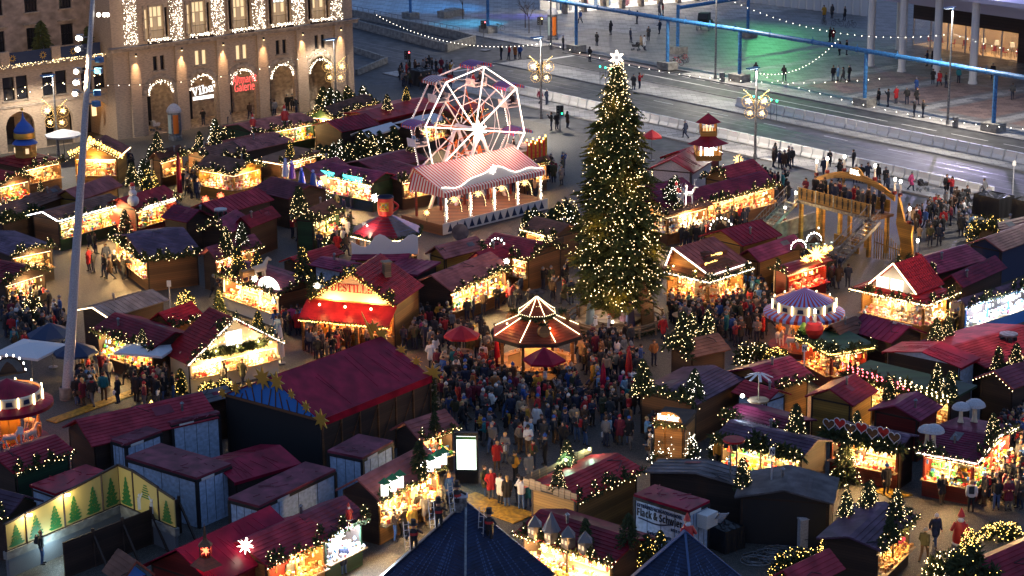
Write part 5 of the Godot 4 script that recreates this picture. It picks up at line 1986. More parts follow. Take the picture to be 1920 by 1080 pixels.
	for d in robes:
		var q := thing("crib_figure",d[0],"wooden figure",base+V3(d[1],0.5 if V2(d[1],d[2]).length() > 1.7 else 0.72,d[2]),0,"crib figures on the stage")
		b.tint(d[4])
		b.lathe(O3,[[0.34*d[3]/1.7,0],[0.27*d[3]/1.7,0.5*d[3]],[0.2*d[3]/1.7,0.78*d[3]],[0.07,0.85*d[3]]],12)
		part(q,"robe",b,M.vertex)
		b.ball(V3(0,0.91*d[3],0),V3(0.11,0.13,0.11),8)
		part(q,"head",b,M.wood_pale)
		b.tint(d[4]*0.6)
		b.lathe(V3(0,0.95*d[3],0),[[0.2,0],[0.11,0.03],[0.1,0.12],[0,0.15]],10)
		part(q,"hat",b,M.vertex)
func octagon_bar() -> void:
	var he := 2.9
	var c := G(1007,621,he)
	c.y = 0
	var o := thing("octagon_bar","eight sided red roofed drinks bar with light strips and a small upper roof","market stall",c)
	var r := 2.9
	var top := tall(c,557)
	var y1 := he+0.95
	var r1 := 1.2
	var y2 := y1+0.35
	var b := B.new()
	var li := B.new()
	var cor := func(k: int,rr: float,y: float) -> Vector3: return V3(sin(TAU*(k+0.5)/8)*rr,y,cos(TAU*(k+0.5)/8)*rr)
	for k in 8:
		var n := 9
		for i in n:
			var u0 := float(i)/n
			var u1 := float(i+1)/n
			var p: Vector3 = cor.call(k,lerpf(r,r1*0.8,u0),lerpf(he,y1,u0)+0.025)
			var q: Vector3 = cor.call(k+1,lerpf(r,r1*0.8,u0),lerpf(he,y1,u0)+0.025)
			var s: Vector3 = cor.call(k+1,lerpf(r,r1*0.8,u1),lerpf(he,y1,u1))
			var t: Vector3 = cor.call(k,lerpf(r,r1*0.8,u1),lerpf(he,y1,u1))
			b.quad(p,q,s,t)
			b.quad(p-V3(0,0.03,0),q-V3(0,0.03,0),q,p)
			p = cor.call(k,lerpf(r1,0.04,u0),lerpf(y2,top,pow(u0,1.15)))
			q = cor.call(k+1,lerpf(r1,0.04,u0),lerpf(y2,top,pow(u0,1.15)))
			s = cor.call(k+1,lerpf(r1,0.04,u1),lerpf(y2,top,pow(u1,1.15))-0.02)
			t = cor.call(k,lerpf(r1,0.04,u1),lerpf(y2,top,pow(u1,1.15))-0.02)
			b.quad(p,q,s,t)
		b.quad(cor.call(k+1,r,he-0.02),cor.call(k,r,he-0.02),cor.call(k,0.3,he+0.2),cor.call(k+1,0.3,he+0.2))
		li.bar(cor.call(k,r*0.97,he+0.1),cor.call(k,r1*0.9,y1+0.06),0.035,0.03)
		for i in 9:
			li.bar((cor.call(k,lerpf(r1,0.04,i/9.0),lerpf(y2,top,pow(i/9.0,1.15))+0.05)),cor.call(k,lerpf(r1,0.04,(i+1)/9.0),lerpf(y2,top,pow((i+1)/9.0,1.15))+0.05),0.03,0.03)
		beads(li,cor.call(k,r1,y2-0.03),cor.call(k+1,r1,y2-0.03),0.14,0.028)
	part(o,"roof",b,M.roof_rust)
	part(o,"light_strips",li,M.tube)
	for k in 8:
		b.bar(cor.call(k,r-0.02,he-0.12),cor.call(k+1,r-0.02,he-0.12),0.06,0.22)
		b.bar(cor.call(k,0.95,y1-0.1),cor.call(k+1,0.95,y2),0.05,0.4)
	part(o,"fascia",b,M.wood_dark)
	for k in 8:
		twigs(b,cor.call(k,1.05,y1+0.08),cor.call(k+1,1.05,y1+0.08),0.2,40)
	part(o,"fir_garland",b,M.leaf,true)
	for k in 8:
		b.bar(cor.call(k,2.35,0),cor.call(k,2.35,he),0.18,0.18)
		part(o,"post",b,M.wood_honey)
		var p: Vector3 = cor.call(k,2.3,0.5)
		var q: Vector3 = cor.call(k+1,2.3,0.5)
		b.bar(p,q,0.06,0.95)
		part(o,"front_panel",b,M.cream)
		b.bar(p+V3(0,-0.4,0)+p.normalized()*0.05,q+V3(0,0.4,0)+q.normalized()*0.05,0.05,0.1)
		b.bar(p+V3(0,0.4,0)+p.normalized()*0.05,q+V3(0,-0.4,0)+q.normalized()*0.05,0.05,0.1)
		part(o,"timber_cross",b,M.wood_dark)
		b.bar(p+V3(0,0.55,0),q+V3(0,0.55,0),0.6,0.06)
		part(o,"counter",b,M.wood_pale)
	b.lathe(O3,[[1.0,0],[1.0,2.6]],12)
	part(o,"inner_wall",b,M.cream)
	for k in 8:
		b.ball(cor.call(k,1.7,2.55),V3(0.08,0.08,0.08),6)
		lamp(o,cor.call(k,1.7,2.4),K(1.0,0.66,0.32),1.3,0.1)
	part(o,"bulbs",b,M.bulb)
	for k in 60:
		b.tint(pick(PAL.drinks))
		var g := rnd(0,TAU)
		b.box(V3(sin(g)*2.15,1.15,cos(g)*2.15),V3(0.09,0.14,0.09))
	part(o,"mugs",b,M.vertex,true)
	for k in 4:
		b.ball(cor.call(k*2,2.0,he+0.75),V3(0.06,0.06,0.06),6)
		part(o,"roof_lamp",b,M.bulb)
		lamp(o,cor.call(k*2,2.0,he+0.75),K(1,0.62,0.3),1.6,0.06)
	for k in 3:
		var p: Vector3 = V3(sin(0.2+k*1.9),0,cos(0.2+k*1.9))*1.9+V3(0,he+0.55,0)
		b.tube(p,p+V3(p.x,0.4,p.z).normalized()*0.3,0.42,0.36,14)
		part(o,"roof_barrel",b,M.wood_honey)
		for q in 30: needle(b,p+V3(0,0.3,0),V3(rnd(-1,1),rnd(0,1),rnd(-1,1)).normalized(),0.5,0.07)
		part(o,"fir_bunch",b,M.leaf,true)
	for q in 5:
		b.bx(T3(Basis(UP,q*1.25),V3(0,top+0.35,0)),V3(1.1,0.04,0.16))
	b.tube(V3(0,top-0.1,0),V3(0,top+0.4,0),0.04)
	part(o,"fan",b,M.wood_dark)
	blocks.append([at0(-c),2.4,2.4])
func parasol(label: String,at: Vector3,r: float,h: float,mat: String,sides := 6,rise := 0.5,yaw := 0.0,table := false) -> void:
	var o := thing("parasol",label,"parasol",at,yaw)
	var b := B.new()
	b.tube(O3,V3(0,h+rise,0),0.04,0.03)
	b.lathe(O3,[[0.3,0],[0.3,0.1],[0.05,0.14]],12)
	part(o,"pole",b,M.steel)
	b.lathe(V3(0,h,0),[[r,0],[r*0.5,rise*0.56],[0.03,rise]],sides,false)
	b.lathe(V3(0,h-0.14,0),[[r,0],[r,0.14]],sides,false)
	part(o,"canopy",b,M[mat])
	for k in sides:
		var d := V3(sin(TAU*k/sides),0,cos(TAU*k/sides))
		b.bar(V3(0,h+rise*0.97,0),d*r*0.99+V3(0,h-0.02,0),0.03,0.03)
	part(o,"ribs",b,M.wood_dark)
	if table:
		b.lathe(O3,[[0.55,0],[0.6,0.5],[0.52,1.02],[0,1.02]],14)
		part(o,"barrel_table",b,M.wood_dark)
		b.lathe(O3,[[0.75,1.03],[0.75,1.08],[0,1.085]],16)
		part(o,"table_top",b,M.wood_honey)
func furled(label: String,at: Vector3,h: float,mat: String) -> void:
	var o := thing("furled",label,"parasol",at)
	var b := B.new()
	b.lathe(O3,[[0.24,0.5],[0.2,h*0.6],[0.12,h*0.9],[0.02,h]],9)
	part(o,"canopy",b,M[mat])
	b.tube(O3,V3(0,0.6,0),0.035)
	b.lathe(O3,[[0.28,0],[0.28,0.08],[0.05,0.1]],10)
	part(o,"pole",b,M.steel)
func carousel(label: String,c: Vector3,r: float,he: float,rise: float,a: String,b2: String,seedy: int) -> void:
	var o := thing("carousel",label,"carousel",c)
	var n := 64
	var two := [B.new(),B.new()]
	for k in n:
		var g0 := TAU*k/n
		var g1 := TAU*(k+1)/n
		var d0 := V3(sin(g0),0,cos(g0))
		var d1 := V3(sin(g1),0,cos(g1))
		var b: B = two[k % 2]
		b.tri(d0*r*0.72+V3(0,he+0.55,0),d1*r*0.72+V3(0,he+0.55,0),V3(0,he+0.55+rise,0))
		b.quad(d0*r+V3(0,he-0.12,0),d1*r+V3(0,he-0.12,0),d1*r*0.74+V3(0,he+0.15,0),d0*r*0.74+V3(0,he+0.15,0))
		b.quad(d0*r+V3(0,he-0.32,0),d1*r+V3(0,he-0.32,0),d1*r+V3(0,he-0.12,0),d0*r+V3(0,he-0.12,0))
	part(o,"roof_stripe",two[0],M[a])
	part(o,"roof_stripe",two[1],M[b2])
	var f := B.new()
	f.lathe(V3(0,he,0),[[r*0.76,0.13],[r*0.77,0.62],[r*0.72,0.66]],32)
	part(o,"frieze",f,M.cream)
	for k in 12:
		var g := TAU*(k+0.5)/12
		var d := V3(sin(g),0,cos(g))
		f.prism(PV([V2(-0.2,-0.13),V2(0.2,-0.13),V2(0.16,0.13),V2(-0.16,0.13)]),T3(Basis(V3(cos(g),0,-sin(g)),UP,d),d*(r*0.775)+V3(0,he+0.38,0)),0.03)
		part(o,"painted_panel",f,M.navy)
		g = TAU*k/12
		d = V3(sin(g),0,cos(g))
		f.tube(d*(r*0.79)+V3(0,he+0.1,0),d*(r*0.79)+V3(0,he+0.72,0),0.05,0.05,6)
		part(o,"light_tube",f,M.tube)
	f.lathe(O3,[[r*0.86,0],[r*0.86,0.35],[0,0.35]],32)
	part(o,"platform",f,M.wood_red)
	f.lathe(V3(0,0.35,0),[[0.6,0],[0.6,he-0.3]],12)
	part(o,"centre_column",f,M.gold)
	for k in 8:
		var g := TAU*k/8+0.2
		var p := V3(sin(g),0,cos(g))*r*0.62
		f.tube(p+V3(0,0.35,0),p+V3(0,he,0),0.03,0.03,5)
		part(o,"brass_pole",f,M.gold)
		f.tint(pick([K(0.6,0.58,0.5),K(0.3,0.14,0.06),K(0.5,0.5,0.5)]))
		var x := V3(cos(g),0,-sin(g))
		f.ball(p+V3(0,1.05,0),V3(0.2,0.2,0.2),8)
		f.tube(p+V3(0,1.05,0)-x*0.36,p+V3(0,1.08,0)+x*0.36,0.17,0.19,8)
		f.tube(p+V3(0,1.12,0)+x*0.32,p+V3(0,1.5,0)+x*0.55,0.13,0.08,7)
		f.tube(p+V3(0,1.5,0)+x*0.52,p+V3(0,1.4,0)+x*0.78,0.09,0.05,7)
		for q in [-0.32,0.3]:
			for s in [-0.1,0.1]:
				var z: Vector3 = V3(sin(g),0,cos(g))*s
				f.tube(p+V3(0,0.98,0)+x*q+z,p+V3(0,0.5,0)+x*(q+0.14)+z,0.06,0.035,5)
		f.tube(p+V3(0,1.1,0)-x*0.34,p+V3(0,0.75,0)-x*0.5,0.05,0.02,5)
		part(o,"wooden_horse",f,M.vertex)
	for k in 6:
		var g := TAU*k/6
		f.ball(V3(sin(g)*r*0.5,he-0.25,cos(g)*r*0.5),V3(0.08,0.08,0.08),6)
		lamp(o,V3(sin(g)*r*0.5,he-0.4,cos(g)*r*0.5),K(1.0,0.6,0.28),1.5,0.1)
	part(o,"bulbs",f,M.bulb)
	blocks.append([at0(-c),r*0.8,r*0.8])
func arch_bridge() -> void:
	var hd := 3.1
	var p := G(1497,374,hd)
	var q := G(1632,408,hd)
	var x := flat(q-p)
	var w := (q-p).length()
	var z := x.cross(UP)
	var mid := (p+q)/2-z*1.1
	var o := thing("candle_arch_bridge","wooden candle arch with a walkway and two steel stairs to look over the market","arch",V3(mid.x,0,mid.z))
	o.basis = Basis(x,UP,z)
	var b := B.new()
	b.box(V3(0,hd-0.1,0),V3(w+0.6,0.2,2.2))
	part(o,"walkway",b,M.wood)
	b.box(V3(0,hd-0.14,1.14),V3(w+0.6,0.22,0.08))
	part(o,"edge_beam",b,M.steel)
	for k in 4:
		var cx := -w/2+w*(k+0.5)/4
		b.box(V3(cx,hd+0.52,1.12),V3(w/4-0.12,0.95,0.06))
		var pan := part(o,"rail_panel",b,M.wood_yellow)
		for i in 3:
			var fx := cx+(i-1)*w/4*0.3
			b.box(V3(fx,hd+0.3,1.17),V3(0.07,0.3,0.04))
			b.box(V3(fx,hd+0.58,1.17),V3(0.13,0.26,0.05))
			b.ball(V3(fx,hd+0.78,1.17),V3(0.05,0.06,0.04),6)
			b.box(V3(fx,hd+0.89,1.17),V3(0.07,0.1,0.04))
			part(pan,"carved_figure",b,M.black)
		b.box(V3(cx,hd+0.52,-1.05),V3(w/4-0.1,0.95,0.05))
		part(o,"rail_panel",b,M.wood_yellow)
	for k in 5:
		b.box(V3(-w/2+w*k/4,hd+0.5,1.13),V3(0.1,1.05,0.1))
		part(o,"rail_post",b,M.steel)
	for cx in [-w/2+0.2,-w/6,w/6+0.3,w/2-0.2]:
		for cz in [-0.95,0.95]:
			b.box(V3(cx,hd/2,cz),V3(0.26,hd,0.26))
			part(o,"post",b,M.wood_yellow)
	b.box(V3(w/6,0.55,0.9),V3(w*0.34,1.1,0.1))
	part(o,"base_panel",b,M.wood_yellow)
	# the arch board behind the walkway
	var half := w/2+0.3
	var outl := PackedVector2Array()
	for k in 25:
		var u := -1.0+k/12.0
		outl.append(V2(u*half,hd+1.35+1.05*(1.0-u*u)))
	for k in 25:
		var u := 1.0-k/12.0
		outl.append(V2(u*half,hd+0.95+0.95*(1.0-u*u)))
	b.prism(outl,at0(V3(0,0,-1.15)),0.16)
	part(o,"arch_board",b,M.wood_yellow)
	var dome := PackedVector2Array()
	for k in 13: dome.append(V2(cos(PI*k/12)*0.75,hd+2.25+sin(PI*k/12)*0.62))
	b.prism(dome,at0(V3(0.1,0,-1.1)),0.2)
	var sg := part(o,"number_board",b,M.wood_yellow)
	words(sg,"586.",M.tube_white,at0(V3(0.1,hd+2.5,-0.98)),0.42)
	for cx in [-half*0.3,half*0.35]:
		b.box(V3(cx,hd+1.0,-1.15),V3(0.2,2.0,0.14))
		part(o,"arch_post",b,M.wood_yellow)
	# the right wing: a curved board that steps down to the ground,with painted lattice in front
	b.prism(PV([V2(half+0.9,hd+1.6),V2(half+0.8,hd-0.5),V2(half+1.3,1.2),V2(half+1.2,0),V2(half+3.4,0),V2(half+3.3,0.5),V2(half+2.5,0.6),V2(half+2.3,1.9),V2(half+2.4,hd-0.4),V2(half+1.6,hd-0.2),V2(half+1.2,hd+0.9)]),at0(V3(0,0,-0.6)),0.2)
	part(o,"wing_board",b,M.wood_yellow)
	for k in 12:
		b.bar(V3(half+0.3+k*0.16,0.1,1.2-k*0.08),V3(half+0.3+k*0.16,2.9-k*0.16,1.2-k*0.08),0.05,0.05)
	b.bar(V3(half+0.25,1.4,1.2),V3(half+2.1,0.9,0.3),0.05,0.08)
	part(o,"lattice",b,M.wood_yellow)
	var spots := [V3(-half-1.6,0.9,0.6),V3(-half-0.7,2.2,0.4),V3(-half,hd+1.5,-1.1),V3(-half*0.72,hd+1.9,-1.1),V3(-half*0.28,hd+2.35,-1.1),V3(half*0.5,hd+2.2,-1.1),V3(half,hd+1.5,-1.1),V3(half+1.0,hd+1.6,-0.6),V3(half+2.0,hd-0.3,-0.6),V3(half+2.9,0.55,-0.6)]
	for s in spots:
		b.lathe(s,[[0.16,0],[0.2,0.18],[0.14,0.26]],10)
		var cup := part(o,"candle_cup",b,M.wood_red)
		b.tube(s+V3(0,0.26,0),s+V3(0,1.0,0),0.08,0.08,8)
		part(cup,"candle",b,M.white)
		b.ball(s+V3(0,1.14,0),V3(0.11,0.15,0.11),8)
		part(cup,"flame_lamp",b,M.candle)
		lamp(o,s+V3(0,1.14,0),K(1,0.8,0.55),4.0,0.1)
	for k in 3: lamp(o,V3(-w/3+w*k/3,hd-0.4,0.2),K(1,0.75,0.4),2.5,0.15)  # warm lamps added under the deck to brighten the arch
	for k in 3: b.box(V3(-w/3+w*k/3,hd-0.28,0.2),V3(0.2,0.06,0.2))
	part(o,"added_deck_lamps",b,M.bulb,true)
	for s in [-1.0,1.0]:
		var n := 13
		var x0: float = s*(w/2+0.1)+(0.3 if s > 0 else -0.5)
		for k in n:
			b.box(V3(x0,hd-0.1-(k+1)*(hd-0.1)/(n+0.0),1.3+k*0.34),V3(1.2,0.05,0.32))
			part(o,"stair_tread",b,M.wood if k in [4,5,8] else M.steel)
		for e in [-0.64,0.64]:
			var t0 := V3(x0+e,hd-0.15,1.15)
			var t1 := V3(x0+e,0.1,1.3+n*0.34)
			b.bar(t0,t1,0.06,0.24)
			for k in 16:
				b.tube(t0.lerp(t1,k/15.0),t0.lerp(t1,k/15.0)+V3(0,1.0,0),0.018,0.018,4)
			b.bar(t0+V3(0,1.0,0),t1+V3(0,1.0,0),0.05,0.05)
			b.bar(t0+V3(0,0.5,0),t1+V3(0,0.5,0),0.03,0.03)
			part(o,"stair_rail",b,M.steel)
	blocks.append([o.transform.affine_inverse(),w/2+1.2,1.3])
	blocks.append([o.transform.affine_inverse().translated(V3(0,0,-3.5)),w/2+1.2,2.5])
	for k in 15:
		person(o.transform*V3(-w/2+0.3+k*(w-0.6)/14+rnd(-0.1,0.1),hd,0.55-0.55*(k % 3)),yaw_of(z)+rnd(-0.5,0.5),"on the walkway of the candle arch, %s from the left" % ["first","second","third","fourth","fifth","sixth","seventh","eighth","ninth","tenth","eleventh","twelfth","thirteenth","fourteenth","fifteenth"][k],{"carry": ""})
	# the sunk stairs beside it
	var c0 := G(1446,452)
	var c1 := G(1530,425)
	b.bar(c0+V3(0,0.6,0),c1+V3(0,0.6,0),0.3,1.3)
	var c2 := G(1592,478)
	var pit := [c2]
	for k in 7:
		var a := k/6.0
		pit.append(G(1592,478).lerp(G(1524,505),a)+V3(0.3,0,0.5)*sin(a*PI))
	for k in pit.size()-1:
		b.bar(pit[k]+V3(0,0.6,0),pit[k+1]+V3(0,0.6,0),0.3,1.25)
	var pw := solo("stairwell_wall","curved concrete wall round the green lit stairwell beside the candle arch","wall",b,M.concrete)
	var gl := G(1560,458)
	for k in 5:
		b.box(gl+V3(-1.2+k*0.6,0.1,0.3*sin(k*2.0)),V3(0.12,0.06,0.12))
	part(pw,"floor_lights",b,M.window_cool)
	lamp(pw,gl+V3(-1.0,1.2,-0.4),K(0.6,1.0,0.85),1.4,0.2)  # source out of view, placed to light the stairwell green
	b.ball(gl+V3(-1.0,1.2,-0.4),V3(0.1,0.1,0.1),6)
	part(pw,"wall_lamp",b,M.window_cool)
func mast(base: Vector3,top_x: float,label: String,aims: Array) -> void:
	var o := thing("leaning_mast",label,"mast",base)
	var v := V3(0,26,0)
	var s := seen(base+v)
	v += view.x*((top_x-s.x)/FOC*(base-V3(0,20,0)).length())
	var b := B.new()
	b.tube(O3,v,0.34,0.115,20)
	part(o,"pole",b,M.steel_pale)
	b.lathe(O3,[[0.42,-0.0],[0.42,0.75],[0.36,0.8]],18)
	part(o,"base_drum",b,M.concrete)
	var k := 0
	for y in [81,110,136,168,192,123,150,180,205]:
		var left: bool = k < 5
		# the height along the pole that is seen at this level
		var u := 0.0
		for i in 40:
			if seen(base+v*u).y > y: u += 0.025
		var c := v*u
		var d := (-view.x if left else view.x)
		b.bar(c,c+d*0.5,0.06,0.06)
		b.bx(T3(Basis(UP,0.5*k),c+d*0.6),V3(0.4,0.32,0.34))
		var fl := part(o,"floodlight",b,M.pipe_blue if not left else M.steel)
		if left:
			b.ball(c+d*0.66+V3(0,-0.03,0.2),V3(0.16,0.16,0.1),8)
			part(fl,"lamp_glass",b,M.bulb_white)
			spot(o,c+d*0.66+V3(0,0,0.34),G(aims[k][0],aims[k][1])-base,K(1,0.8,0.56),300.0,19.0,0.2,1.0)
		k += 1
	if top_x < 1000.0:  # lamps added on this mast to brighten the sandstone facade
		for e in [[90,150,1500.0],[430,150,1400.0],[600,150,800.0]]:
			var c: Vector3 = v*0.9+view.x*(0.3+e[0]*0.001)
			b.ball(c,V3(0.13,0.13,0.13),8)
			part(o,"added_facade_flood",b,M.bulb_white)
			spot(o,c-V3(0,0,0.2),G(e[0],e[1])-base+V3(0,5,0),K(1,0.82,0.6),e[2],9.0,0.2,1.0)
	blocks.append([at0(-base),0.5,0.5])
func truss_tower(label: String,at: Vector3,h: float,disc: String,r := 0.55) -> void:
	var o := thing("truss_tower",label,"tower",at)
	var b := B.new()
	for q in 4:
		var c := V3(0.16*(1 if q % 2 else -1),0,0.16*(1 if q/2 else -1))
		b.tube(c,c+V3(0,h,0),0.025,0.025,5)
	var n := int(h/0.35)
	for k in n:
		for q in 4:
			var a := PI/4+q*PI/2
			var p := V3(sin(a)*0.226,k*0.35,cos(a)*0.226)
			var e := V3(sin(a+PI/2)*0.226,k*0.35+0.35,cos(a+PI/2)*0.226)
			b.tube(p,e,0.012,0.012,4,false)
	part(o,"truss",b,M.steel)
	b.lathe(V3(0,h,0),[[r,0],[r,0.1],[0,0.11]],20)
	part(o,"disc",b,M[disc])
	for q in 4:
		b.box(V3(sin(q*1.57)*0.4,h-0.25,cos(q*1.57)*0.4),V3(0.2,0.22,0.2))
	part(o,"loudspeakers",b,M.black)
func sign_pole(label: String,at: Vector3,h: float,letter := "N") -> void:
	var o := thing("sign_pole",label,"sign",at)
	var b := B.new()
	b.tube(O3,V3(0,h,0),0.045,0.045,8)
	b.lathe(O3,[[0.2,0],[0.2,0.12],[0.05,0.15]],10)
	part(o,"pole",b,M.steel_pale)
	b.bx(T3(Basis(view.x,UP,view.x.cross(UP)),V3(0,h+0.2,0)),V3(0.28,0.42,0.05))
	var s := part(o,"plate",b,M.white)
	if letter: words(s,letter,M.navy,T3(Basis(view.x,UP,view.x.cross(UP)),V3(0,h+0.2,0)+view.x.cross(UP)*0.03),0.26)
func container(label: String,e: Array,he := 2.6,wall := "container",roof := "roof_plum",rise := 0.12,style := "tarp") -> Node3D:
	var o := hut("container",label,e,{"he": he,"ridge": "flat","roof": roof,"style": style,"wall": wall,"ov": 0.06,"cat": "container","plain": true,"tilt": 0.0,"id": label})
	var s: Vector3 = o.get_meta("size")
	var b := B.new()
	for q in 4:
		b.box(V3((s.x/2-0.05)*(1 if q % 2 else -1),he/2,(s.z/2-0.05)*(1 if q/2 else -1)),V3(0.16,he,0.16))
	for q in [-1,1]:
		b.box(V3(0,he-0.02,q*(s.z/2-0.03)),V3(s.x,0.16,0.12))
		b.box(V3(q*(s.x/2-0.03),he-0.02,0),V3(0.12,0.16,s.z))
	part(o,"corner_frame",b,M.black)
	b.box(V3(-s.x*0.2,he-0.02,s.z/2+0.035),V3(0.9,0.14,0.02))
	part(o,"maker_plate",b,M.white)
	for k in 3:
		b.box(V3(-s.x/2+s.x*(k+1)/4.0,he/2,s.z/2-0.012),V3(0.02,he-0.2,0.02))
		b.box(V3(-s.x/2+0.012,he/2,-s.z/2+s.z*(k+1)/4.0),V3(0.02,he-0.2,0.02))
	part(o,"panel_joint",b,M.lead)
	return o
func snowman(label: String,at: Vector3,s := 1.0) -> void:
	var o := thing("snowman_figure",label,"snowman",at,yaw_of(V3(-at.x,0,-at.z)))
	var b := B.new()
	b.ball(V3(0,0.42,0)*s,Vector3.ONE*0.46*s,12)
	b.ball(V3(0,1.02,0)*s,Vector3.ONE*0.32*s,12)
	b.ball(V3(0,1.45,0)*s,Vector3.ONE*0.23*s,10)
	part(o,"body",b,M.snow)
	b.lathe(V3(0,1.6,0)*s,[[0.24*s,0],[0.18*s,0.03*s],[0.16*s,0.25*s],[0,0.27*s]],12)
	part(o,"hat",b,M.red)
	b.tube(V3(0,1.45,0.2)*s,V3(0,1.43,0.42)*s,0.04*s,0.005,6)
	part(o,"nose",b,M.orange)
	for q in 3: b.ball(V3(0,0.75+0.15*q,0.4-0.05*q)*s,Vector3.ONE*0.035*s,5)
	for q in [-1,1]: b.ball(V3(0.08*q,1.52,0.2)*s,Vector3.ONE*0.03*s,5)
	part(o,"buttons",b,M.black)
func star_light(label: String,at: Vector3,r: float,mat := "star_warm",post := 0.0) -> void:
	var o := thing("paper_star",label,"star light",at)
	var b := B.new()
	burst(b,O3,r,20,0.15)
	part(o,"star",b,M[mat])
	if post > 0.0:
		b.tube(V3(0,-post,0),O3,0.02,0.02,5)
		part(o,"rod",b,M.black)
	lamp(o,V3(0,0,0),K(1,0.7,0.4) if mat != "star_red" else K(1,0.2,0.1),0.9,0.1)
func half_arch(label: String,at: Vector3,r: float,yaw: float) -> void:
	var o := thing("candle_arch",label,"candle arch",at,yaw)
	var b := B.new()
	var li := B.new()
	var pts := []
	for k in 17:
		pts.append(V3(-cos(PI*k/16)*r,sin(PI*k/16)*r,0))
	for k in 16: b.bar(pts[k],pts[k+1],0.08,0.1)
	b.box(V3(0,-0.05,0),V3(r*2.2,0.12,0.2))
	b.prism(PV([V2(-r*0.6,0),V2(r*0.6,0),V2(r*0.3,r*0.5),V2(0,r*0.75),V2(-r*0.3,r*0.45)]),Transform3D.IDENTITY,0.05)
	part(o,"wooden_arch",b,M.wood_dark)
	for k in range(0,17,2): li.ball(pts[k]*1.08+V3(0,0.06,0),V3(0.05,0.08,0.05),6)
	part(o,"candles",li,M.candle,true)
func santa(label: String,at: Vector3,s: float,yaw: float) -> void:
	var o := thing("santa_figure",label,"figure",at,yaw)
	var b := B.new()
	b.lathe(O3,[[0.28*s,0],[0.3*s,0.3*s],[0.24*s,0.7*s],[0.16*s,0.95*s],[0.08*s,1.0*s]],10)
	for q in [-1,1]: b.tube(V3(0.2*q,0.85,0)*s,V3(0.34*q,0.55,0.14)*s,0.08*s,0.06*s,6)
	part(o,"coat",b,M.red)
	b.ball(V3(0,1.1,0)*s,V3(0.13,0.15,0.13)*s,8)
	part(o,"head",b,wear.skin)
	b.ball(V3(0,1.0,0.08)*s,V3(0.13,0.14,0.09)*s,8)
	b.lathe(O3,[[0.3*s,0],[0.31*s,0.06*s],[0.29*s,0.1*s]],10)
	part(o,"beard_and_trim",b,M.snow)
	b.lathe(V3(0,1.16,0)*s,[[0.15*s,0],[0.1*s,0.14*s],[0.02*s,0.32*s]],8)
	part(o,"hat",b,M.red)
func H(id: String,label: String,e: Array,d := {},called := "market_stall") -> Node3D:
	d["id"] = id
	return hut(called,label,e,d)
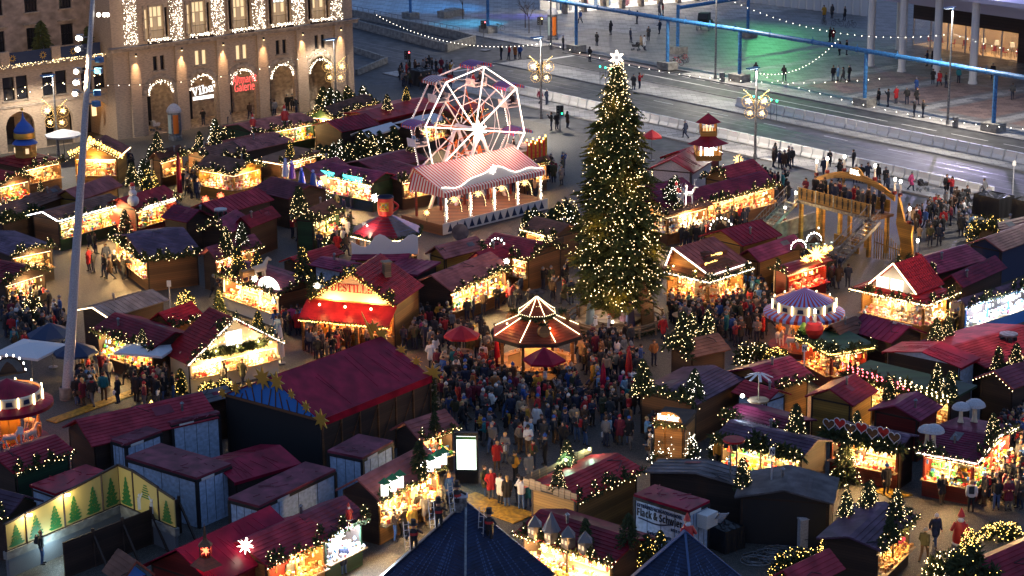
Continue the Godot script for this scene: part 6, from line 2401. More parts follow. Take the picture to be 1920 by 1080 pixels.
func stalls_back() -> void:
	H("onion","red roofed stall carrying a yellow tower with a blue onion dome",[-6,298,42,316,108,297],{"roof": "roof_red","rise": 0.5,"ridge": "pyr","open": "R","goods": "bread","fir": "R","wall": "wood"})
	var t := thing("onion_tower","yellow eight sided tower with blue onion dome on the red stall roof","tower",on("onion",0.0,0.0,-0.15))
	var b := B.new()
	b.lathe(O3,[[0.95,0],[0.95,1.15]],8,false)
	part(t,"tower_wall",b,M.wood_yellow)
	b.lathe(V3(0,1.15,0),[[1.1,0],[0.7,0.4],[0.6,0.5],[0.85,0.85],[0.88,1.15],[0.6,1.6],[0.25,1.95],[0.1,2.3],[0.0,2.9]],16)
	part(t,"onion_dome",b,M.blue)
	b.ball(V3(0,4.1,0),V3(0.13,0.13,0.13),8)
	b.lathe(V3(0,1.63,0),[[0.9,0],[0.92,0.2],[0.9,0.5]],16)
	part(t,"gilt_band",b,M.gold)
	for k in 4:
		var a := k*PI/2+PI/8
		b.bx(T3(Basis(UP,a),V3(sin(a),0,cos(a))*0.9+V3(0,0.6,0)),V3(0.28,0.45,0.08))
		part(t,"window",b,M.window_warm)
	H("corner_red","small red stall at the left edge below the onion dome stall",[-34,326,-5,348,30,329],{"roof": "roof_red","open": "R","goods": "toys"})
	H("inn","gabled inn stall outlined in bulbs and yellow lit signs behind the leaning mast",[130,296,222,294,254,276],{"roof": "roof_rose","wall": "wood_yellow","front": "wood_honey","open": "L","goods": "drinks","rise": 1.1,"ridge": "x","bulbs": "L","tubes": "R","gap": 0.2,"le": 4.0,"he": 2.7})
	H("booth_315","small wooden stall with open lit front below the round advertising column",[290,296,302,302,338,287],{"roof": "roof_brown","open": "R","goods": "bread","fir": "R","wall": "wood"})
	H("back_umber","long brown roofed stall row in front of the second arch",[352,288,392,300,455,284],{"roof": "roof_brown","wall": "wood","open": "","fir": "RL","bulb": "bulb"})
	H("back_rust","rust brown stall with broad seamed roof in front of the fourth arch",[398,268,452,286,536,262],{"roof": "roof_rose","style": "rib","wall": "wood_dark","rise": 0.5})
	H("back_wide","brown roofed stall with a railed roof garden before the third arch",[425,235,478,250,590,226],{"roof": "roof_rose","wall": "wood_green","open": "R","goods": "toys","fir": "R","rise": 0.5})
	H("back_right_a","dark red stall behind the ferris wheel beside the white lit gate",[610,232,640,248,690,230],{"roof": "roof_wine","wall": "wood_dark","style": "rib"})
	H("back_right_b","wide dark red hut with two small lit trees on its roof near the street",[676,206,710,226,790,192],{"roof": "roof_red","wall": "wood_red","style": "tarp","rise": 0.45})
	H("back_white","stall with white lit arch gate and fir boughs behind the ferris wheel",[590,212,628,220,692,190],{"roof": "roof_brown","wall": "wood_green","open": "LR","goods": "sweets","le": 5.0,"fir": "LR"})
	H("back_tent","grey white tent roof stall left of the ferris wheel",[742,230,790,240,830,222],{"roof": "snow","style": "tarp","wall": "wood_dark","open": "R","goods": "glass","rise": 0.4})
	H("back_tent_two","pale tent roof behind the row of lit firs",[664,250,690,256,742,238],{"roof": "snow","style": "tarp","wall": "wood_dark","rise": 0.4})
	H("back_behind","wine red stall seen through the ferris wheel spokes",[820,214,860,222,900,204],{"roof": "roof_wine","wall": "wood"})
	H("corner_wood","yellow wooden corner stall with garland roof and red dressed visitors",[368,312,438,326,492,309],{"roof": "roof_brown","wall": "wood_yellow","open": "LR","goods": "sweets","fir": "LR","le": 4.0})
	H("orange_edge","flat brown stall with orange light tubes along its eaves",[484,298,528,308,596,288],{"roof": "roof_brown","open": "R","tubes": "LR","goods": "sweets","ridge": "flat","wall": "wood","le": 4.5})
	H("cyan_sign","long purple roofed stall with two cyan lit signs and bright front",[602,322,697,344,742,328],{"roof": "roof_purple","wall": "wood_green","open": "L","goods": "sweets","le": 6.0,"rise": 0.6,"ridge": "z"})
	H("behind_cyan","large purple brown roof behind the stall with cyan signs",[648,306,708,322,792,296],{"roof": "roof_plum","wall": "wood_dark","rise": 0.6})
	H("small_hut_750","small dark stall with a wreath and sign left of the striped pavilion",[735,318,752,340,800,322],{"roof": "roof_plum","wall": "wood_dark","open": "R","goods": "wooden","fir": "R"})
	H("row_620","plum roof with brown slopes between the lit firs and the cyan signs",[560,318,600,332,640,312],{"roof": "roof_plum","wall": "wood_dark"})
	H("plum_535","plum roofed hut behind the blue lit crib figures",[496,352,540,374,596,352],{"roof": "roof_plum","wall": "wood_dark"})
	H("candle_stall","candle stall with rows of giant red and yellow candles on its roof",[975,308,985,314,1022,300],{"roof": "roof_brown","open": "R","wall": "wood","goods": "bread"})
	H("snow_sign","red hut with white lit sign and a snowman on the eave",[230,376,256,394,332,356],{"roof": "roof_red","wall": "wood_red","open": "R","goods": "toys","style": "tarp","lw": 5.2,"lu": 3.6,"le": 4.0})
	H("brown_28","plain brown roofed hut at left between garland stalls",[28,382,70,388,126,366],{"roof": "roof_brown","wall": "wood"})
	H("yellow_side","hut with yellow wooden side and brown roof right of the small red stall",[114,366,148,376,212,346],{"roof": "roof_rose","wall": "wood_yellow","style": "tarp"})
	H("green_long","long green stall with carved figures on its apron and blue lit eaves",[64,400,110,414,226,378],{"roof": "roof_brown","wall": "wood","front": "wood_green","open": "R","goods": "toys","tubes": "LR","tube": "tube_cold","le": 4.0,"rise": 0.5})
	H("net_left","stall at the left edge wrapped in a dense garland of lights",[-30,400,4,414,62,390],{"roof": "roof_brown","wall": "wood_dark","fir": "LR","thick": 0.3,"per": 60})
	H("dark_left","dark purple roofed stall at the left edge with a lantern on its corner",[-60,450,20,480,108,462],{"roof": "roof_slate","wall": "wood_dark","open": "R","goods": "bread","fir": "R","rise": 0.4})
	H("wine_left","wine red roof at the left edge beside the crowd of visitors",[-40,508,10,532,66,502],{"roof": "roof_wine","wall": "wood_dark","open": "R","fir": "R","goods": "sweets"})
	H("net_roof","brown stall with nets of bulbs over its roof edge and white lit counter",[226,438,270,487,372,468],{"roof": "roof_slate","wall": "wood","front": "wood_honey","open": "L","goods": "sweets","fir": "LR","thick": 0.24,"per": 60,"gap": 0.13,"le": 6.5,"rise": 0.9,"ridge": "x","level": true})
	H("plum_325","low purple roofed hut behind the bulb net stall",[318,404,350,418,384,402],{"roof": "roof_purple","wall": "wood_dark"})
	H("truss_hut","purple roofed hut with lit doorway beside the truss tower",[374,432,432,438,466,412],{"roof": "roof_purple","wall": "wood_dark","ridge": "x"})
	H("red_glow","big wine red roof with a red glow and two stars at its edge",[352,392,410,404,512,374],{"roof": "roof_wine","wall": "wood_dark","style": "rib"})
	H("red_glow_two","dark wine roof in front of the red glowing roof",[448,420,470,428,512,404],{"roof": "roof_wine","wall": "wood_dark"})
	H("bulb_row","purple roofed stall with big round bulbs along its white lit counter",[384,476,404,486,482,458],{"roof": "roof_plum","wall": "wood_dark","front": "wood_honey","open": "R","goods": "sweets","bulbs": "R","gap": 0.5,"le": 7.0,"fir": "R"})
	H("arch_panels","long stall with white arched panels and a carved carriage on its roof",[432,508,520,552,588,526],{"roof": "roof_plum","wall": "wood","front": "white","open": "L","goods": "wooden","fir": "LR","thick": 0.2,"le": 6.0,"rise": 0.6,"ridge": "z"})
	H("green_counter","dark green stall with one bright hatch beside the mug bar lane",[556,408,590,416,630,390],{"roof": "roof_brown","wall": "wood_green","front": "wood_green","open": "R","goods": "glass","fir": "LR"})
	H("red_525","red roofed hut with dark walls left of the snowy signboard",[526,490,566,500,642,474],{"roof": "roof_red","wall": "black","rise": 0.5})
	H("white_598","white walled cabin with purple roof behind the log cabin bar",[590,494,640,510,674,494],{"roof": "roof_purple","wall": "container","rise": 0.35,"he": 2.6})
	H("yellow_gable","yellow walled hut with purple roof under the snowy signboard",[658,486,764,490,776,470],{"roof": "roof_purple","wall": "wood_yellow","ridge": "z","rise": 0.5,"he": 2.6})
	H("purple_flat","flat purple roofed dark hut between log cabin and yellow hut",[720,508,782,520,812,494],{"roof": "roof_purple","wall": "black","ridge": "flat","style": "rib","tilt": 0.0})
	H("brown_gable","brown roofed hut with yellow gable and a round disc on its roof",[796,476,834,486,914,466],{"roof": "roof_rose","wall": "wood_yellow","rise": 0.75})
	H("ribbed_long","long ribbed pink roof stall with bright front facing the open square",[774,531,848,547,952,500],{"roof": "roof_rose","wall": "wood_dark","open": "R","goods": "toys","fir": "R","le": 6.5,"rise": 0.9,"style": "row","front": "wood"})
	H("rose_930","small rose roof behind the long ribbed stall",[884,486,912,496,960,474],{"roof": "roof_wine","wall": "wood"})
	H("sweets_corner","wooden corner stall with bright sweets front and dark sign boards on the roof",[905,462,990,486,1046,460],{"roof": "roof_wine","wall": "wood","open": "L","goods": "sweets","fir": "LR","le": 7.0})
	H("awning_1030","stall with dark awning and bright counter left of the tall fir",[984,428,1040,446,1088,430],{"roof": "roof_brown","wall": "wood","open": "L","goods": "bread","le": 6.0,"tubes": "L"})
	H("grey_gable","hut with grey plank gable and red tent roof behind the tower stall",[1226,312,1300,324,1318,296],{"roof": "roof_red","wall": "steel_pale","gable": "steel_pale","ridge": "x","rise": 1.0,"style": "tarp"})
	H("red_1330","red tent roof beside the street behind the wooden lantern tower",[1256,290,1306,304,1330,284],{"roof": "tarp_red","style": "tarp","wall": "wood_red"})
	H("tower_stall","long wooden stall with purple roof carrying a lantern tower",[1190,368,1258,398,1424,338],{"roof": "roof_purple","wall": "wood","front": "wood","open": "R","goods": "drinks","fir": "R","le": 2.6,"lu": 3.6,"rise": 0.8})
	H("tower_roof","steep wine red roof right of the lantern tower",[1330,330,1372,344,1422,322],{"roof": "roof_wine","wall": "wood_honey","rise": 1.0,"he": 2.8})
	H("deer_stall","stall with lit deer and firs on its roof left of the lantern tower",[1196,384,1252,404,1322,380],{"roof": "roof_brown","wall": "wood","open": "LR","goods": "cold","le": 5.0,"rise": 0.4,"fir": "L"})
	H("wine_1240","small wine red roof between tall fir and deer stall",[1200,356,1240,372,1290,352],{"roof": "roof_purple","wall": "wood_dark"})
	H("hunter","hunting lodge bar with ribbed roof framed in white tubes",[1250,510,1330,529,1412,502],{"roof": "roof_brown","style": "rib","wall": "wood_honey","front": "wood_honey","open": "LR","goods": "drinks","tubes": "LR","tube": "tube_white","le": 4.5,"he": 2.6,"rise": 1.3,"ridge": "pyr","lu": 4.6,"ov": 0.5})
	H("hunter_back","purple seamed roof with yellow wall behind the hunting lodge bar",[1334,438,1392,462,1440,436],{"roof": "roof_wine","style": "rib","wall": "wood_yellow","rise": 0.8,"he": 3.0})
	H("purple_1440","purple roof between the hunting lodge bar and the red star counter",[1400,478,1424,492,1486,458],{"roof": "roof_purple","wall": "wood_honey"})
	H("star_counter","stall with red counter under glowing yellow stars by the steel stair",[1462,500,1478,512,1542,484],{"roof": "roof_wine","wall": "wood_red","front": "wood_red","counter": "red","open": "R","goods": "sweets","le": 4.0,"lc": K(1,0.4,0.16),"rise": 0.3,"fir": "L"})
	H("grill","grill house with red tiled roof and gable framed by light tubes",[1592,541,1738,572,1800,548],{"roof": "roof_red","style": "tile","wall": "wood_honey","front": "wood_honey","gable": "cream","open": "LR","goods": "cold","tubes": "LR","tube": "tube","le": 5.0,"ridge": "pyr","rise": 0.7,"he": 2.6,"ov": 0.6})
	H("purple_1700","purple roof behind the grill house gable, with one pale slope",[1692,492,1752,516,1828,482],{"roof": "roof_purple","wall": "wood_dark"})
	H("purple_1800","lower purple roof right of the grill house",[1768,528,1806,540,1874,500],{"roof": "roof_purple","wall": "wood_dark"})
	H("rose_1880","rose roofed hut with dark blue wall at the right edge",[1812,458,1880,472,1960,440],{"roof": "roof_rose","wall": "navy"})
	H("cold_toys","stall with cold white front and blue apron at the right edge",[1800,566,1812,574,1932,530],{"roof": "roof_slate","wall": "wood_dark","front": "blue_board","open": "R","goods": "cold","cold": true,"le": 7.0,"rise": 0.4})
	H("right_far","dark roofed stall with yellow garland beside the street at the far right",[1840,430,1880,446,1950,424],{"roof": "roof_plum","wall": "wood_dark","fir": "L","bulb": "bulb_gold","thick": 0.3})
func stalls_front() -> void:
	H("ring_roof","flat grey roofed bar with lit wooden parapet around it",[146,580,205,596,316,562],{"roof": "roof_grey","style": "rib","wall": "wood_dark","ridge": "x","rise": 0.45,"he": 2.7,"tubes": "L"})
	H("flower","stall with purple roof and a front full of lit blossoms",[194,612,284,656,356,626],{"roof": "roof_wine","wall": "wood_dark","open": "L","goods": "toys","fir": "L","le": 4.0,"ridge": "z","rise": 0.7})
	H("wine_330","red tiled low hut between lit bush and ring roofed bar",[286,600,320,612,372,588],{"roof": "roof_red","wall": "wood_honey"})
	H("crib_hut","crib hut with bright red roof and lit white gable",[316,660,352,684,526,640],{"roof": "roof_red","wall": "cream","gable": "cream","open": "R","goods": "wooden","ridge": "z","rise": 2.3,"he": 2.0,"tubes": "R","tube": "tube_white","le": 6.0,"style": "row"})
	H("slate_370","blue grey low roof in front of the crib hut",[312,756,332,770,436,742],{"roof": "roof_grey","wall": "wood_dark","rise": 0.5})
	H("big_left","large wine red roof hut at lower left with candle figures along its edge",[122,800,172,838,408,782],{"roof": "roof_wine","wall": "wood_dark","rise": 1.0})
	H("left_880","low wine red hut at the left edge behind the printed tree boards",[-60,866,26,888,152,850],{"roof": "roof_wine","wall": "wood_dark","rise": 0.6,"wallR": "wood_green"})
	H("left_950","grey violet roof at the left edge beside the lamp pole",[-90,940,14,972,74,938],{"roof": "roof_slate","wall": "wood_dark"})
	H("tarp_box","box covered by a crimson tarpaulin behind the printed boards",[58,914,104,932,208,892],{"roof": "tarp_red","style": "tarp","wall": "container","ridge": "flat","he": 2.0,"ov": 0.1,"tilt": 0.0})
	H("gloss_tarp","hut under a crumpled glossy wine red tarpaulin",[388,862,440,905,548,862],{"roof": "tarp_wine","style": "tarp","wall": "wood_dark","rise": 0.5,"he": 2.2})
	H("marquee","wine red marquee with slack cloth roof at the lower left",[282,1052,400,1100,560,1010],{"roof": "tarp_wine","style": "tarp","wall": "wood_red","rise": 1.3,"ridge": "x","he": 2.3})
	H("candle_600","long red roof stall with bright golden front right of the containers",[632,918,712,940,832,872],{"roof": "roof_rose","wall": "wood_dark","front": "wood_honey","open": "R","goods": "wooden","fir": "R","le": 7.0,"rise": 0.9})
	H("small_790","pink roofed hut with round lights beside the info screen",[738,804,786,826,856,798],{"roof": "roof_rose","wall": "wood_dark","open": "R","fir": "R","goods": "toys","le": 2.5})
	H("white_front","stall with dazzling white front and green apron at bottom centre left",[536,976,608,1010,672,964],{"roof": "roof_plum","wall": "wood_dark","front": "wood_green","open": "R","goods": "cold","cold": true,"le": 10.0})
	H("bulb_front","golden wooden stall with rows of lit bulbs at the bottom edge",[420,1018,500,1062,602,1002],{"roof": "roof_wine","wall": "wood_honey","front": "wood_honey","open": "R","goods": "bread","fir": "R","bulbs": "R","le": 6.0})
	H("fir_lane","dark roofed hut with lit firs right of the tall tree's crib",[1246,652,1296,672,1372,656],{"roof": "roof_brown","wall": "wood_dark","fir": "L","thick": 0.3})
	H("blue_roof","dark violet roofed hut beside the signboard doorway",[1230,722,1306,760,1342,704],{"roof": "roof_slate","wall": "wood","rise": 0.5,"fir": "L","thick": 0.3})
	H("doorway","wooden doorway hut with carved shutters under a lit arched sign",[1226,790,1284,800,1300,776],{"roof": "wood_dark","wall": "wood_honey","ridge": "flat","he": 2.4,"ov": 0.1,"fir": "L","level": true})
	H("wine_1450","wine red roof with tan underside right of the violet hut",[1374,694,1452,728,1512,700],{"roof": "roof_purple","wall": "wood_honey","ridge": "x"})
	H("pink_1430","light walled hut with magenta tiled roof beside the sign pole",[1364,738,1436,756,1492,742],{"roof": "roof_wine","wall": "container","he": 2.3,"rise": 0.5})
	H("magenta_1440","magenta roof stall carrying a carved pyramid with a lit fan",[1344,786,1468,816,1540,790],{"roof": "roof_purple","wall": "wood_dark","rise": 0.4,"fir": "L","thick": 0.26})
	H("garland_1420","long fir clad stall with bright white front facing the dark roofs",[1340,818,1506,858,1560,826],{"roof": "roof_slate","wall": "wood_dark","open": "L","goods": "toys","fir": "L","thick": 0.34,"per": 60,"gap": 0.14,"le": 5.0,"rise": 0.5,"level": true})
	H("heart_stall","stall with gingerbread hearts over a bright cream counter",[1544,812,1690,842,1726,818],{"roof": "roof_slate","wall": "wood_dark","front": "wood_red","open": "L","goods": "sweets","fir": "L","thick": 0.4,"per": 70,"gap": 0.12,"le": 7.0,"rise": 0.4,"level": true})
	H("yellow_hut","yellow wooden hut with magenta gable roof and closed door",[1512,742,1600,762,1642,732],{"roof": "roof_wine","wall": "wood_yellow","rise": 0.75,"ridge": "x","he": 2.4})
	H("brown_hut","dark brown hut with plum gable roof right of the yellow hut",[1630,768,1726,790,1764,762],{"roof": "roof_purple","wall": "wood_red","rise": 0.6,"ridge": "x","he": 2.5})
	H("dark_1570","brown roof behind the apple ornament and carousel",[1548,622,1580,636,1612,616],{"roof": "roof_brown","wall": "wood_dark"})
	H("ladder_roof","plum roof with a ladder lying on it in front of the grill house",[1594,616,1672,644,1728,622],{"roof": "roof_purple","wall": "wood_dark","style": "rib"})
	H("tube_corner","fir clad corner bar edged with golden light tubes below the carousel",[1512,630,1556,664,1626,646],{"roof": "wood_green","wall": "wood_red","front": "wood_red","open": "LR","goods": "drinks","tubes": "LR","tube": "tube_gold","le": 3.0,"lc": K(1,0.45,0.18),"ridge": "flat","fir": "LR","thick": 0.26})
	H("flat_red","large flat crimson roof with slack valance at the right",[1660,656,1802,690,1826,668],{"roof": "tarp_red","style": "tarp","wall": "container","ridge": "x","rise": 0.5,"he": 2.9,"wallL": "wood_dark"})
	H("flat_wine","broad wine red roof behind the flat crimson roof at the right edge",[1732,640,1850,690,1960,640],{"roof": "roof_wine","wall": "wood_dark","rise": 0.6})
	H("right_690","dark plum roof at the right edge with small lit firs",[1836,706,1900,730,1990,690],{"roof": "roof_plum","wall": "wood_dark","bulbs": "L"})
	H("hearth","fir clad dark stall with strings of pink and white bulbs",[1590,700,1786,752,1822,728],{"roof": "wood_green","wall": "wood_dark","open": "L","goods": "bread","fir": "L","thick": 0.34,"per": 60,"le": 2.0,"ridge": "flat","dens": 0.7})
	H("mushroom","purple roofed stall with pale giant mushrooms and lit edges",[1720,846,1832,868,1904,800],{"roof": "roof_purple","wall": "wood_red","front": "wood_red","open": "LR","goods": "toys","tubes": "LR","tube": "tube_white","le": 5.0,"rise": 0.5,"ridge": "z"})
	H("grey_1500","grey boarded gable roof hut at the lower right",[1426,920,1564,946,1532,889],{"roof": "roof_grey","wall": "black","rise": 0.55,"ridge": "x","lw": 3.6,"lu": 4.9,"fir": ""})
	H("dusk_1600","dark violet roof hut with lit firs along its edge at lower right",[1532,1008,1652,1034,1716,966],{"roof": "roof_slate","wall": "wood_dark","fir": "R","rise": 0.4,"open": "R","goods": "bread","le": 2.5})
	H("wine_1500","wine red roof at the bottom edge beside the cable coils",[1458,1080,1500,1110,1560,1060],{"roof": "roof_wine","wall": "wood_dark"})
	H("wine_1880","wine red roof at the lower right corner behind golden garlands",[1800,1062,1870,1100,1990,1030],{"roof": "roof_wine","wall": "wood_dark","fir": "L","bulb": "bulb_gold","thick": 0.4,"per": 60})
	H("red_1090","bright red boarded roof bar with wooden parapet in the lower middle",[1008,903,1082,941,1178,873],{"roof": "roof_red","wall": "wood_yellow","ridge": "x","rise": 0.5,"he": 2.6,"wallR": "wood_honey"})
	H("toy_1090","long stall with plum roof, toy houses on the ledge and lit front",[986,990,1150,1058,1216,1004],{"roof": "roof_wine","wall": "wood_dark","open": "L","goods": "glass","bulbs": "L","fir": "L","le": 6.5,"rise": 0.6,"ridge": "z"})
	H("dark_1310","long dark hut with grey seamed roof behind the drinks trailer",[1208,884,1404,916,1424,890],{"roof": "roof_grey","style": "rib","wall": "wood_dark","rise": 0.4,"ridge": "x"})
	H("sweeper","big dark blue tent roof with chimney sweep figures at the bottom",[700,1090,872,1150,1052,1082],{"roof": "blue_canvas","style": "tarp","wall": "cream","ridge": "pyr","he": 2.6,"rise": 3.6})
	H("sweeper_two","second dark blue tent roof at the bottom right of the middle",[1150,1110,1300,1150,1420,1100],{"roof": "blue_canvas","style": "tarp","wall": "cream","ridge": "pyr","he": 2.6,"rise": 2.6})
	H("star_gable","half timbered stall with blue starry gable at the bottom left",[196,1070,226,1096,288,1076],{"roof": "roof_brown","wall": "wood_honey","gable": "blue_board","ridge": "z","rise": 0.9})
	container("grey blue container with lit window left of the big blue container",[212,828,236,838,300,812],2.6,"container","roof_plum")
	container("long blue container behind the wine red roof hut",[316,796,322,800,412,778],2.6,"container","roof_plum")
	container("big pale blue container with crumpled plum sheet roof",[241,860,369,902,429,874])
	container("pale container with plum sheet roof at bottom left of the middle",[427,940,486,955,631,886])
	container("white container with red marked edge behind the golden front stall",[615,850,680,864,736,832])
func parapet() -> void:
	var o: Node3D = huts["red_1090"]
	var s: Vector3 = o.get_meta("size")
	var b := B.new()
	for side in 2:
		var n := 9
		for k in n:
			var u := (k+0.5)/n-0.5
			var h := 0.42+0.14*sin(k*1.3)
			if side == 0: b.box(V3(-s.x/2,s.y+0.25,u*s.z),V3(0.05,h,s.z/n-0.03))
			else: b.box(V3(u*s.x,s.y+0.3,-s.z/2),V3(s.x/n-0.03,h,0.05))
			part(o,"parapet_board",b,M.wood_pale)
	for k in 2:
		b.ball(V3(s.x*(0.05+0.35*k),s.y+0.55,-s.z*0.42),V3(0.07,0.07,0.07),6)
		lamp(o,V3(s.x*(0.05+0.35*k),s.y+0.65,-s.z*0.42),K(0.8,1.0,0.85),1.6,0.06)
	part(o,"roof_lamp",b,M.bulb_white,true)
func upper_roofs() -> void:
	for d in [["grill","roof_red","tile",0.86,0.62,0.35,1.75,"tube"],["hunter","roof_rose","rib",0.92,0.84,0.25,1.35,"tube_white"]]:
		var o: Node3D = huts[d[0]]
		var s: Vector3 = o.get_meta("size")
		var hx: float = s.x/2*d[3]
		var hz: float = s.z/2*d[4]
		var y: float = s.y+d[5]
		var rise: float = d[6]
		var zr: float = 0.0 if d[0] == "grill" else -hz*0.7
		var c := V3(s.x*0.06,y+rise,zr)
		var b := B.new()
		slope(b,at0(c),hx,hz-zr,rise,d[2])
		slope(b,T3(Basis(UP,PI),c),hx,hz+zr,rise,d[2])
		part(o,"upper_roof",b,M[d[1]])
		for q in [-1,1]:
			b.prism(PV([V2(-hz,-0.5),V2(hz,-0.5),V2(hz-0.1,0),V2(zr,rise-0.05),V2(-hz+0.1,0)]),T3(Basis(V3(0,0,1),UP,V3(-1,0,0)),V3(s.x*0.06+q*(hx-0.25),y,0)),0.08)
			part(o,"gable",b,M.cream if d[0] == "grill" else M.wood_honey)
		for q in [-1,1]:
			b.bar(V3(s.x*0.06-hx-0.03,y+0.05,hz*q),V3(s.x*0.06-hx-0.03,y+rise+0.05,zr),0.07,0.07)
		if d[0] == "hunter": b.bar(V3(s.x*0.06-hx,y+0.04,hz+0.04),V3(s.x*0.06+hx,y+0.04,hz+0.04),0.07,0.07)
		part(o,"light_tube",b,M[d[7]])
		for k in 2:
			var p := V3(s.x*0.06-hx-0.35,y+0.25,hz*(k-0.5))
			b.ball(p,V3(0.06,0.06,0.06),6)
			lamp(o,p,K(1,0.75,0.45),1.6,0.08)
		part(o,"gable_lamp",b,M.bulb)
	var o: Node3D = huts["hunter"]
	var s: Vector3 = o.get_meta("size")
	for k in 2:
		var b := B.new()
		b.box(V3(s.x*[0.12,-0.12][k],s.y+[1.0,0.75][k],s.z*[0.1,0.2][k]),V3(s.x*0.5,0.26,0.06))
		var sg := part(o,"name_board",b,M.wood_red)
		words(sg,["Jagdhütte","Jägerstube"][k],M.tube_gold,at0(V3(s.x*[0.12,-0.12][k],s.y+[1.0,0.75][k],s.z*[0.1,0.2][k]+0.04)),0.2)
func trailer() -> void:
	var o := container("white drinks trailer with printed lettering and crimson roof",[1190,932,1291,964,1328,944],2.6,"container","tarp_wine")
	var s: Vector3 = o.get_meta("size")
	var t := T3(Basis(V3(0,0,1),UP,V3(-1,0,0)),V3(-s.x/2+0.005,0,0))
	var w := s.z*0.82
	words(o,"GETRÄNKEFACHGROSSHANDEL",M.navy,t*at0(V3(-0.1,2.28,0)),0.2,"lettering","Droid Sans",true,w)
	words(o,"Flack & Schwier",M.black,t*at0(V3(-0.1,1.92,0)),0.42,"lettering","Droid Sans",true,w)
	words(o,"SEIT 1998",M.navy,t*at0(V3(w*0.38,1.5,0)),0.15)
	words(o,"Getränkewelt",M.navy,t*at0(V3(-0.1,1.0,0)),0.17)
	var b := B.new()
	for k in 12:
		b.bar(t*V3(-w/2+w*0.75*k/12,1.62-0.09*sin(k*0.35)*(k/6.0),0.01),t*V3(-w/2+w*0.75*(k+1)/12,1.62-0.09*sin((k+1)*0.35)*((k+1)/6.0),0.01),0.02,0.07)
	part(o,"swoosh",b,M.navy)
	b.box(V3(s.x*0.12,2.1,s.z/2+0.35),V3(0.9,0.7,0.6))
	part(o,"cooling_unit",b,M.white)
	b.box(V3(-s.x/2-0.6,0.5,-0.4),V3(0.9,0.9,1.6))
	solo("drinks_counter","pale low counter in front of the drinks trailer","counter",b,M.container,o.position,o.rotation.y)
func cabin() -> void:
	var o := H("cabin","log cabin bar with red tiled gable roof and lit lettering",[578,560,742,574,780,548],{"roof": "roof_red","style": "tile","wall": "wood_honey","front": "wood_honey","inside": "wood_honey","gable": "cream","open": "L","goods": "bread","le": 6.0,"lc": K(1,0.5,0.2),"ridge": "x","rise": 2.0,"he": 3.1,"lw": 5.0,"bulbs": "L","fir": "L","gap": 0.16,"bulb": "bulb_gold","wallR": "wood_honey"})
	var s: Vector3 = o.get_meta("size")
	var t := T3(Basis(V3(0,0,1),UP,V3(-1,0,0)),V3(-s.x/2,0,0))
	words(o,"DESTILLE",M.red,t*at0(V3(-0.1,3.95,-0.2)),0.55,"lettering","Droid Serif",true,2.9)
	var b := B.new()
	var f := B.new()
	for i in 8:
		var y := 3.0-0.11*i
		b.bx(t*T3(Basis(Vector3.RIGHT,0.5),V3(0,y,0.12+0.19*i)),V3(s.z+0.2,0.05,0.25))
	part(o,"porch_roof",b,M.roof_red)
	twigs(b,t*V3(-s.z/2,2.12,1.55),t*V3(s.z/2,2.12,1.55),0.14,40)
	part(o,"fir_garland",b,M.leaf,true)
	beads(f,t*V3(-s.z/2,2.06,1.6),t*V3(s.z/2,2.06,1.6),0.11,0.045,0.03)
	part(o,"bulb_string",f,M.bulb_gold,true)
	for k in 4:
		b.bar(t*V3(-s.z/2+0.2+(s.z-0.4)*k/3,0,1.45),t*V3(-s.z/2+0.2+(s.z-0.4)*k/3,2.2,1.45),0.16,0.16)
		part(o,"porch_post",b,M.wood_honey)
	for k in 3: b.ball(t*V3(-1.8+1.8*k,3.1,1.1),V3(0.09,0.09,0.09),6)
	part(o,"porch_lamp",b,M.bulb)
	for k in 3: lamp(o,t*V3(-1.8+1.8*k,3.3,1.2),K(1,0.7,0.4),2.2,0.1)
	b.lathe(V3(s.x*0.05,4.2,s.z*0.22),[[0.32,0],[0.32,0.9],[0.42,0.95],[0.42,1.05],[0,1.06]],4,false)
	part(o,"chimney",b,M.wood_pale)
	for k in 2:
		var bt := thing("barrel_table",["round barrel table at the left of the log cabin bar","round barrel table in front of the log cabin bar"][k],"table",G([590,648][k],[636,642][k]))
		b.lathe(O3,[[0.45,0],[0.52,0.5],[0.45,1.0]],14)
		part(bt,"barrel",b,M.wood)
		b.lathe(O3,[[0.7,1.0],[0.7,1.06],[0,1.07]],16)
		part(bt,"table_top",b,M.wood_honey)
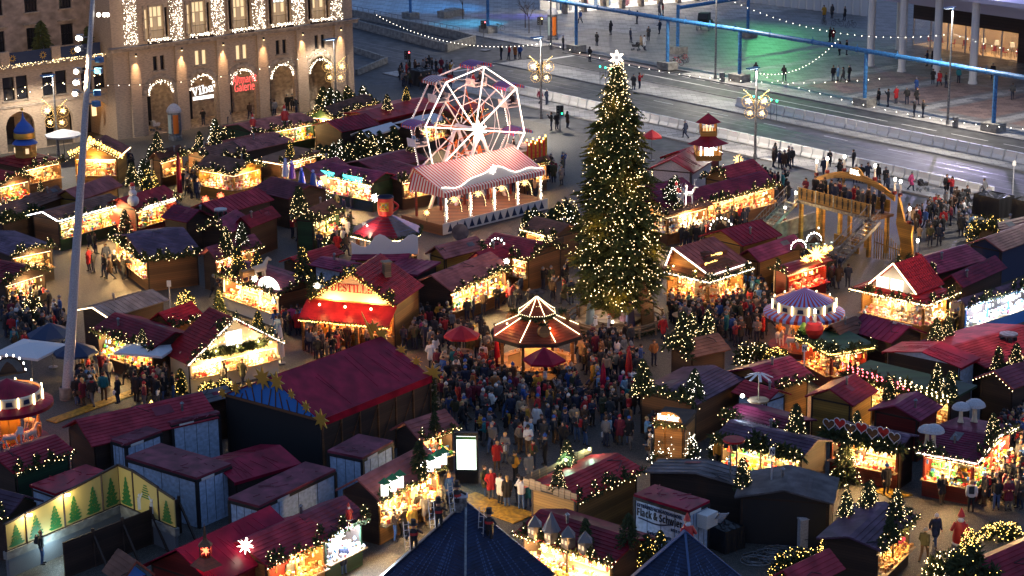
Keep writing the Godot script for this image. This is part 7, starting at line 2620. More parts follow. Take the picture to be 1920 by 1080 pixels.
func stage() -> void:
	var o := H("stage","big black event tent with wine red roof and blue starry gable",[437,733,603,789,790,702],{"roof": "tarp_wine","style": "tarp","wall": "black_cloth","gable": "blue_board","ridge": "x","rise": 1.75,"he": 3.4,"ov": 0.12,"wallR": "wood_dark","trim": "black","cat": "stage tent"},"stage_tent")
	var s: Vector3 = o.get_meta("size")
	var b := B.new()
	b.box(V3(0,3.28,s.z/2+0.03),V3(s.x,0.42,0.03))
	part(o,"red_valance",b,M.tarp_red)
	for k in 7:
		b.bar(V3(-s.x/2+0.1+(s.x-0.2)*k/6,0,s.z/2-0.04),V3(-s.x/2+0.1+(s.x-0.2)*k/6,3.3,s.z/2-0.04),0.09,0.09)
		if k < 6:
			b.bar(V3(-s.x/2+0.1+(s.x-0.2)*k/6,0.2,s.z/2-0.02),V3(-s.x/2+0.1+(s.x-0.2)*(k+1)/6,3.0,s.z/2-0.02),0.035,0.035)
	part(o,"scaffold",b,M.wood)
	for k in 14:
		var u := -1.0+k/6.5
		var z := u*s.z/2*0.92
		var top := 3.45+1.7*(1.0-absf(u))
		b.bar(V3(-s.x/2+0.06,3.45,z),V3(-s.x/2+0.06,3.4+(top-3.4)*(0.75+0.2*sin(k*2.0)),z+0.25*sin(k*1.3)),0.05,0.05)
	b.bar(V3(-s.x/2+0.03,3.38,-s.z/2),V3(-s.x/2+0.03,3.38,s.z/2),0.08,0.14)
	part(o,"gable_tracery",b,M.wood)
	for k in 8:
		var u := -1.0+k/3.5
		var r: float = [0.34,0.4,0.3,0.7,0.62,0.3,0.36,0.6][k]
		b.prism(rays(r,r*0.45,8),T3(Basis(V3(0,0,1),UP,V3(-1,0,0)),V3(-s.x/2-0.05,3.5+1.75*(1.0-absf(u)),u*s.z/2)),0.06)
		part(o,"gold_star",b,M.gold)
	for k in 5:
		var p := [V3(s.x/2,5.3,0.0),V3(s.x/2,4.6,s.z*0.2),V3(s.x/2,4.1,s.z*0.35),V3(s.x/2+0.1,3.6,s.z/2),V3(s.x/2-0.4,5.7,-0.3)][k] as Vector3
		var r: float = [0.5,0.35,0.35,0.6,0.5][k]
		b.prism(rays(r,r*0.42,8),T3(Basis(o.basis.inverse()*view.x,UP,o.basis.inverse()*view.x.cross(UP)),p),0.06)
		part(o,"gold_star",b,M.gold)
	for k in 3: b.tube(V3(s.x/2-0.4,5.0,-0.3),V3(s.x/2-1.0-k*0.1,6.8,-0.6+k*0.1),0.12,0.02,5)
	part(o,"comet_tail",b,M.gold)
	for k in 6: twigs(b,V3(s.x/2+0.1,3.4-k*0.55,s.z/2),V3(s.x/2+0.1,2.85-k*0.55,s.z/2),0.2+0.03*k,60)
	part(o,"fir_garland",b,M.leaf,true)
	var q := thing("stage_figure","blue grey winter figure with white trim standing beside the stage tent","figure",G(524,850))
	b.lathe(O3,[[0.4,0],[0.34,0.6],[0.26,1.2],[0.12,1.45]],12)
	part(q,"robe",b,M.steel_pale)
	b.ball(V3(0,1.65,0),V3(0.2,0.22,0.2),8)
	part(q,"head",b,M.snow)
func mug_bar() -> void:
	var he := 2.7
	var c := G(724,432,he)
	c.y = 0
	var o := thing("mug_bar","eight sided drinks bar with red and pale roof panels below a giant mug","market stall",c)
	var r := 2.75
	var cor := func(k: int,rr: float,y: float) -> Vector3: return V3(sin(TAU*(k+0.5)/8)*rr,y,cos(TAU*(k+0.5)/8)*rr)
	for k in 8:
		var b := B.new()
		for i in 8:
			var u0 := i/8.0
			var u1 := (i+1)/8.0
			b.quad(cor.call(k,lerpf(r,0.3,u0),lerpf(he,he+1.25,u0)+0.025),cor.call(k+1,lerpf(r,0.3,u0),lerpf(he,he+1.25,u0)+0.025),cor.call(k+1,lerpf(r,0.3,u1),lerpf(he,he+1.25,u1)),cor.call(k,lerpf(r,0.3,u1),lerpf(he,he+1.25,u1)))
		b.quad(cor.call(k+1,r,he-0.03),cor.call(k,r,he-0.03),cor.call(k,0.1,he),cor.call(k+1,0.1,he))
		part(o,"roof_panel",b,M[["roof_grey","blue","roof_grey","blue","blue","roof_grey","roof_wine","roof_wine"][k]])
		b.bar(cor.call(k,2.3,0),cor.call(k,2.3,he),0.14,0.14)
		part(o,"post",b,M.wood)
		b.bar(cor.call(k,2.25,0.5),cor.call(k+1,2.25,0.5),0.06,1.0)
		part(o,"front_panel",b,M.wood)
		b.bar(cor.call(k,2.3,1.03),cor.call(k+1,2.3,1.03),0.5,0.05)
		part(o,"counter",b,M.wood_pale)
		if k % 2 == 0: lamp(o,cor.call(k,1.7,2.3),K(1,0.6,0.28),2.2,0.1)
	var b := B.new()
	var l := B.new()
	for k in 8:
		twigs(b,cor.call(k,r+0.03,he),cor.call(k+1,r+0.03,he),0.18,40)
		beads(l,cor.call(k,r,he-0.16),cor.call(k+1,r,he-0.16),0.1,0.045)
	part(o,"fir_garland",b,M.leaf,true)
	part(o,"bulb_string",l,M.bulb,true)
	b.lathe(O3,[[0.9,0],[0.9,2.5]],12)
	part(o,"inner_wall",b,M.wood_honey)
	for k in 4: b.ball(cor.call(k*2,1.7,2.45),V3(0.08,0.08,0.08),6)
	part(o,"bulbs",b,M.bulb)
	blocks.append([at0(-c),2.3,2.3])
	var m := thing("giant_mug","giant glossy red drinking mug with yellow picture on the bar roof","mug",c+V3(0,he+1.15,0),0.0)
	b.lathe(O3,[[0.42,0],[0.56,0.12],[0.6,0.4],[0.6,1.35],[0.62,1.4]],24)
	part(m,"cup",b,M.red)
	b.lathe(O3,[[0.63,1.36],[0.63,1.44],[0.55,1.44],[0.52,0.7],[0,0.68]],24)
	part(m,"inside",b,M.navy)
	var h := []
	for k in 13: h.append(V3(0.56+0.38*sin(PI*k/12),0.35+0.75*k/12,0.15))
	b.path(h,0.08,8)
	part(m,"handle",b,M.red)
	for k in 8:
		var a := -0.75+k*0.15
		b.quad(V3(sin(a)*0.605,0.42,cos(a)*0.605),V3(sin(a+0.15)*0.605,0.42,cos(a+0.15)*0.605),V3(sin(a+0.15)*0.605,1.1,cos(a+0.15)*0.605),V3(sin(a)*0.605,1.1,cos(a)*0.605))
	part(m,"yellow_picture",b,M.yellow)
	for k in 9:
		var a := -0.6+(k % 3)*0.35
		b.tint(pick([K(0.5,0.02,0.02),K(0.03,0.2,0.05),K(0.1,0.2,0.4)]))
		b.ball(V3(sin(a)*0.6,0.58+(k/3)*0.17,cos(a)*0.6),V3(0.08,0.06,0.03),6)
	part(m,"picture_spots",b,M.vertex,true)
	lamp(m,V3(-1.3,-0.4,1.5),K(1,0.9,0.75),4.0,0.1)  # lamp added in the air to brighten the mug
	b.ball(V3(-1.3,-0.4,1.5),V3(0.07,0.07,0.07),6)
	part(m,"added_spot_lamp",b,M.bulb_white)
func printed_walls() -> void:
	var hl := 1.35
	var p0 := G(12,1034,hl)
	var p1 := G(226,945,hl)
	var p2 := G(330,990,hl)
	var top := 1.75
	var ht := [0.95,1.15,1.6,1.85]
	var o := thing("printed_wall","yellow board wall printed with green firs above a granite stairwell","wall",p0*V3(1,0,1))
	var n := 5
	var cuts := [0.0,0.17,0.5,0.84,1.0]
	var tree := PackedVector2Array()
	var left := PackedVector2Array()
	for k in 15:
		var u := k/14.0
		var w := (0.5*pow(1.0-u,0.85)+0.02)*(1.05 if k % 2 else 0.66)
		tree.append(V2(w,u+(0.03 if k % 2 else 0.0)))
		left.append(V2(-w*0.95,u))
	left.reverse()
	tree.append_array(left)
	for side in 2:
		var a := p0 if side == 0 else p1
		var b2 := p1 if side == 0 else p2
		var x := flat(b2-a)
		var z := x.cross(UP)
		if z.z < 0: z = -z
		var w := (b2-a).length()
		var T := T3(Basis(x,UP,x.cross(UP)),a-o.position)
		var face := 0.04 if x.cross(UP).z > 0 else -0.04
		var cs: Array = cuts if side == 0 else [0.0,0.27,0.72,1.0]
		for k in cs.size()-1:
			var u0: float = cs[k]*w
			var u1: float = cs[k+1]*w
			var h0: float = lerpf(1.35,2.1,cs[k]) if side == 0 else [2.1,2.1,1.7,1.5][k]
			var h1: float = lerpf(1.35,2.1,cs[k+1]) if side == 0 else [2.1,2.1,1.7,1.5][k+1]
			if side == 1 and k == 1: h1 = 1.75
			var b := B.new()
			b.prism(PV([V2(u0,0),V2(u1,0),V2(u1,h1),V2(u0,h0)]),T,0.06)
			var pn := part(o,"printed_board",b,M.print_yellow)
			b.bar(T*V3(u0,-0.05,0),T*V3(u0,h0+0.05,0),0.13,0.13)
			b.bar(T*V3(u0,h0+0.04,0),T*V3(u1,h1+0.04,0),0.12,0.1)
			b.bar(T*V3(u0,0,0),T*V3(u1,0,0),0.12,0.1)
			part(o,"board_frame",b,M.wood_dark)
			var m := maxi(1,int((u1-u0)/1.0))
			if side == 1 and k == 1: m = 0
			for i in m:
				var tx := lerpf(u0,u1,(i+0.5)/m)
				var pts := PackedVector2Array()
				for v in tree: pts.append(V2(tx+v.x*rnd(0.8,1.1),0.12+v.y*(lerpf(h0,h1,(i+0.5)/m)*0.74)))
				b.prism(pts,T*at0(V3(0,0,face)),0.012)
				part(pn,"printed_fir",b,M.print_green)
				for q in 26:
					var u := rng.randf()
					b.octa(T*V3(tx+rnd(-0.42,0.42)*(1.0-u),0.14+u*1.1,face*1.1),0.022)
				part(pn,"printed_spots",b,M.yellow,true)
			if side == 1 and k == 1:
				for q in 2:
					var fx := lerpf(u0,u1,0.25+0.5*q)
					b.ball(T*V3(fx,0.95,face),V3(0.1,0.12,0.04),8)
					b.bar(T*V3(fx,0.2,face),T*V3(fx,0.85,face),0.04,0.25)
					b.bar(T*V3(fx,0.75,face),T*V3(fx+(0.25 if q == 0 else -0.25),1.15,face),0.04,0.08)
					part(pn,"printed_angel",b,M.white)
				for q in 6:
					b.bar(T*V3((u0+u1)/2-0.12-q*0.055,1.62-q*0.13,face),T*V3((u0+u1)/2+0.12+q*0.055,1.62-q*0.13,face),0.02,0.06)
				part(pn,"printed_lines",b,M.print_green)
		# the concrete rim and the granite below it
		var b := B.new()
		b.bx(T*at0(V3(w/2,-0.2,0)),V3(w+0.2,0.4,0.26))
		part(o,"concrete_rim",b,M.concrete)
		b.bx(T*at0(V3(w/2,-0.85,0)),V3(w,1.0,0.2))
		part(o,"granite_wall",b,M.granite)
	for k in 2:
		var p := p0.lerp(p1,[0.17,0.5][k])-o.position+V3(0,[1.55,1.8][k],0)
		var z := flat(p1-p0).cross(UP)
		if z.z < 0: z = -z
		var b := B.new()
		b.bar(p,p+z*0.35,0.04,0.04)
		part(o,"lamp_arm",b,M.black)
		b.box(p+z*0.38,V3(0.24,0.06,0.16))
		part(o,"lamp_glass",b,M.bulb_white)
		lamp(o,p+z*0.4+V3(0,-0.12,0),K(1.0,0.92,0.7),2.0,0.12)
	# the dark boards on the near side,propped up with posts
	var q0 := G(120,1048,1.0)
	var q1 := G(338,985,0.4)
	q0.y = 0
	q1.y = 0
	o = thing("dark_board_wall","dark wooden board wall with slanting props at the lower left","wall",q0)
	for k in 4:
		var b := B.new()
		var u0 := (q1-q0)*(k/4.0)
		var u1 := (q1-q0)*((k+1)/4.0)
		b.bar(u0+V3(0,0.9,0),u1+V3(0,0.9,0),0.08,1.9)
		part(o,"board",b,M.wood_dark)
		b.bar(u1+V3(0,0,0),u1+V3(0,2.0,0),0.14,0.14)
		b.bar(u1+V3(0.9,0,1.0),u1+V3(0.05,1.6,0.05),0.1,0.1)
		part(o,"prop",b,M.wood_dark)
	var b := B.new()
	b.box(G(95,1030,0.4)-q0*V3(1,0,1),V3(0.25,0.3,0.2))
	part(o,"wall_lamp",b,M.window_cool)
	lamp(o,G(95,1030,0.9)-q0+V3(0.3,0.2,-0.3),K(0.8,0.95,1.0),2.2,0.15)
func details() -> void:
	rng.seed = 77
	# letters,boards and small scenes that belong to single stalls
	var o: Node3D = huts["inn"]
	var s: Vector3 = o.get_meta("size")
	var L := func(h: Node3D) -> Transform3D: return T3(Basis(V3(0,0,1),UP,V3(-1,0,0)),V3(-(h.get_meta("size") as Vector3).x/2,0,0))
	var t: Transform3D = L.call(o)
	var sl := atan2(1.1,s.z/2)
	words(o,"Heuriger",M.tube_gold,t*T3(Basis(V3(0,0,1),sl),V3(-s.z/4,s.y+0.85,0.05)),0.5)
	words(o,"Restaurant",M.tube_gold,t*T3(Basis(V3(0,0,1),-sl),V3(s.z/4,s.y+0.85,0.05)),0.5)
	o = huts["cyan_sign"]
	s = o.get_meta("size")
	t = L.call(o)
	var b := B.new()
	for k in 2:
		b.bx(t*at0(V3(s.z*(-0.33+0.5*k),s.y+0.12,0.05)),V3(s.z*0.34,0.42,0.06))
		part(o,"cyan_sign",b,M.neon_cyan)
	o = huts["snow_sign"]
	s = o.get_meta("size")
	for k in 3:
		b.box(V3(s.x*(-0.26+0.25*k),s.y-0.02,s.z/2+0.06),V3(s.x*0.22,0.22,0.05))
		part(o,"lit_sign",b,M.tube_white)
	o = huts["doorway"]
	s = o.get_meta("size")
	t = L.call(o)
	var ar := PackedVector2Array()
	for k in 13: ar.append(V2(cos(PI*k/12)*s.z*0.42,s.y+0.2+sin(PI*k/12)*0.55))
	b.prism(ar,t,0.1)
	part(o,"arched_sign",b,M.wood_honey)
	words(o,"Naschtler",M.tube_white,t*at0(V3(0,s.y+0.42,0.08)),0.34,"lettering","Droid Serif",true,s.z*0.66)
	lamp(o,t*V3(0,s.y+0.5,0.8),K(1,0.75,0.45),2.0,0.1)
	for q in [-1,1]:
		b.bx(t*at0(V3(q*s.z*0.27,1.3,-0.02)),V3(s.z*0.3,1.5,0.08))
		part(o,"shutter",b,M.wood_honey)
	o = huts["heart_stall"]
	s = o.get_meta("size")
	t = L.call(o)
	for k in 7:
		var p := V3(-s.z*0.42+s.z*0.84*k/6,s.y+0.62+0.18*(k % 2),0.1)
		var ht := PackedVector2Array()
		for i in 20:
			var a := TAU*i/20
			ht.append(V2(0.022*16*pow(sin(a),3),0.022*(13*cos(a)-5*cos(2*a)-2*cos(3*a)-cos(4*a))))
		b.prism(ht,t*at0(p),0.06)
		part(o,"gingerbread_heart",b,M.red if k % 2 else M.wood)
		for i in 20: b.bar(t*(p+V3(ht[i].x,ht[i].y,0.04)),t*(p+V3(ht[(i+1) % 20].x,ht[(i+1) % 20].y,0.04)),0.035,0.035)
		part(o,"icing",b,M.snow)
	for k in 12:
		var q := thing("giant_candle","%s giant %s candle on the candle stall roof, counted from the left" % [["first","second","third","fourth","fifth","sixth","seventh","eighth","ninth","tenth","eleventh","twelfth"][k],["red","yellow"][k % 2]],"candle",on("candle_stall",-0.9+k*0.16,0.35,0.0),0,"giant candles")
		b.tube(O3,V3(0,1.15+0.2*(k % 3),0),0.13,0.13,10)
		part(q,"wax",b,M.red if k % 2 == 0 else M.yellow)
		b.ball(V3(0,1.27+0.2*(k % 3),0),V3(0.06,0.1,0.06),6)
		part(q,"flame_lamp",b,M.bulb_gold)
	for k in 4:
		var q := thing("crib_figure",["blue robed figure beside the blue lamp","tall blue figure on a red foot","purple robed figure at the left of the blue figures","small blue figure at the far left of the group"][k]+" before the cyan sign stall","wooden figure",G([588,566,548,536][k],[352,348,334,330][k],2.4),0)
		b.lathe(O3,[[0.34,0],[0.26,0.6],[0.18,1.15],[0.07,1.25]],10)
		part(q,"robe",b,[M.blue,M.blue,M.purple,M.stripe_blue][k])
		b.ball(V3(0,1.38,0),V3(0.13,0.15,0.13),8)
		part(q,"head",b,M.stripe_blue)
	var bl := thing("blue_lamp","glowing blue lamp between the dark hedge and the blue robed figures","lamp",G(600,343,2.6))
	b.ball(O3,V3(0.16,0.16,0.16),8)
	part(bl,"globe",b,M.bulb_blue)
	lamp(bl,O3,K(0.2,0.25,1.0),7.0,0.15)
	for k in 2:
		var q := thing("deer_figure",["white lit deer figure on the deer stall, standing left","white lit deer figure on the deer stall, standing right"][k],"deer",on("deer_stall",-0.05+0.35*k,0.5,0.0),0.4+k)
		b.tube(V3(0,0.75,-0.4),V3(0,0.8,0.35),0.18,0.2,8)
		b.tube(V3(0,0.9,0.35),V3(0,1.35,0.55),0.11,0.08,7)
		b.tube(V3(0,1.37,0.5),V3(0,1.28,0.8),0.1,0.05,7)
		for i in 4:
			b.tube(V3(0.1*(1 if i % 2 else -1),0.7,0.3 if i/2 else -0.35),V3(0.1*(1 if i % 2 else -1),0.36,0.34 if i/2 else -0.42),0.07,0.045,6)
			b.tube(V3(0.1*(1 if i % 2 else -1),0.36,0.34 if i/2 else -0.42),V3(0.1*(1 if i % 2 else -1),0.0,0.32 if i/2 else -0.36),0.045,0.03,6)
		for e in [-1,1]:
			b.tube(V3(0.05*e,1.45,0.52),V3(0.25*e,1.85,0.45),0.025,0.015,5)
			b.tube(V3(0.15*e,1.65,0.48),V3(0.12*e,1.9,0.6),0.02,0.01,5)
		part(q,"body",b,M.snow)
	lamp(huts["deer_stall"],V3(0.3,4.2,1.3),K(1,0.95,0.85),4.0,0.1)  # lamp added on a rod to light the deer figures
	b.ball(V3(0.3,4.2,1.3),V3(0.07,0.07,0.07),6)
	b.bar(V3(0.3,4.2,1.3),V3(0.3,2.6,1.2),0.03,0.03)
	part(huts["deer_stall"],"added_spot_lamp",b,M.bulb_white)
	var st := thing("lantern_steeple","small lantern steeple with a red lit star over the wine red marquee","tower",G(387,1060,3.2))
	b.lathe(V3(0,0.0,0),[[0.75,0],[0.3,0.4],[0.28,0.45]],4,false)
	part(st,"roof",b,M.wood)
	b.lathe(V3(0,1.0,0),[[0.36,0],[0.1,0.25],[0.0,1.1]],6,false)
	part(st,"spire",b,M.wood)
	for k in 4: b.bar(V3(0.22*(1 if k % 2 else -1),0.45,0.22*(1 if k/2 else -1)),V3(0.22*(1 if k % 2 else -1),1.0,0.22*(1 if k/2 else -1)),0.05,0.05)
	part(st,"frame",b,M.wood_dark)
	burst(b,V3(0,0.72,0),0.26,12,0.2)
	part(st,"red_star",b,M.star_red)
	lamp(st,V3(0,0.72,0),K(1,0.3,0.2),1.2,0.1)
	var rt := thing("round_table","round white topped standing table right of the crib fence","table",G(1281,618))
	b.lathe(O3,[[0.5,0],[0.5,1.0]],16)
	part(rt,"drum",b,M.wood_dark)
	b.lathe(O3,[[0.75,1.0],[0.75,1.06],[0,1.07]],20)
	part(rt,"table_top",b,M.wood_pale)
	for k in 4:
		var q := thing("toy_house","%s toy house with lit windows from the left on the toy house stall ledge" % ["first","second","third","fourth"][k],"model house",on("toy_1090",-0.95,-0.6+0.34*k,0.05),0.7,"toy houses")
		b.box(V3(0,0.3,0),V3(0.5,0.6,0.45))
		part(q,"wall",b,M.stone_pale)
		b.lathe(V3(0,0.6,0),[[0.45,0],[0.0,0.5 if k != 1 else 0.95]],4 if k != 1 else 8,false)
		part(q,"roof",b,M.lead)
		for i in 2:
			b.box(V3(-0.255,0.32,-0.12+0.24*i),V3(0.02,0.2,0.12))
			part(q,"window",b,M.window_warm)
	# the crib hut's gable: boughs, bulbs, added lamps and a white panel given its own glow as if lit
	o = huts["crib_hut"]
	s = o.get_meta("size")
	for k in 40: twigs(b,V3(rnd(-0.36,0.36)*s.x,s.y+0.15,s.z/2-0.2),V3(rnd(-0.36,0.36)*s.x,s.y+0.4,s.z/2-0.2),0.24,30)
	part(o,"fir_boughs",b,M.leaf,true)
	for k in 46:
		var u := rnd(-1,1)
		b.octa(V3(u*s.x*0.4,s.y+0.1+rnd(0,1.0-absf(u))*1.6,s.z/2-0.18),0.03)
	part(o,"fairy_lights",b,M.bulb,true)
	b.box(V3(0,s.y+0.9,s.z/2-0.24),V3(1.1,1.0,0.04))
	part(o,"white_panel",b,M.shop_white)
	for k in 3: b.ball(V3((k-1)*s.x*0.22,s.y+0.5,s.z/2+0.15),V3(0.06,0.06,0.06),6)
	part(o,"added_gable_lamps",b,M.bulb,true)  # lamps added before the gable to brighten it
	for k in 3: lamp(o,V3((k-1)*s.x*0.22,s.y+0.5,s.z/2+0.15),K(1,0.85,0.6),3.0,0.08)
	o = huts["grill"]
	s = o.get_meta("size")
	t = L.call(o)
	for k in 2:
		b.bx(t*at0(V3(-0.55+1.1*k,s.y+0.85,-0.2)),V3(0.9,0.7,0.06))
		part(o,"lit_panel",b,M.shop_white)
	o = huts["hearth"]
	s = o.get_meta("size")
	t = L.call(o)
	for k in 3:
		beads(b,t*V3(-s.z*0.5,s.y+0.75-0.16*k,0.2),t*V3(s.z*(0.02+0.05*k),s.y+0.45-0.16*k,0.3),0.34,0.055,0.05)
	part(o,"red_bulbs",b,M.bulb_red,true)
	for k in 3:
		beads(b,t*V3(s.z*0.05,s.y+0.7-0.16*k,0.25),t*V3(s.z*0.48,s.y+0.3-0.16*k,0.3),0.34,0.05,0.05)
	part(o,"warm_bulbs",b,M.bulb,true)
	# sweets corner: two dark name boards and a round arch of light
	o = huts["sweets_corner"]
	s = o.get_meta("size")
	for k in 2:
		b.box(V3(s.x*(0.05+0.28*k),s.y+0.55,s.z/2-0.1),V3(s.x*0.26,0.4,0.06))
		part(o,"name_board",b,M.wood_dark)
	half_arch("arched row of bulbs over the sweets corner stall",on("sweets_corner",-0.9,-0.2,0.0),0.8,-0.8)
	for k in 3:
		star_light(["tiny white star over the arched panel stall","tiny white star beside the log cabin's left eave","white star on the ribbed long stall's corner"][k],[on("arch_panels",-0.9,0.2,0.4),on("cabin",-1.0,-0.8,0.5),on("ribbed_long",0.9,0.9,0.4)][k],0.26,"bulb_white",0.4)
func fruit_ornament() -> void:
	var p := G(1527,618,3.2)
	var o := thing("apple_ornament","giant red apple ornament with a white candle above the fir clad bar","ornament",p)
	var b := B.new()
	b.lathe(V3(0,-0.5,0),[[0.0,0.04],[0.3,0.0],[0.52,0.3],[0.58,0.6],[0.46,0.92],[0.2,1.0],[0.0,0.9]],20)
	part(o,"apple",b,M.red)
	b.tube(V3(0,0.4,0),V3(0,1.05,0),0.12,0.12,10)
	var cd := part(o,"candle",b,M.white)
	b.ball(V3(0,1.18,0),V3(0.09,0.15,0.09),8)
	part(cd,"flame_lamp",b,M.candle)
	b.tube(V3(0,-0.5,0),V3(0,-3.0,0),0.06)
	part(o,"post",b,M.wood)
	lamp(o,V3(-0.3,1.4,0.9),K(1,0.85,0.6),1.2,0.1)
	o = thing("pear_ornament","green pear ornament left of the giant apple","ornament",G(1507,617,3.0))
	b.lathe(V3(0,-0.3,0),[[0.0,0.02],[0.26,0.0],[0.34,0.22],[0.24,0.5],[0.1,0.7],[0.0,0.74]],16)
	part(o,"pear",b,M.lime)
	b.tube(V3(0,-0.3,0),V3(0,-2.8,0),0.05)
	part(o,"post",b,M.wood)
func mushroom(label: String,at: Vector3,s: float) -> void:
	var o := thing("mushroom_figure",label,"mushroom",at,0,"pale mushrooms on the purple roof")
	var b := B.new()
	b.lathe(O3,[[0.17*s,0],[0.1*s,0.3*s],[0.09*s,0.85*s]],10)
	part(o,"stem",b,M.cream)
	b.lathe(V3(0,0.8*s,0),[[0.1*s,0.0],[0.46*s,0.0],[0.42*s,0.12*s],[0.25*s,0.26*s],[0.0,0.32*s]],14)
	part(o,"cap",b,M.steel_pale)
func lantern_tower() -> void:
	var p := on("tower_stall",0.0,-0.25,-0.1)
	p = G(1327,296,3.4)
	var o := thing("lantern_tower","two storey wooden lantern tower with red roofs and glowing candles","tower",p)
	for f in 2:
		var y := 2.0*f
		var w: float = [1.0,0.62][f]
		for k in 4:
			var b := B.new()
			var c := V3(w*(1 if k % 2 else -1),y,w*(1 if k/2 else -1))
			b.bar(c,c+V3(0,1.25-0.2*f,0),0.11,0.11)
			part(o,"corner_post",b,M.wood_yellow)
		var b := B.new()
		for k in 4:
			var c := V3(sin(k*PI/2),0,cos(k*PI/2))*w
			var d := V3(cos(k*PI/2),0,-sin(k*PI/2))*w
			b.bar(c+d+V3(0,y+0.2,0),c-d+V3(0,y+0.2,0),0.07,0.4)
		b.box(V3(0,y,0),V3(w*2,0.08,w*2))
		part(o,"railing",b,M.wood_yellow)
		b.lathe(V3(0,y+1.2-0.2*f,0),[[w*1.75,0],[w*0.85,0.42],[w*0.5 if f == 0 else 0.02,0.8]],4,false)
		part(o,"roof",b,M.roof_wine)
		for k in 7:
			var c := V3(rnd(-w,w)*0.6,y+0.1,rnd(-w,w)*0.6)
			b.tube(c,c+V3(0,rnd(0.5,0.9),0),0.05,0.05,6)
		part(o,"candles",b,M.candle if f == 0 else M.window_warm,true)
		lamp(o,V3(0,y+0.95-0.2*f,0),K(1,0.75,0.45),1.6,0.2)
func pyramid_fan() -> void:
	var p := G(1422,752,3.3)
	var o := thing("candle_pyramid","small carved pyramid with a lit white fan on the magenta stall roof","candle pyramid",p)
	var b := B.new()
	b.lathe(O3,[[0.6,0],[0.6,0.1],[0.1,0.12]],8,false)
	b.tube(O3,V3(0,1.5,0),0.05,0.04)
	part(o,"frame",b,M.wood_pale)
	for k in 8:
		b.bx(T3(Basis(UP,TAU*k/8)*Basis(Vector3.RIGHT,0.4),V3(sin(TAU*k/8),0,cos(TAU*k/8))*0.45+V3(0,1.5,0)),V3(0.16,0.02,0.7))
	part(o,"fan_blades",b,M.white)
	b.ball(V3(-0.9,0.35,0.1),V3(0.12,0.12,0.12),8)
	part(o,"added_spot_lamp",b,M.bulb_white)
	lamp(o,V3(-0.9,0.35,0.3),K(0.8,0.88,1),2.5,0.1)  # lamp added beside the fan to light it
func sweep(label: String,at: Vector3,yaw: float) -> void:
	var o := thing("chimney_sweep_figure",label,"figure",at,yaw,"chimney sweep figures on the blue tent")
	var b := B.new()
	b.tube(V3(-0.12,0,0),V3(-0.1,0.5,0.05),0.08,0.09,7)
	b.tube(V3(0.12,0,0.1),V3(0.1,0.5,0.05),0.08,0.09,7)
	b.lathe(V3(0,0.45,0.05),[[0.18,0],[0.2,0.3],[0.15,0.5],[0.06,0.55]],10)
	b.tube(V3(-0.18,0.9,0.05),V3(-0.4,0.6,0.2),0.06,0.05,6)
	b.tube(V3(0.18,0.9,0.05),V3(0.4,0.75,0.2),0.06,0.05,6)
	part(o,"suit",b,M.black)
	b.lathe(V3(0,0.72,0.05),[[0.215,0],[0.2,0.12]],10)
	part(o,"red_sash",b,M.red)
	b.ball(V3(0,1.12,0.06),V3(0.12,0.14,0.12),8)
	part(o,"head",b,wear.skin)
	b.lathe(V3(0,1.2,0.06),[[0.22,0],[0.13,0.02],[0.12,0.24],[0,0.25]],10)
	part(o,"top_hat",b,M.black)
	for s in [-0.12,0.12]: b.bar(V3(s-0.35,0.1,0.25),V3(s-0.35,1.4,0.05),0.03,0.03)
	for k in 5: b.bar(V3(-0.47,0.25+0.25*k,0.23-0.04*k),V3(-0.23,0.25+0.25*k,0.23-0.04*k),0.025,0.025)
	part(o,"ladder",b,M.steel_pale)
func ladder(label: String,p: Vector3,q: Vector3) -> void:
	var o := thing("ladder",label,"ladder",p)
	var d := q-p
	var x := d.cross(UP).normalized()*0.22
	if d.normalized().y > 0.99: x = view.x*0.22
	for s in [-1.0,1.0]:
		var b := B.new()
		b.bar(x*s,d+x*s,0.06,0.05)
		part(o,"side_rail",b,M.steel_pale)
	for k in int(d.length()/0.3):
		var b := B.new()
		var m := d*((k+0.5)*0.3/d.length())
		b.bar(m-x,m+x,0.035,0.035)
		part(o,"rung",b,M.steel_pale)
func board_ramp(label: String,e: Array,w: float) -> void:
	var p := G(e[0],e[1],0.06)
	var q := G(e[2],e[3],0.06)
	var o := thing("cable_ramp",label,"cable ramp",V3(p.x,0,p.z))
	var n := maxi(2,int((q-p).length()/1.0))
	var x := (q-p)/n
	var z := flat(x).cross(UP)
	for k in n:
		for s in [-1.0,1.0]:
			var b := B.new()
			b.bx(T3(Basis(flat(x),UP,z)*Basis(V3(1,0,0),0.05*s),x*(k+0.5)+z*s*w*0.25+V3(0,0.05,0)),V3(x.length()-0.02,0.04,w*0.5-0.01))
			part(o,"board",b,M.yellow)
func info_screen() -> void:
	var p := G(876,905)
	var o := thing("info_screen","tall bright white advertising screen in a dark case beside the yellow ramp","screen",p,yaw_of(-p)-0.12)
	var b := B.new()
	b.box(V3(0,1.45,0),V3(1.25,2.9,0.22))
	part(o,"case",b,M.black)
	b.box(V3(0,1.75,0.115),V3(1.05,1.9,0.02))
	part(o,"screen",b,M.screen)
	b.box(V3(0,2.6,0.128),V3(1.05,0.16,0.012))
	part(o,"green_bar",b,M.green)
	for k in 9: b.box(V3(rnd(-0.3,0.3),1.0+k*0.15,0.128),V3(rnd(0.1,0.4),0.02,0.01))
	part(o,"small_print",b,M.poster_pale,true)
	var l := AreaLight3D.new()
	l.name = "screen_light"
	l.area_size = V2(1.0,1.8)
	l.light_color = K(0.9,1.0,0.92)
	l.light_energy = 1.2
	l.shadow_enabled = true
	o.add_child(l)
	l.position = V3(0,1.75,0.16)
	l.rotation.y = PI
	blocks.append([o.transform.affine_inverse(),0.7,0.4])
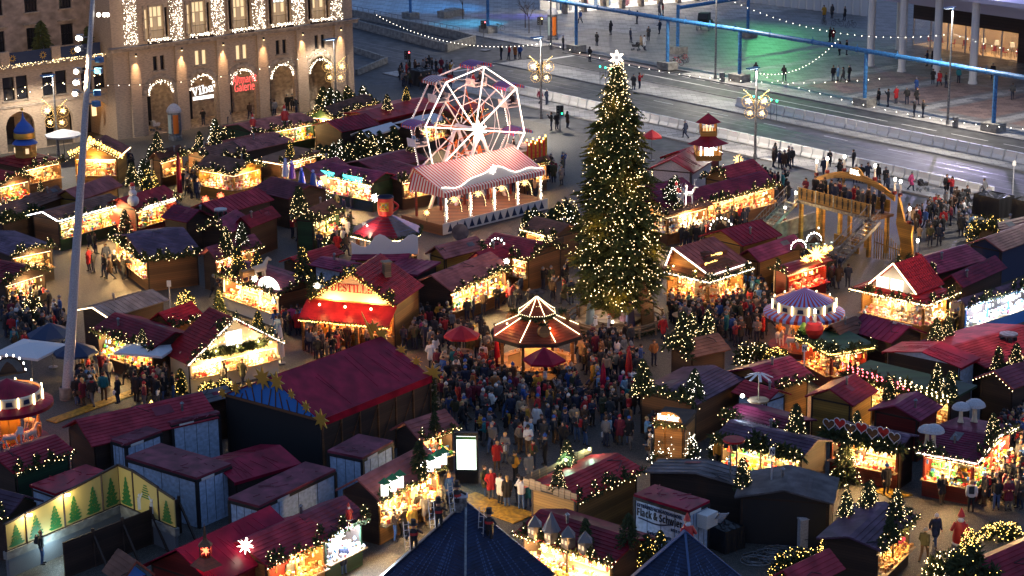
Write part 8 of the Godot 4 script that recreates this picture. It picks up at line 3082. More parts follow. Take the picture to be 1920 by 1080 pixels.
func round_column(label: String,at: Vector3,h: float,r: float) -> void:
	var o := thing("advertising_column",label,"advertising column",at)
	var b := B.new()
	b.lathe(O3,[[r*1.08,0],[r*1.08,0.4],[r,0.45],[r,h*0.82]],20)
	part(o,"drum",b,M.steel)
	b.lathe(V3(0,h*0.82,0),[[r*1.15,0],[r*1.15,0.2],[r*0.9,0.5],[r*0.5,0.75],[0,0.85]],20)
	part(o,"cap",b,M.steel_pale)
	for k in 3:
		for i in 5:
			var a := k*1.15-1.2+i*0.17
			b.quad(V3(sin(a)*r*1.02,0.7,cos(a)*r*1.02),V3(sin(a+0.17)*r*1.02,0.7,cos(a+0.17)*r*1.02),V3(sin(a+0.17)*r*1.02,h*0.76,cos(a+0.17)*r*1.02),V3(sin(a)*r*1.02,h*0.76,cos(a)*r*1.02))
		part(o,"poster",b,[M.poster_pale,M.orange,M.poster_dark][k])
	blocks.append([at0(-at),r,r])
func traffic_light(label: String,at: Vector3,h: float,lit: String) -> void:
	var o := thing("traffic_light",label,"traffic light",at)
	var b := B.new()
	b.tube(O3,V3(0,h,0),0.06,0.05,8)
	part(o,"pole",b,M.lead)
	for s in [-0.2,0.2]:
		b.box(V3(s,h-0.5,0.05),V3(0.3,0.95,0.25))
		part(o,"signal_head",b,M.black)
	for k in 3: b.ball(V3(-0.2,h-0.8+0.28*k,0.2),V3(0.08,0.08,0.04),6)
	part(o,"lens",b,M.lead)
	b.ball(V3(0.2,h-0.78 if lit == "bulb_green" else h-0.2,0.2),V3(0.085,0.085,0.05),6)
	part(o,"lit_lens",b,M[lit])
func bicycle(label: String,at: Vector3,yaw: float,fr := "black") -> void:
	var o := thing("bicycle",label,"bicycle",at,yaw)
	for s in [-0.52,0.52]:
		var b := B.new()
		var ring := []
		for k in 17: ring.append(V3(s+cos(TAU*k/16)*0.33,0.34+sin(TAU*k/16)*0.33,0))
		b.path(ring,0.022,5)
		for k in 8: b.tube(V3(s,0.34,0),ring[k*2],0.005,0.005,3,false)
		part(o,"wheel",b,M.black)
	var b := B.new()
	for e in [[-0.52,0.34,-0.15,0.82],[-0.15,0.82,0.36,0.85],[-0.02,0.3,0.36,0.85],[-0.02,0.3,-0.15,0.82],[-0.52,0.34,-0.02,0.3],[0.52,0.34,0.36,0.95]]:
		b.tube(V3(e[0],e[1],0),V3(e[2],e[3],0),0.022,0.022,5)
	part(o,"frame",b,M[fr])
	b.box(V3(-0.17,0.9,0),V3(0.26,0.06,0.14))
	part(o,"saddle",b,M.black)
	b.tube(V3(0.36,1.0,-0.28),V3(0.36,1.0,0.28),0.02)
	part(o,"handlebar",b,M.steel)
func pram(label: String,at: Vector3,yaw: float,col := "black") -> void:
	var o := thing("pram",label,"pram",at,yaw)
	var b := B.new()
	b.prism(PV([V2(-0.4,0.5),V2(0.35,0.45),V2(0.45,0.75),V2(-0.05,0.7),V2(-0.15,1.05),V2(-0.42,0.95)]),Transform3D.IDENTITY,0.42)
	part(o,"body",b,M[col])
	for q in 4:
		var c := V3(0.38*(1 if q % 2 else -1),0.14,0.22*(1 if q/2 else -1))
		b.tube(c-V3(0,0,0.02),c+V3(0,0,0.02),0.14,0.14,12)
		part(o,"wheel",b,M.lead)
	for s in [-0.2,0.2]:
		b.tube(V3(0.38,0.14,s),V3(-0.6,1.05,s),0.018,0.018,5)
		b.tube(V3(-0.38,0.14,s),V3(0.2,0.6,s),0.018,0.018,5)
	b.tube(V3(-0.6,1.05,-0.2),V3(-0.6,1.05,0.2),0.02)
	part(o,"handle",b,M.steel)
func covered_crates(label: String,at: Vector3,size: Vector3) -> void:
	var b := B.new()
	var T := T3(Basis(E1,UP,-E2),V3(0,0,0))
	var n := 7
	for i in n:
		for j in n:
			var q := []
			for e in [[0,0],[1,0],[1,1],[0,1]]:
				var u := float(i+e[0])/n
				var v := float(j+e[1])/n
				q.append(T*V3((u-0.5)*size.x,size.y*(0.9+0.13*sin(u*9+v*4)*sin(v*7.0)),(v-0.5)*size.z))
			b.quad(q[0],q[3],q[2],q[1])
	for k in 4:
		var c := [V3(-0.5,0,-0.5),V3(-0.5,0,0.5),V3(0.5,0,0.5),V3(0.5,0,-0.5)]
		for i in 6:
			var p: Vector3 = (c[k] as Vector3).lerp(c[(k+1) % 4],i/6.0)*size
			var r: Vector3 = (c[k] as Vector3).lerp(c[(k+1) % 4],(i+1)/6.0)*size
			b.quad(T*(p*(1.06+0.04*(i % 2))),T*(r*(1.06+0.04*((i+1) % 2))),T*(r+V3(0,size.y*0.97,0)),T*(p+V3(0,size.y*0.97,0)))
	solo("covered_crates",label,"covered crates",b,M.tarp_black,at)
	blocks.append([at0(-at),size.x/2,size.z/2])
func cabinet(label: String,at: Vector3,yaw: float,s := V3(0.9,1.5,0.6)) -> void:
	var o := thing("power_cabinet",label,"cabinet",at,yaw)
	var b := B.new()
	b.box(V3(0,s.y/2,0),s)
	part(o,"case",b,M.steel_pale)
	b.prism(PV([V2(-s.z*0.56,s.y),V2(s.z*0.56,s.y),V2(s.z*0.4,s.y+0.1),V2(-s.z*0.4,s.y+0.1)]),T3(Basis(UP,PI/2),O3),s.x*1.06)
	part(o,"lid",b,M.steel_pale)
	b.box(V3(0,s.y*0.6,s.z/2+0.01),V3(0.04,0.22,0.03))
	b.box(V3(0,s.y*0.3,s.z/2+0.006),V3(s.x*0.5,0.03,0.02))
	part(o,"handle",b,M.black)
func dressing() -> void:
	lantern_tower()
	pyramid_fan()
	fruit_ornament()
	# firs on the roofs: [hut,x,z,height,light]
	var spots := [["back_right_b",-0.3,0.3,1.5,"bulb","left of two small golden lit firs on the dark red hut near the street"],["back_right_b",0.6,-0.2,1.4,"bulb_gold","right of two small golden lit firs on the dark red hut near the street"],
		["net_roof",-0.8,-0.4,1.9,"bulb","lit fir at the back corner of the bulb net stall"],["arch_panels",0.5,0.7,2.3,"bulb_gold","pointed golden lit fir at the right end of the arched panel stall"],["arch_panels",-0.7,-0.5,2.0,"bulb_gold","golden lit fir at the left end of the arched panel stall"],["arch_panels",-0.4,-0.1,1.7,"bulb_gold","golden lit fir beside the carved carriage on the arched panel stall"],
		["green_counter",-0.9,-0.4,2.2,"bulb","tall lit fir at the left of the dark green stall"],["bulb_row",-0.4,0.6,1.8,"bulb","lit fir on the bulb lined stall roof, left one"],["bulb_row",0.3,0.5,1.7,"bulb_white","lit fir on the bulb lined stall roof, right one"],
		["deer_stall",-0.2,0.2,2.0,"bulb_white","white lit fir left of the deer on the deer stall"],["deer_stall",0.5,-0.4,1.9,"bulb_white","white lit fir right of the deer on the deer stall"],["cabin",-0.95,-0.9,1.6,"","unlit green fir at the left eave of the log cabin bar"],
		["fir_lane",0.2,-0.8,1.9,"bulb","lit fir at the back of the dark roofed hut near the crib"],["fir_lane",0.9,-0.6,1.8,"bulb","lit fir at the right end of the dark roofed hut near the crib"],["fir_lane",-0.9,0.2,2.1,"bulb","lit fir at the left end of the dark roofed hut near the crib"],
		["blue_roof",-0.7,0.7,1.7,"bulb_white","lit fir over the signboard doorway on the violet roof"],["blue_roof",-0.9,-0.8,1.9,"bulb","lit fir at the far left corner of the violet roof"],["red_1090",-0.92,0.2,1.2,"bulb","small lit fir on the left edge of the bright red roof"],["red_1090",0.2,-0.92,1.5,"bulb","small lit fir on the parapet of the bright red roof"],
		["dusk_1600",0.8,-0.5,1.3,"bulb","small lit fir at the top corner of the dark violet roof, lower right"],["dusk_1600",0.3,-0.85,1.4,"bulb","small lit fir on the far edge of the dark violet roof, lower right"],["dusk_1600",0.5,0.6,1.6,"bulb","lit fir beside the boards of the dark violet roof, lower right"],["dusk_1600",-0.4,0.9,1.2,"","small unlit fir on the near edge of the dark violet roof"],
		["mushroom",0.1,0.75,1.2,"bulb","round lit fir on the mushroom stall roof"],["heart_stall",-0.8,-0.2,1.5,"bulb","lit fir at the left end of the heart stall roof"],["garland_1420",0.6,0.3,1.7,"bulb","lit fir on the long fir clad stall"],["toy_1090",-0.2,0.9,1.5,"","dark unlit fir on the near end of the toy house stall"],["toy_1090",-0.7,0.3,1.4,"","dark unlit fir in the middle of the toy house stall"],
		["candle_600",0.35,0.75,1.7,"","dark fir on the golden front stall between white lanterns"],["small_790",-0.1,0.8,1.2,"","small fir on the pink hut beside the info screen"],["flat_wine",-0.6,-0.7,1.5,"bulb","lit fir on the broad wine roof behind the star ornament"],["flat_wine",-0.2,-0.8,1.3,"bulb","smaller lit fir on the broad wine roof"],["right_690",-0.5,-0.5,1.5,"bulb","left lit fir on the dark plum roof at the right edge"],["right_690",0.0,-0.3,1.3,"bulb","right lit fir on the dark plum roof at the right edge"],
		["booth_315",-0.6,-0.2,1.8,"bulb","golden lit fir on the small stall under the advertising column"],["back_umber",0.4,-0.5,1.9,"bulb","lit fir on the long brown row before the second arch"],["back_umber",-0.5,-0.4,1.6,"bulb","lower lit fir on the long brown row before the second arch"],["brown_hut",0.3,-0.8,1.5,"bulb","lit fir behind the plum gable hut at the right"],["hearth",-0.5,0.6,1.6,"bulb","lit fir at the hearth stall front, left"],["hearth",-0.8,0.9,1.5,"bulb","lit fir at the hearth stall front, right"],
		["flower",-0.85,0.6,1.0,"bulb","small lit fir among the blossoms of the flower stall"],["crib_hut",0.9,-0.6,1.4,"bulb_gold","golden lit fir behind the crib hut gable"],["orange_edge",-0.1,0.3,1.4,"bulb_gold","golden lit fir on the flat orange edged stall"],["corner_red",-0.3,-0.4,2.2,"bulb_gold","golden lit fir between the small red stall and the onion dome stall"],["behind_cyan",0.9,0.2,1.1,"bulb","lit wreath fir on the large purple brown roof"],["grey_1500",-0.2,-0.9,1.6,"bulb","lit fir behind the grey boarded gable roof"],["brown_28",0.0,0.0,0.9,"bulb","small lit fir on the plain brown roofed hut"]]
	for s in spots: fir(s[5],on(s[0],s[1],s[2],-0.05),s[3],s[4])
	# a grove along the back rows: firs in tubs,from left to right
	var rows := [[395,240,11,590,300,"behind the corner stall in front of the arches"],[596,296,12,745,262,"in the bright row above the cyan sign stall"],[600,190,7,700,182,"behind the white gate stall near the corner"],[985,420,9,1085,408,"in the bed left of the tall fir"],[238,318,3,296,300,"in the bed beside the inn stall"]]
	var ord := ["first","second","third","fourth","fifth","sixth","seventh","eighth","ninth","tenth","eleventh","twelfth"]
	for r in rows:
		for k in r[2]:
			var u: float = (k+0.5)/float(r[2])
			var p := G(lerpf(r[0],r[3],u)+rnd(-3,3),lerpf(r[1],r[4],u)+rnd(-4,4),1.6)
			p.y = 0
			fir("%s lit fir from the left %s" % [ord[k],r[5]],p,rnd(1.9,3.1),pick(["bulb","bulb","bulb_white"]))
	fir("bright golden lit cone tree standing right of the dark brown hut",G(1782,790),3.0,"bulb_gold")
	fir("small lit fir on the ground by the near chair of the square",G(340,735),1.5,"bulb_gold")
	fir("lit fir in front of the crib hut near the white parasol",G(412,752),1.3,"bulb_gold")
	fir("golden lit fir by the lane behind the crib hut",G(412,588),1.7,"bulb_gold")
	fir("lit fir beside the yellow boards in front of the heart stall",G(1583,905),2.4,"bulb")
	fir("lit fir by the dark violet roof and the yellow ramp",G(1632,950),1.5,"bulb")
	fir("lit fir in a pot before the grill house, left",G(1668,606),1.6,"")
	fir("lit fir in a pot before the grill house, middle",G(1770,612),1.6,"bulb_gold")
	fir("lit fir in a pot before the grill house, right",G(1806,628),1.5,"bulb_gold")
	fir("low fir on the navy tent ledge at the bottom, left",G(1212,1062,1.5),1.6,"bulb_gold")
	fir("low fir on the navy tent ledge at the bottom, right",G(1238,1058,1.5),1.7,"bulb_gold")
	# bushes of lights
	bush("big fir thicket full of white lights beside the signboard doorway",G(1262,862),V3(1.5,2.3,1.3),"bulb_white",330)
	bush("second lit fir thicket right of the doorway thicket",G(1368,858),V3(1.3,1.7,1.2),"bulb_white",90)
	bush("lit fir hedge before the dark seamed roof, in the middle of the lower right",G(1480,880),V3(1.6,1.4,1.0),"bulb",120)
	bush("golden lit bush with red figures at the bottom right, left clump",G(1572,1062),V3(1.2,1.7,1.0),"bulb_gold",330)
	bush("golden garland bush around the figure at the bottom right corner, left clump",G(1816,1050),V3(0.55,1.7,0.5),"bulb_gold",220)
	bush("golden garland bush along the bottom right corner, right clump",G(1878,1010),V3(1.3,0.9,0.45),"bulb_gold",240)
	bush("fir bush with white lights at the lower right edge",G(1780,1085),V3(1.4,1.4,1.2),"bulb",160)
	bush("golden lit bush at the bottom edge beside the wine red roof",G(1500,1085),V3(1.5,1.6,1.2),"bulb_gold",220)
	bush("round golden lit tree crown behind the red tiled low hut",G(350,600),V3(0.85,2.1,0.8),"bulb_gold",240)
	bush("left of two round golden lit bushes by the crib hut",G(392,742),V3(0.7,0.9,0.6),"bulb_gold",150)
	bush("right of two round golden lit bushes by the crib hut",G(422,736),V3(0.6,0.9,0.6),"bulb_gold",130)
	bush("dark fir bush with golden lights beside the red snow sign hut",G(282,372),V3(0.9,2.6,0.8),"bulb_gold",130)
	bush("lit bush at the left edge by the white wall",G(20,418),V3(1.8,1.9,1.0),"bulb",260)
	bush("dark hedge with lights in front of the blue crib figures",G(595,388),V3(1.4,2.3,1.1),"bulb_white",120)
	bush("dark hedge with lights left of the blue crib figures",G(510,372),V3(1.2,1.9,1.0),"bulb",60)
	bush("red ribboned fir bush left of the tall fir",G(1062,420),V3(1.1,2.2,1.0),"bulb",120)
	bush("fir bed with small lights below the tall fir, left",G(1020,430),V3(1.7,1.3,1.0),"bulb",130)
	bush("lit hedge right of the dark roofed hut by the crib",G(1412,680),V3(1.4,1.5,1.0),"bulb",110)
	bush("lit fir hedge by the leaning red awning below the carousel, left",G(1455,690),V3(1.0,1.4,0.9),"bulb_gold",150)
	bush("fir hedge with golden lights under the corner bar tubes",G(1546,704),V3(1.3,1.6,1.0),"bulb_gold",190)
	bush("fir clump on the small rock garden beside the red star stall",G(620,470),V3(0.8,1.2,0.7),"bulb",30)
	bush("golden garland hedge near the street at the far right",G(1850,452),V3(1.8,2.2,1.0),"bulb_gold",180)
	bush("lit fir bush left of the toy stall front",G(64,610),V3(0.9,2.3,0.8),"bulb",120)
	bush("lit fir bush at the left edge of the visitors' lane",G(22,585),V3(1.0,2.2,0.9),"bulb",110)
	# figures and stars
	snowman("white snowman with red hat on the eave of the snow sign hut",on("snow_sign",-0.9,0.7,0.0),1.0)
	snowman("pale snowman standing by the bed of the inn stall",G(222,318),1.15)
	for d in [["inner left pale mushroom on the mushroom stall",-0.75,-0.85,1.1],["outer left pale mushroom on the mushroom stall",-0.8,-0.6,1.25],["far left mushroom at the ridge of the mushroom stall",0.5,-0.6,1.1],["far right mushroom at the ridge of the mushroom stall",0.75,-0.3,1.25]]:
		mushroom(d[0],on("mushroom",d[1],d[2],-0.05),d[3])
	star_light("large yellow paper star over the red counter by the steel stair",G(1530,478,3.0),0.75,"tube_gold",0.8)
	star_light("small yellow star right of the large star by the steel stair",G(1547,468,3.0),0.4,"tube_gold",0.5)
	star_light("smallest yellow star at the right of the star group by the steel stair",G(1557,465,3.0),0.25,"tube_gold",0.4)
	star_light("yellow star low over the red counter by the steel stair",G(1510,488,2.8),0.45,"tube_gold",0.5)
	star_light("white paper star on a post at the bottom left",G(460,1023,3.2),0.42,"bulb_white",1.0)
	star_light("white star on the left of the giant mug",G(703,371,3.0),0.4,"bulb_white",1.0)
	star_light("small star below the giant mug bar eave, left",G(643,414,2.0),0.35,"star_warm",0.8)
	star_light("small star right of the giant mug bar",G(800,399,2.0),0.3,"star_warm",0.8)
	star_light("left red star on the red glowing roof",on("red_glow",-0.6,-0.5,0.3),0.36,"star_red",0.4)
	star_light("right red star on the red glowing roof",on("red_glow",0.1,-0.8,0.3),0.36,"star_red",0.4)
	star_light("white star beside the dark awning stall",G(1002,424,2.6),0.4,"bulb_white",0.8)
	star_light("star over the roof right of the lantern tower",G(1384,299,3.6),0.5,"star_warm",0.6)
	half_arch("candle arch with dark figures on the carousel roof at the left edge",G(15,700,3.6),0.95,0.5)
	half_arch("candle arch standing behind the hunting lodge bar roof",G(1352,430,2.6),0.75,0.0)
	half_arch("candle arch on the ridge of the golden front stall",on("candle_600",0.6,0.85,0.05),0.6,0.75)
	half_arch("left lit candle arch over the red counter stall",G(1497,466,2.8),0.5,0.2)
	half_arch("right lit candle arch over the red counter stall",G(1526,452,2.8),0.5,0.2)
	santa("red robed figure on the garden of the railed roof stall",on("back_wide",0.2,0.5),1.1,0.3)
	santa("seated red robed figure at the left of the railed roof stall",on("back_wide",-0.8,0.5),0.9,0.3)
	santa("red robed figure on the small blue tent at the bottom",G(1288,1025,4.3),1.1,0.4)
	santa("red robed figure in golden lights at the bottom right corner",G(1800,1020),1.3,-0.4)
	santa("upper red robed figure in the golden bush at the bottom right",G(1590,1022,1.3),1.0,-0.2)
	santa("lower red robed figure in the golden bush at the bottom right",G(1570,1040,1.0),0.9,-0.2)
	santa("red robed figure on the deer stall roof",on("deer_stall",0.2,0.0),1.0,0.3)
	santa("small red robed figure on the white front stall roof",on("white_front",0.3,0.8),0.62,0.8)
	for k in 7:
		var p := G([172,188,205,222,271,280,285][k],[808,800,796,792,782,778,772][k],2.7)
		var o := thing("glowing_figure","%s glowing candle figure from the left along the big wine red roof" % ["first","second","third","fourth","fifth","sixth","seventh"][k],"figure",p,0,"glowing figures along the roof edge")
		var b := B.new()
		b.lathe(O3,[[0.14,0],[0.12,0.35],[0.05,0.45]],8)
		part(o,"body",b,M.star_red)
		b.lathe(V3(0,0.44,0),[[0.1,0],[0.09,0.12],[0.0,0.26]],8)
		part(o,"head",b,M.tube_gold)
	for k in 6:
		var p := on("candle_600",[-0.85,-0.62,-0.4,0.5,0.72,0.92][k],1.0,0.15)
		var o := thing("house_lantern","%s white house lantern from the left over the golden front stall" % ["first","second","third","fourth","fifth","sixth"][k],"lantern",p,0,"white house lanterns")
		var b := B.new()
		b.box(V3(0,0.36,0),V3(0.34,0.62,0.34))
		part(o,"lit_box",b,M.shop_white)
		b.lathe(V3(0,0.68,0),[[0.34,0],[0.0,0.3]],4,false)
		part(o,"roof",b,M.green)
	var o2 := thing("round_disc","round pale disc standing on the brown roof with yellow gable","disc",G(863,438,3.4))
	var b := B.new()
	b.tube(V3(0,0.1,-0.05),V3(0,0.1,0.05),0.62,0.62,24)
	part(o2,"disc",b,M.roof_grey)
	b.tube(V3(0,0.1,-0.06),V3(0,0.1,-0.055),0.5,0.5,24)
	b.box(V3(0,-0.55,0),V3(0.1,0.3,0.1))
	part(o2,"backing",b,M.wood_dark)
	var edge := PV([V2(-2.35,0),V2(2.35,0)])
	for k in 15: edge.append(V2(2.35-4.7*k/14.0,1.15+0.28*sin(k*0.9+0.6)-(0.4 if k > 9 else 0.0)+rnd(-0.06,0.06)))
	b.prism(edge,T3(Basis(view.x,UP,view.x.cross(UP)),O3),0.08)
	solo("snow_board","large snow white signboard with ragged edge above the yellow hut","sign",b,M.snow,G(722,476,2.9))
	# the carriage and white panel on the arched stall
	o2 = thing("carved_horse","pale carved horse and carriage on the arched panel stall","figure",on("arch_panels",-0.55,0.1,0.0),0.7)
	b.tint(K(0.55,0.42,0.3))
	b.tube(V3(-0.5,0.7,0),V3(0.4,0.75,0),0.24,0.27,10)
	b.tube(V3(0.35,0.8,0),V3(0.7,1.35,0),0.18,0.1,8)
	b.tube(V3(0.66,1.32,0),V3(0.95,1.15,0),0.12,0.07,8)
	for q in [-0.4,0.3]:
		for z in [-0.14,0.14]: b.tube(V3(q,0.6,z),V3(q+0.05,0,z),0.08,0.05,6)
	part(o2,"horse",b,M.vertex)
	for q in 2:
		var ring := []
		for k in 13: ring.append(V3(-1.3+q*0.5+cos(TAU*k/12)*0.28,0.3+sin(TAU*k/12)*0.28,0.2))
		b.path(ring,0.04,5)
	b.box(V3(-1.05,0.6,0),V3(0.9,0.4,0.5))
	part(o2,"carriage",b,M.wood_honey)
	o2 = thing("white_panel","bright white arched light panel on the arched panel stall roof","sign",on("arch_panels",-0.85,0.62,0.0),0.0)
	var ell := PackedVector2Array()
	for k in 17: ell.append(V2(-cos(PI*k/16)*1.0,sin(PI*k/16)*0.8))
	b.prism(ell,T3(Basis(UP,-0.7),O3),0.1)
	part(o2,"panel",b,M.shop_white)
	# parasols
	parasol("large white parasol over seats in front of the crib hut",G(284,716),2.3,2.3,"snow",4,0.45,0.5)
	parasol("large white parasol beside the foot of the leaning mast",G(62,720),2.3,2.3,"snow",4,0.4,0.4)
	parasol("dark blue parasol behind the white one at the mast",G(100,690),1.5,2.3,"navy",8,0.7)
	parasol("dark blue parasol right of the mast foot",G(146,722),1.4,2.2,"navy",8,0.6)
	parasol("red parasol over a barrel table in the middle of the crowd",G(867,690),1.15,2.2,"roof_wine",8,0.6,0.2,true)
	parasol("wine red parasol over a lit barrel table before the octagon bar",G(1021,738),1.3,2.2,"tarp_wine",6,0.75,0.4,true)
	parasol("grey blue parasol before the arcade wing",G(122,300),1.7,2.4,"steel_pale",8,0.5)
	parasol("red parasol right of the tall fir by the grey gable hut",G(1222,302),1.0,2.3,"red",6,0.6)
	furled("closed wine red parasol in the crowd right of the octagon bar",G(1131,758),2.6,"tarp_wine")
	furled("closed bright red parasol near the fir thicket",G(1179,722),2.4,"red")
	furled("closed red parasol by the octagon bar's left corner",G(932,700),2.3,"tarp_wine")
	furled("closed white parasol beside the crib hut",G(528,682),2.6,"white")
	furled("closed red parasol in the lane of the red dressed visitors",G(338,372),4.0,"roof_wine")
	furled("closed wine red parasol at the cyan sign stall",G(645,372),2.5,"roof_wine")
	truss_tower("truss tower with red disc behind the drinks trailer",G(1373,986),4.6,"roof_red")
	truss_tower("truss tower with pale disc at the right edge",G(1886,722),3.2,"steel")
	truss_tower("truss tower with pale disc behind the bulb net stall",G(417,462),2.9,"steel_pale",0.5)
	ladder("aluminium ladder leaning on the long dark hut",G(1340,988),G(1357,962,3.4))
	ladder("aluminium ladder lying on the plum roof before the grill house",on("ladder_roof",-0.1,0.3,0.1),on("ladder_roof",0.6,0.7,0.1))
	sign_pole("white letter sign on a tall pole left of the yellow hut",G(1505,768),3.6)
	sign_pole("white letter sign on a tall pole beside the grey boarded roof",G(1444,1000),4.2)
	sign_pole("lamp pole with small white box at the left edge",G(48,926),3.4,"")
	sign_pole("thin pole with white box before the log cabin",G(686,500),3.0,"")
	sign_pole("thin pole with a white box by the ring roofed bar",G(321,606),2.6,"")
	sign_pole("pole with green traffic sign at the right by the road",G(1898,372),2.8,"")
	cabinet("grey blue power cabinet right of the drinks trailer",G(1424,1005),0.5,V3(0.6,1.1,0.5))
	cabinet("large grey blue power cabinet below the grey boarded roof",G(1510,1022),0.35,V3(1.0,1.5,0.7))
	cabinet("blue box behind the bright red roof bar, near one",G(1115,968),0.75,V3(1.5,1.9,0.9))
	cabinet("tall blue box behind the bright red roof bar, far one",G(1150,940),0.75,V3(0.8,2.0,0.8))
	cabinet("tan crate beside the golden cone tree",G(1815,795),0.5,V3(1.0,1.1,0.8))
	for k in 3:
		var c := G([1462,1430,1500][k],[1040,1052,1052][k],0.03)
		for q in 9:
			var ring := []
			var r := rnd(0.35,0.8)
			var d := V3(rnd(-0.7,0.7),0,rnd(-0.5,0.5))
			for i in 21: ring.append(d+V3(cos(TAU*i/20)*r,0.03+0.02*q,sin(TAU*i/20)*r*rnd(0.8,1.0)))
			b.path(ring,0.025,4)
		solo("cable_coil",["coil of dark cables in the yard at lower right, middle coil","coil of dark cables in the yard at lower right, left coil","coil of dark cables in the yard at lower right, right coil"][k],"cable",b,M.steel,c)
	sweep("chimney sweep figure astride the ridge end of the blue tent",on("sweeper",-0.12,-0.1,0.05),0.6)
	sweep("chimney sweep figure climbing the middle of the blue tent ridge",on("sweeper",-0.33,-0.31,0.05),0.4)
	sweep("chimney sweep figure with ladder on the right slope of the blue tent",on("sweeper",0.12,0.42,0.03),-0.4)
	sweep("chimney sweep figure sitting on the lower left ridge of the blue tent",on("sweeper",-0.62,-0.6,0.05),0.4)
	o2 = thing("tent_chimney","small blue chimney box on the ridge of the big blue tent","chimney",on("sweeper",-0.06,-0.06,0.05))
	b.box(V3(0,0.1,0),V3(0.55,0.7,0.45))
	part(o2,"shaft",b,M.steel)
	b.box(V3(0,0.48,0),V3(0.65,0.06,0.55))
	part(o2,"cap",b,M.steel_pale)
	for id in ["sweeper","sweeper_two"]:
		for k in 26:
			var f := k % 2
			var u := rnd(-0.9,0.9)
			var e := maxf(absf(u),rnd(0.2,0.6))
			var g := maxf(e,rnd(0.8,0.98))
			var h: Node3D = huts[id]
			var p := h.transform.affine_inverse()*(on(id,-e,u*e,0.01) if f else on(id,u*e,e,0.01))
			var q := h.transform.affine_inverse()*(on(id,-g,u*g,0.01) if f else on(id,u*g,g,0.01))
			b.bar(p,q,0.05,0.04)
		part(huts[id],"canvas_seams",b,M.canvas_seam)
		var h: Node3D = huts[id]
		var inv := h.transform.affine_inverse()
		for c in [[-1,-1],[-1,1],[1,1]]: b.bar(inv*on(id,0,0,0.05),inv*on(id,c[0],c[1],0.05),0.3 if c[1] < 0 else 0.1,0.04)
		part(h,"hip_flashing",b,M.steel if id == "sweeper" else M.canvas_seam)
	board_ramp("long yellow cable ramp across the paving below the screen",[870,930,985,972],1.7)
	board_ramp("yellow boards in front of the heart stall at lower right",[1655,915,1695,932],1.3)
	board_ramp("long yellow cable ramp behind the big wine red roof",[95,790,258,732],0.9)
	board_ramp("yellow boards by the red parasol in the crowd",[815,606,890,614],1.1)
	board_ramp("small yellow board on the paving by the flower stall",[168,663,188,659],0.7)
	board_ramp("yellow boards behind the seats under the white parasol",[300,722,325,714],0.9)
	info_screen()
	round_column("round advertising column with orange poster before the first arch",G(329,262),3.3,0.62)
	round_column("tall round advertising column with lit posters on the plaza",G(1036,76),3.9,0.6)
	traffic_light("traffic light at the crossing left of the ferris wheel",G(765,145),3.0,"bulb_red")
	traffic_light("traffic light at the far side of the crossing",G(907,78),2.6,"bulb_red")
	traffic_light("traffic light on the near pavement right of the ferris wheel",G(1050,245),2.5,"bulb_green")
	traffic_light("traffic light with a lit amber lens beside the advertising column",G(1013,76),2.9,"bulb_gold")
	for k in 5: bicycle("%s bicycle leaning at the concrete foot of the blue post" % ["first","second","third","fourth","fifth"][k],G(1256+7*k,128-3*k,0.1),rnd(0,TAU),pick(["black","red","green","blue"]))
	for k in 3: bicycle("%s parked bicycle on the green lit plaza" % ["left","middle","right"][k],G(1545+25*k,46+3*k,0.1),rnd(0,TAU))
	bicycle("green bicycle by the concrete foot at the crossing",G(935,58,0.1),0.4,"green")
	pram("black pram pushed on the plaza near the crossing",G(1192,95,0.1),2.6)
	pram("black pram beside the barrier row on the pavement",G(1730,358,0.1),0.4)
	pram("dark pram standing by the last barrier at the right",G(1818,388),0.3)
	pram("pale pram in front of the first arch",G(292,245),0.8,"white")
	pram("dark pram under the white parasol's edge",G(308,742),0.8)
	covered_crates("crates under a black sheet on the pavement at the right",G(1862,402),V3(2.6,1.7,1.9))
	covered_crates("crates under a black sheet at the right edge of the lane",G(1935,412),V3(2.6,1.7,1.9))
	covered_crates("round pile under a black sheet in the waiting crowd by the crossing",G(790,158),V3(2.4,1.7,2.0))
	covered_crates("dark generator under a cover beside the drinks trailer",G(1352,1022),V3(1.9,1.2,1.3))
	for k in 2:
		var w := thing("waste_bin",["cylindrical steel waste bin under the truss mast on the far pavement","waste bin at the foot of the round traffic sign on the plaza"][k],"waste bin",G([1791,1354][k],[238,153][k],0.1))
		b.lathe(O3,[[0.3,0],[0.3,1.0],[0.26,1.02],[0,1.02]],16)
		part(w,"drum",b,M.steel)
	# a carriage with a black hood on the green plaza
	o2 = thing("horse_carriage","black hooded carriage standing on the green lit plaza","carriage",G(1322,56,0.1),1.2)
	b.prism(PV([V2(-1.0,0.7),V2(1.1,0.7),V2(1.2,1.2),V2(0.3,1.1),V2(0.2,2.2),V2(-0.9,2.2),V2(-1.2,1.5)]),Transform3D.IDENTITY,1.3)
	part(o2,"hood",b,M.black)
	for q in 4:
		var ring := []
		for k in 17: ring.append(V3((0.9 if q % 2 else -0.8)+cos(TAU*k/16)*0.5,0.5+sin(TAU*k/16)*0.5,0.75 if q/2 else -0.75))
		b.path(ring,0.04,5)
		for k in 6: b.tube(V3(0.9 if q % 2 else -0.8,0.5,0.75 if q/2 else -0.75),ring[k*2+1],0.02,0.02,4,false)
		part(o2,"wheel",b,M.lead)
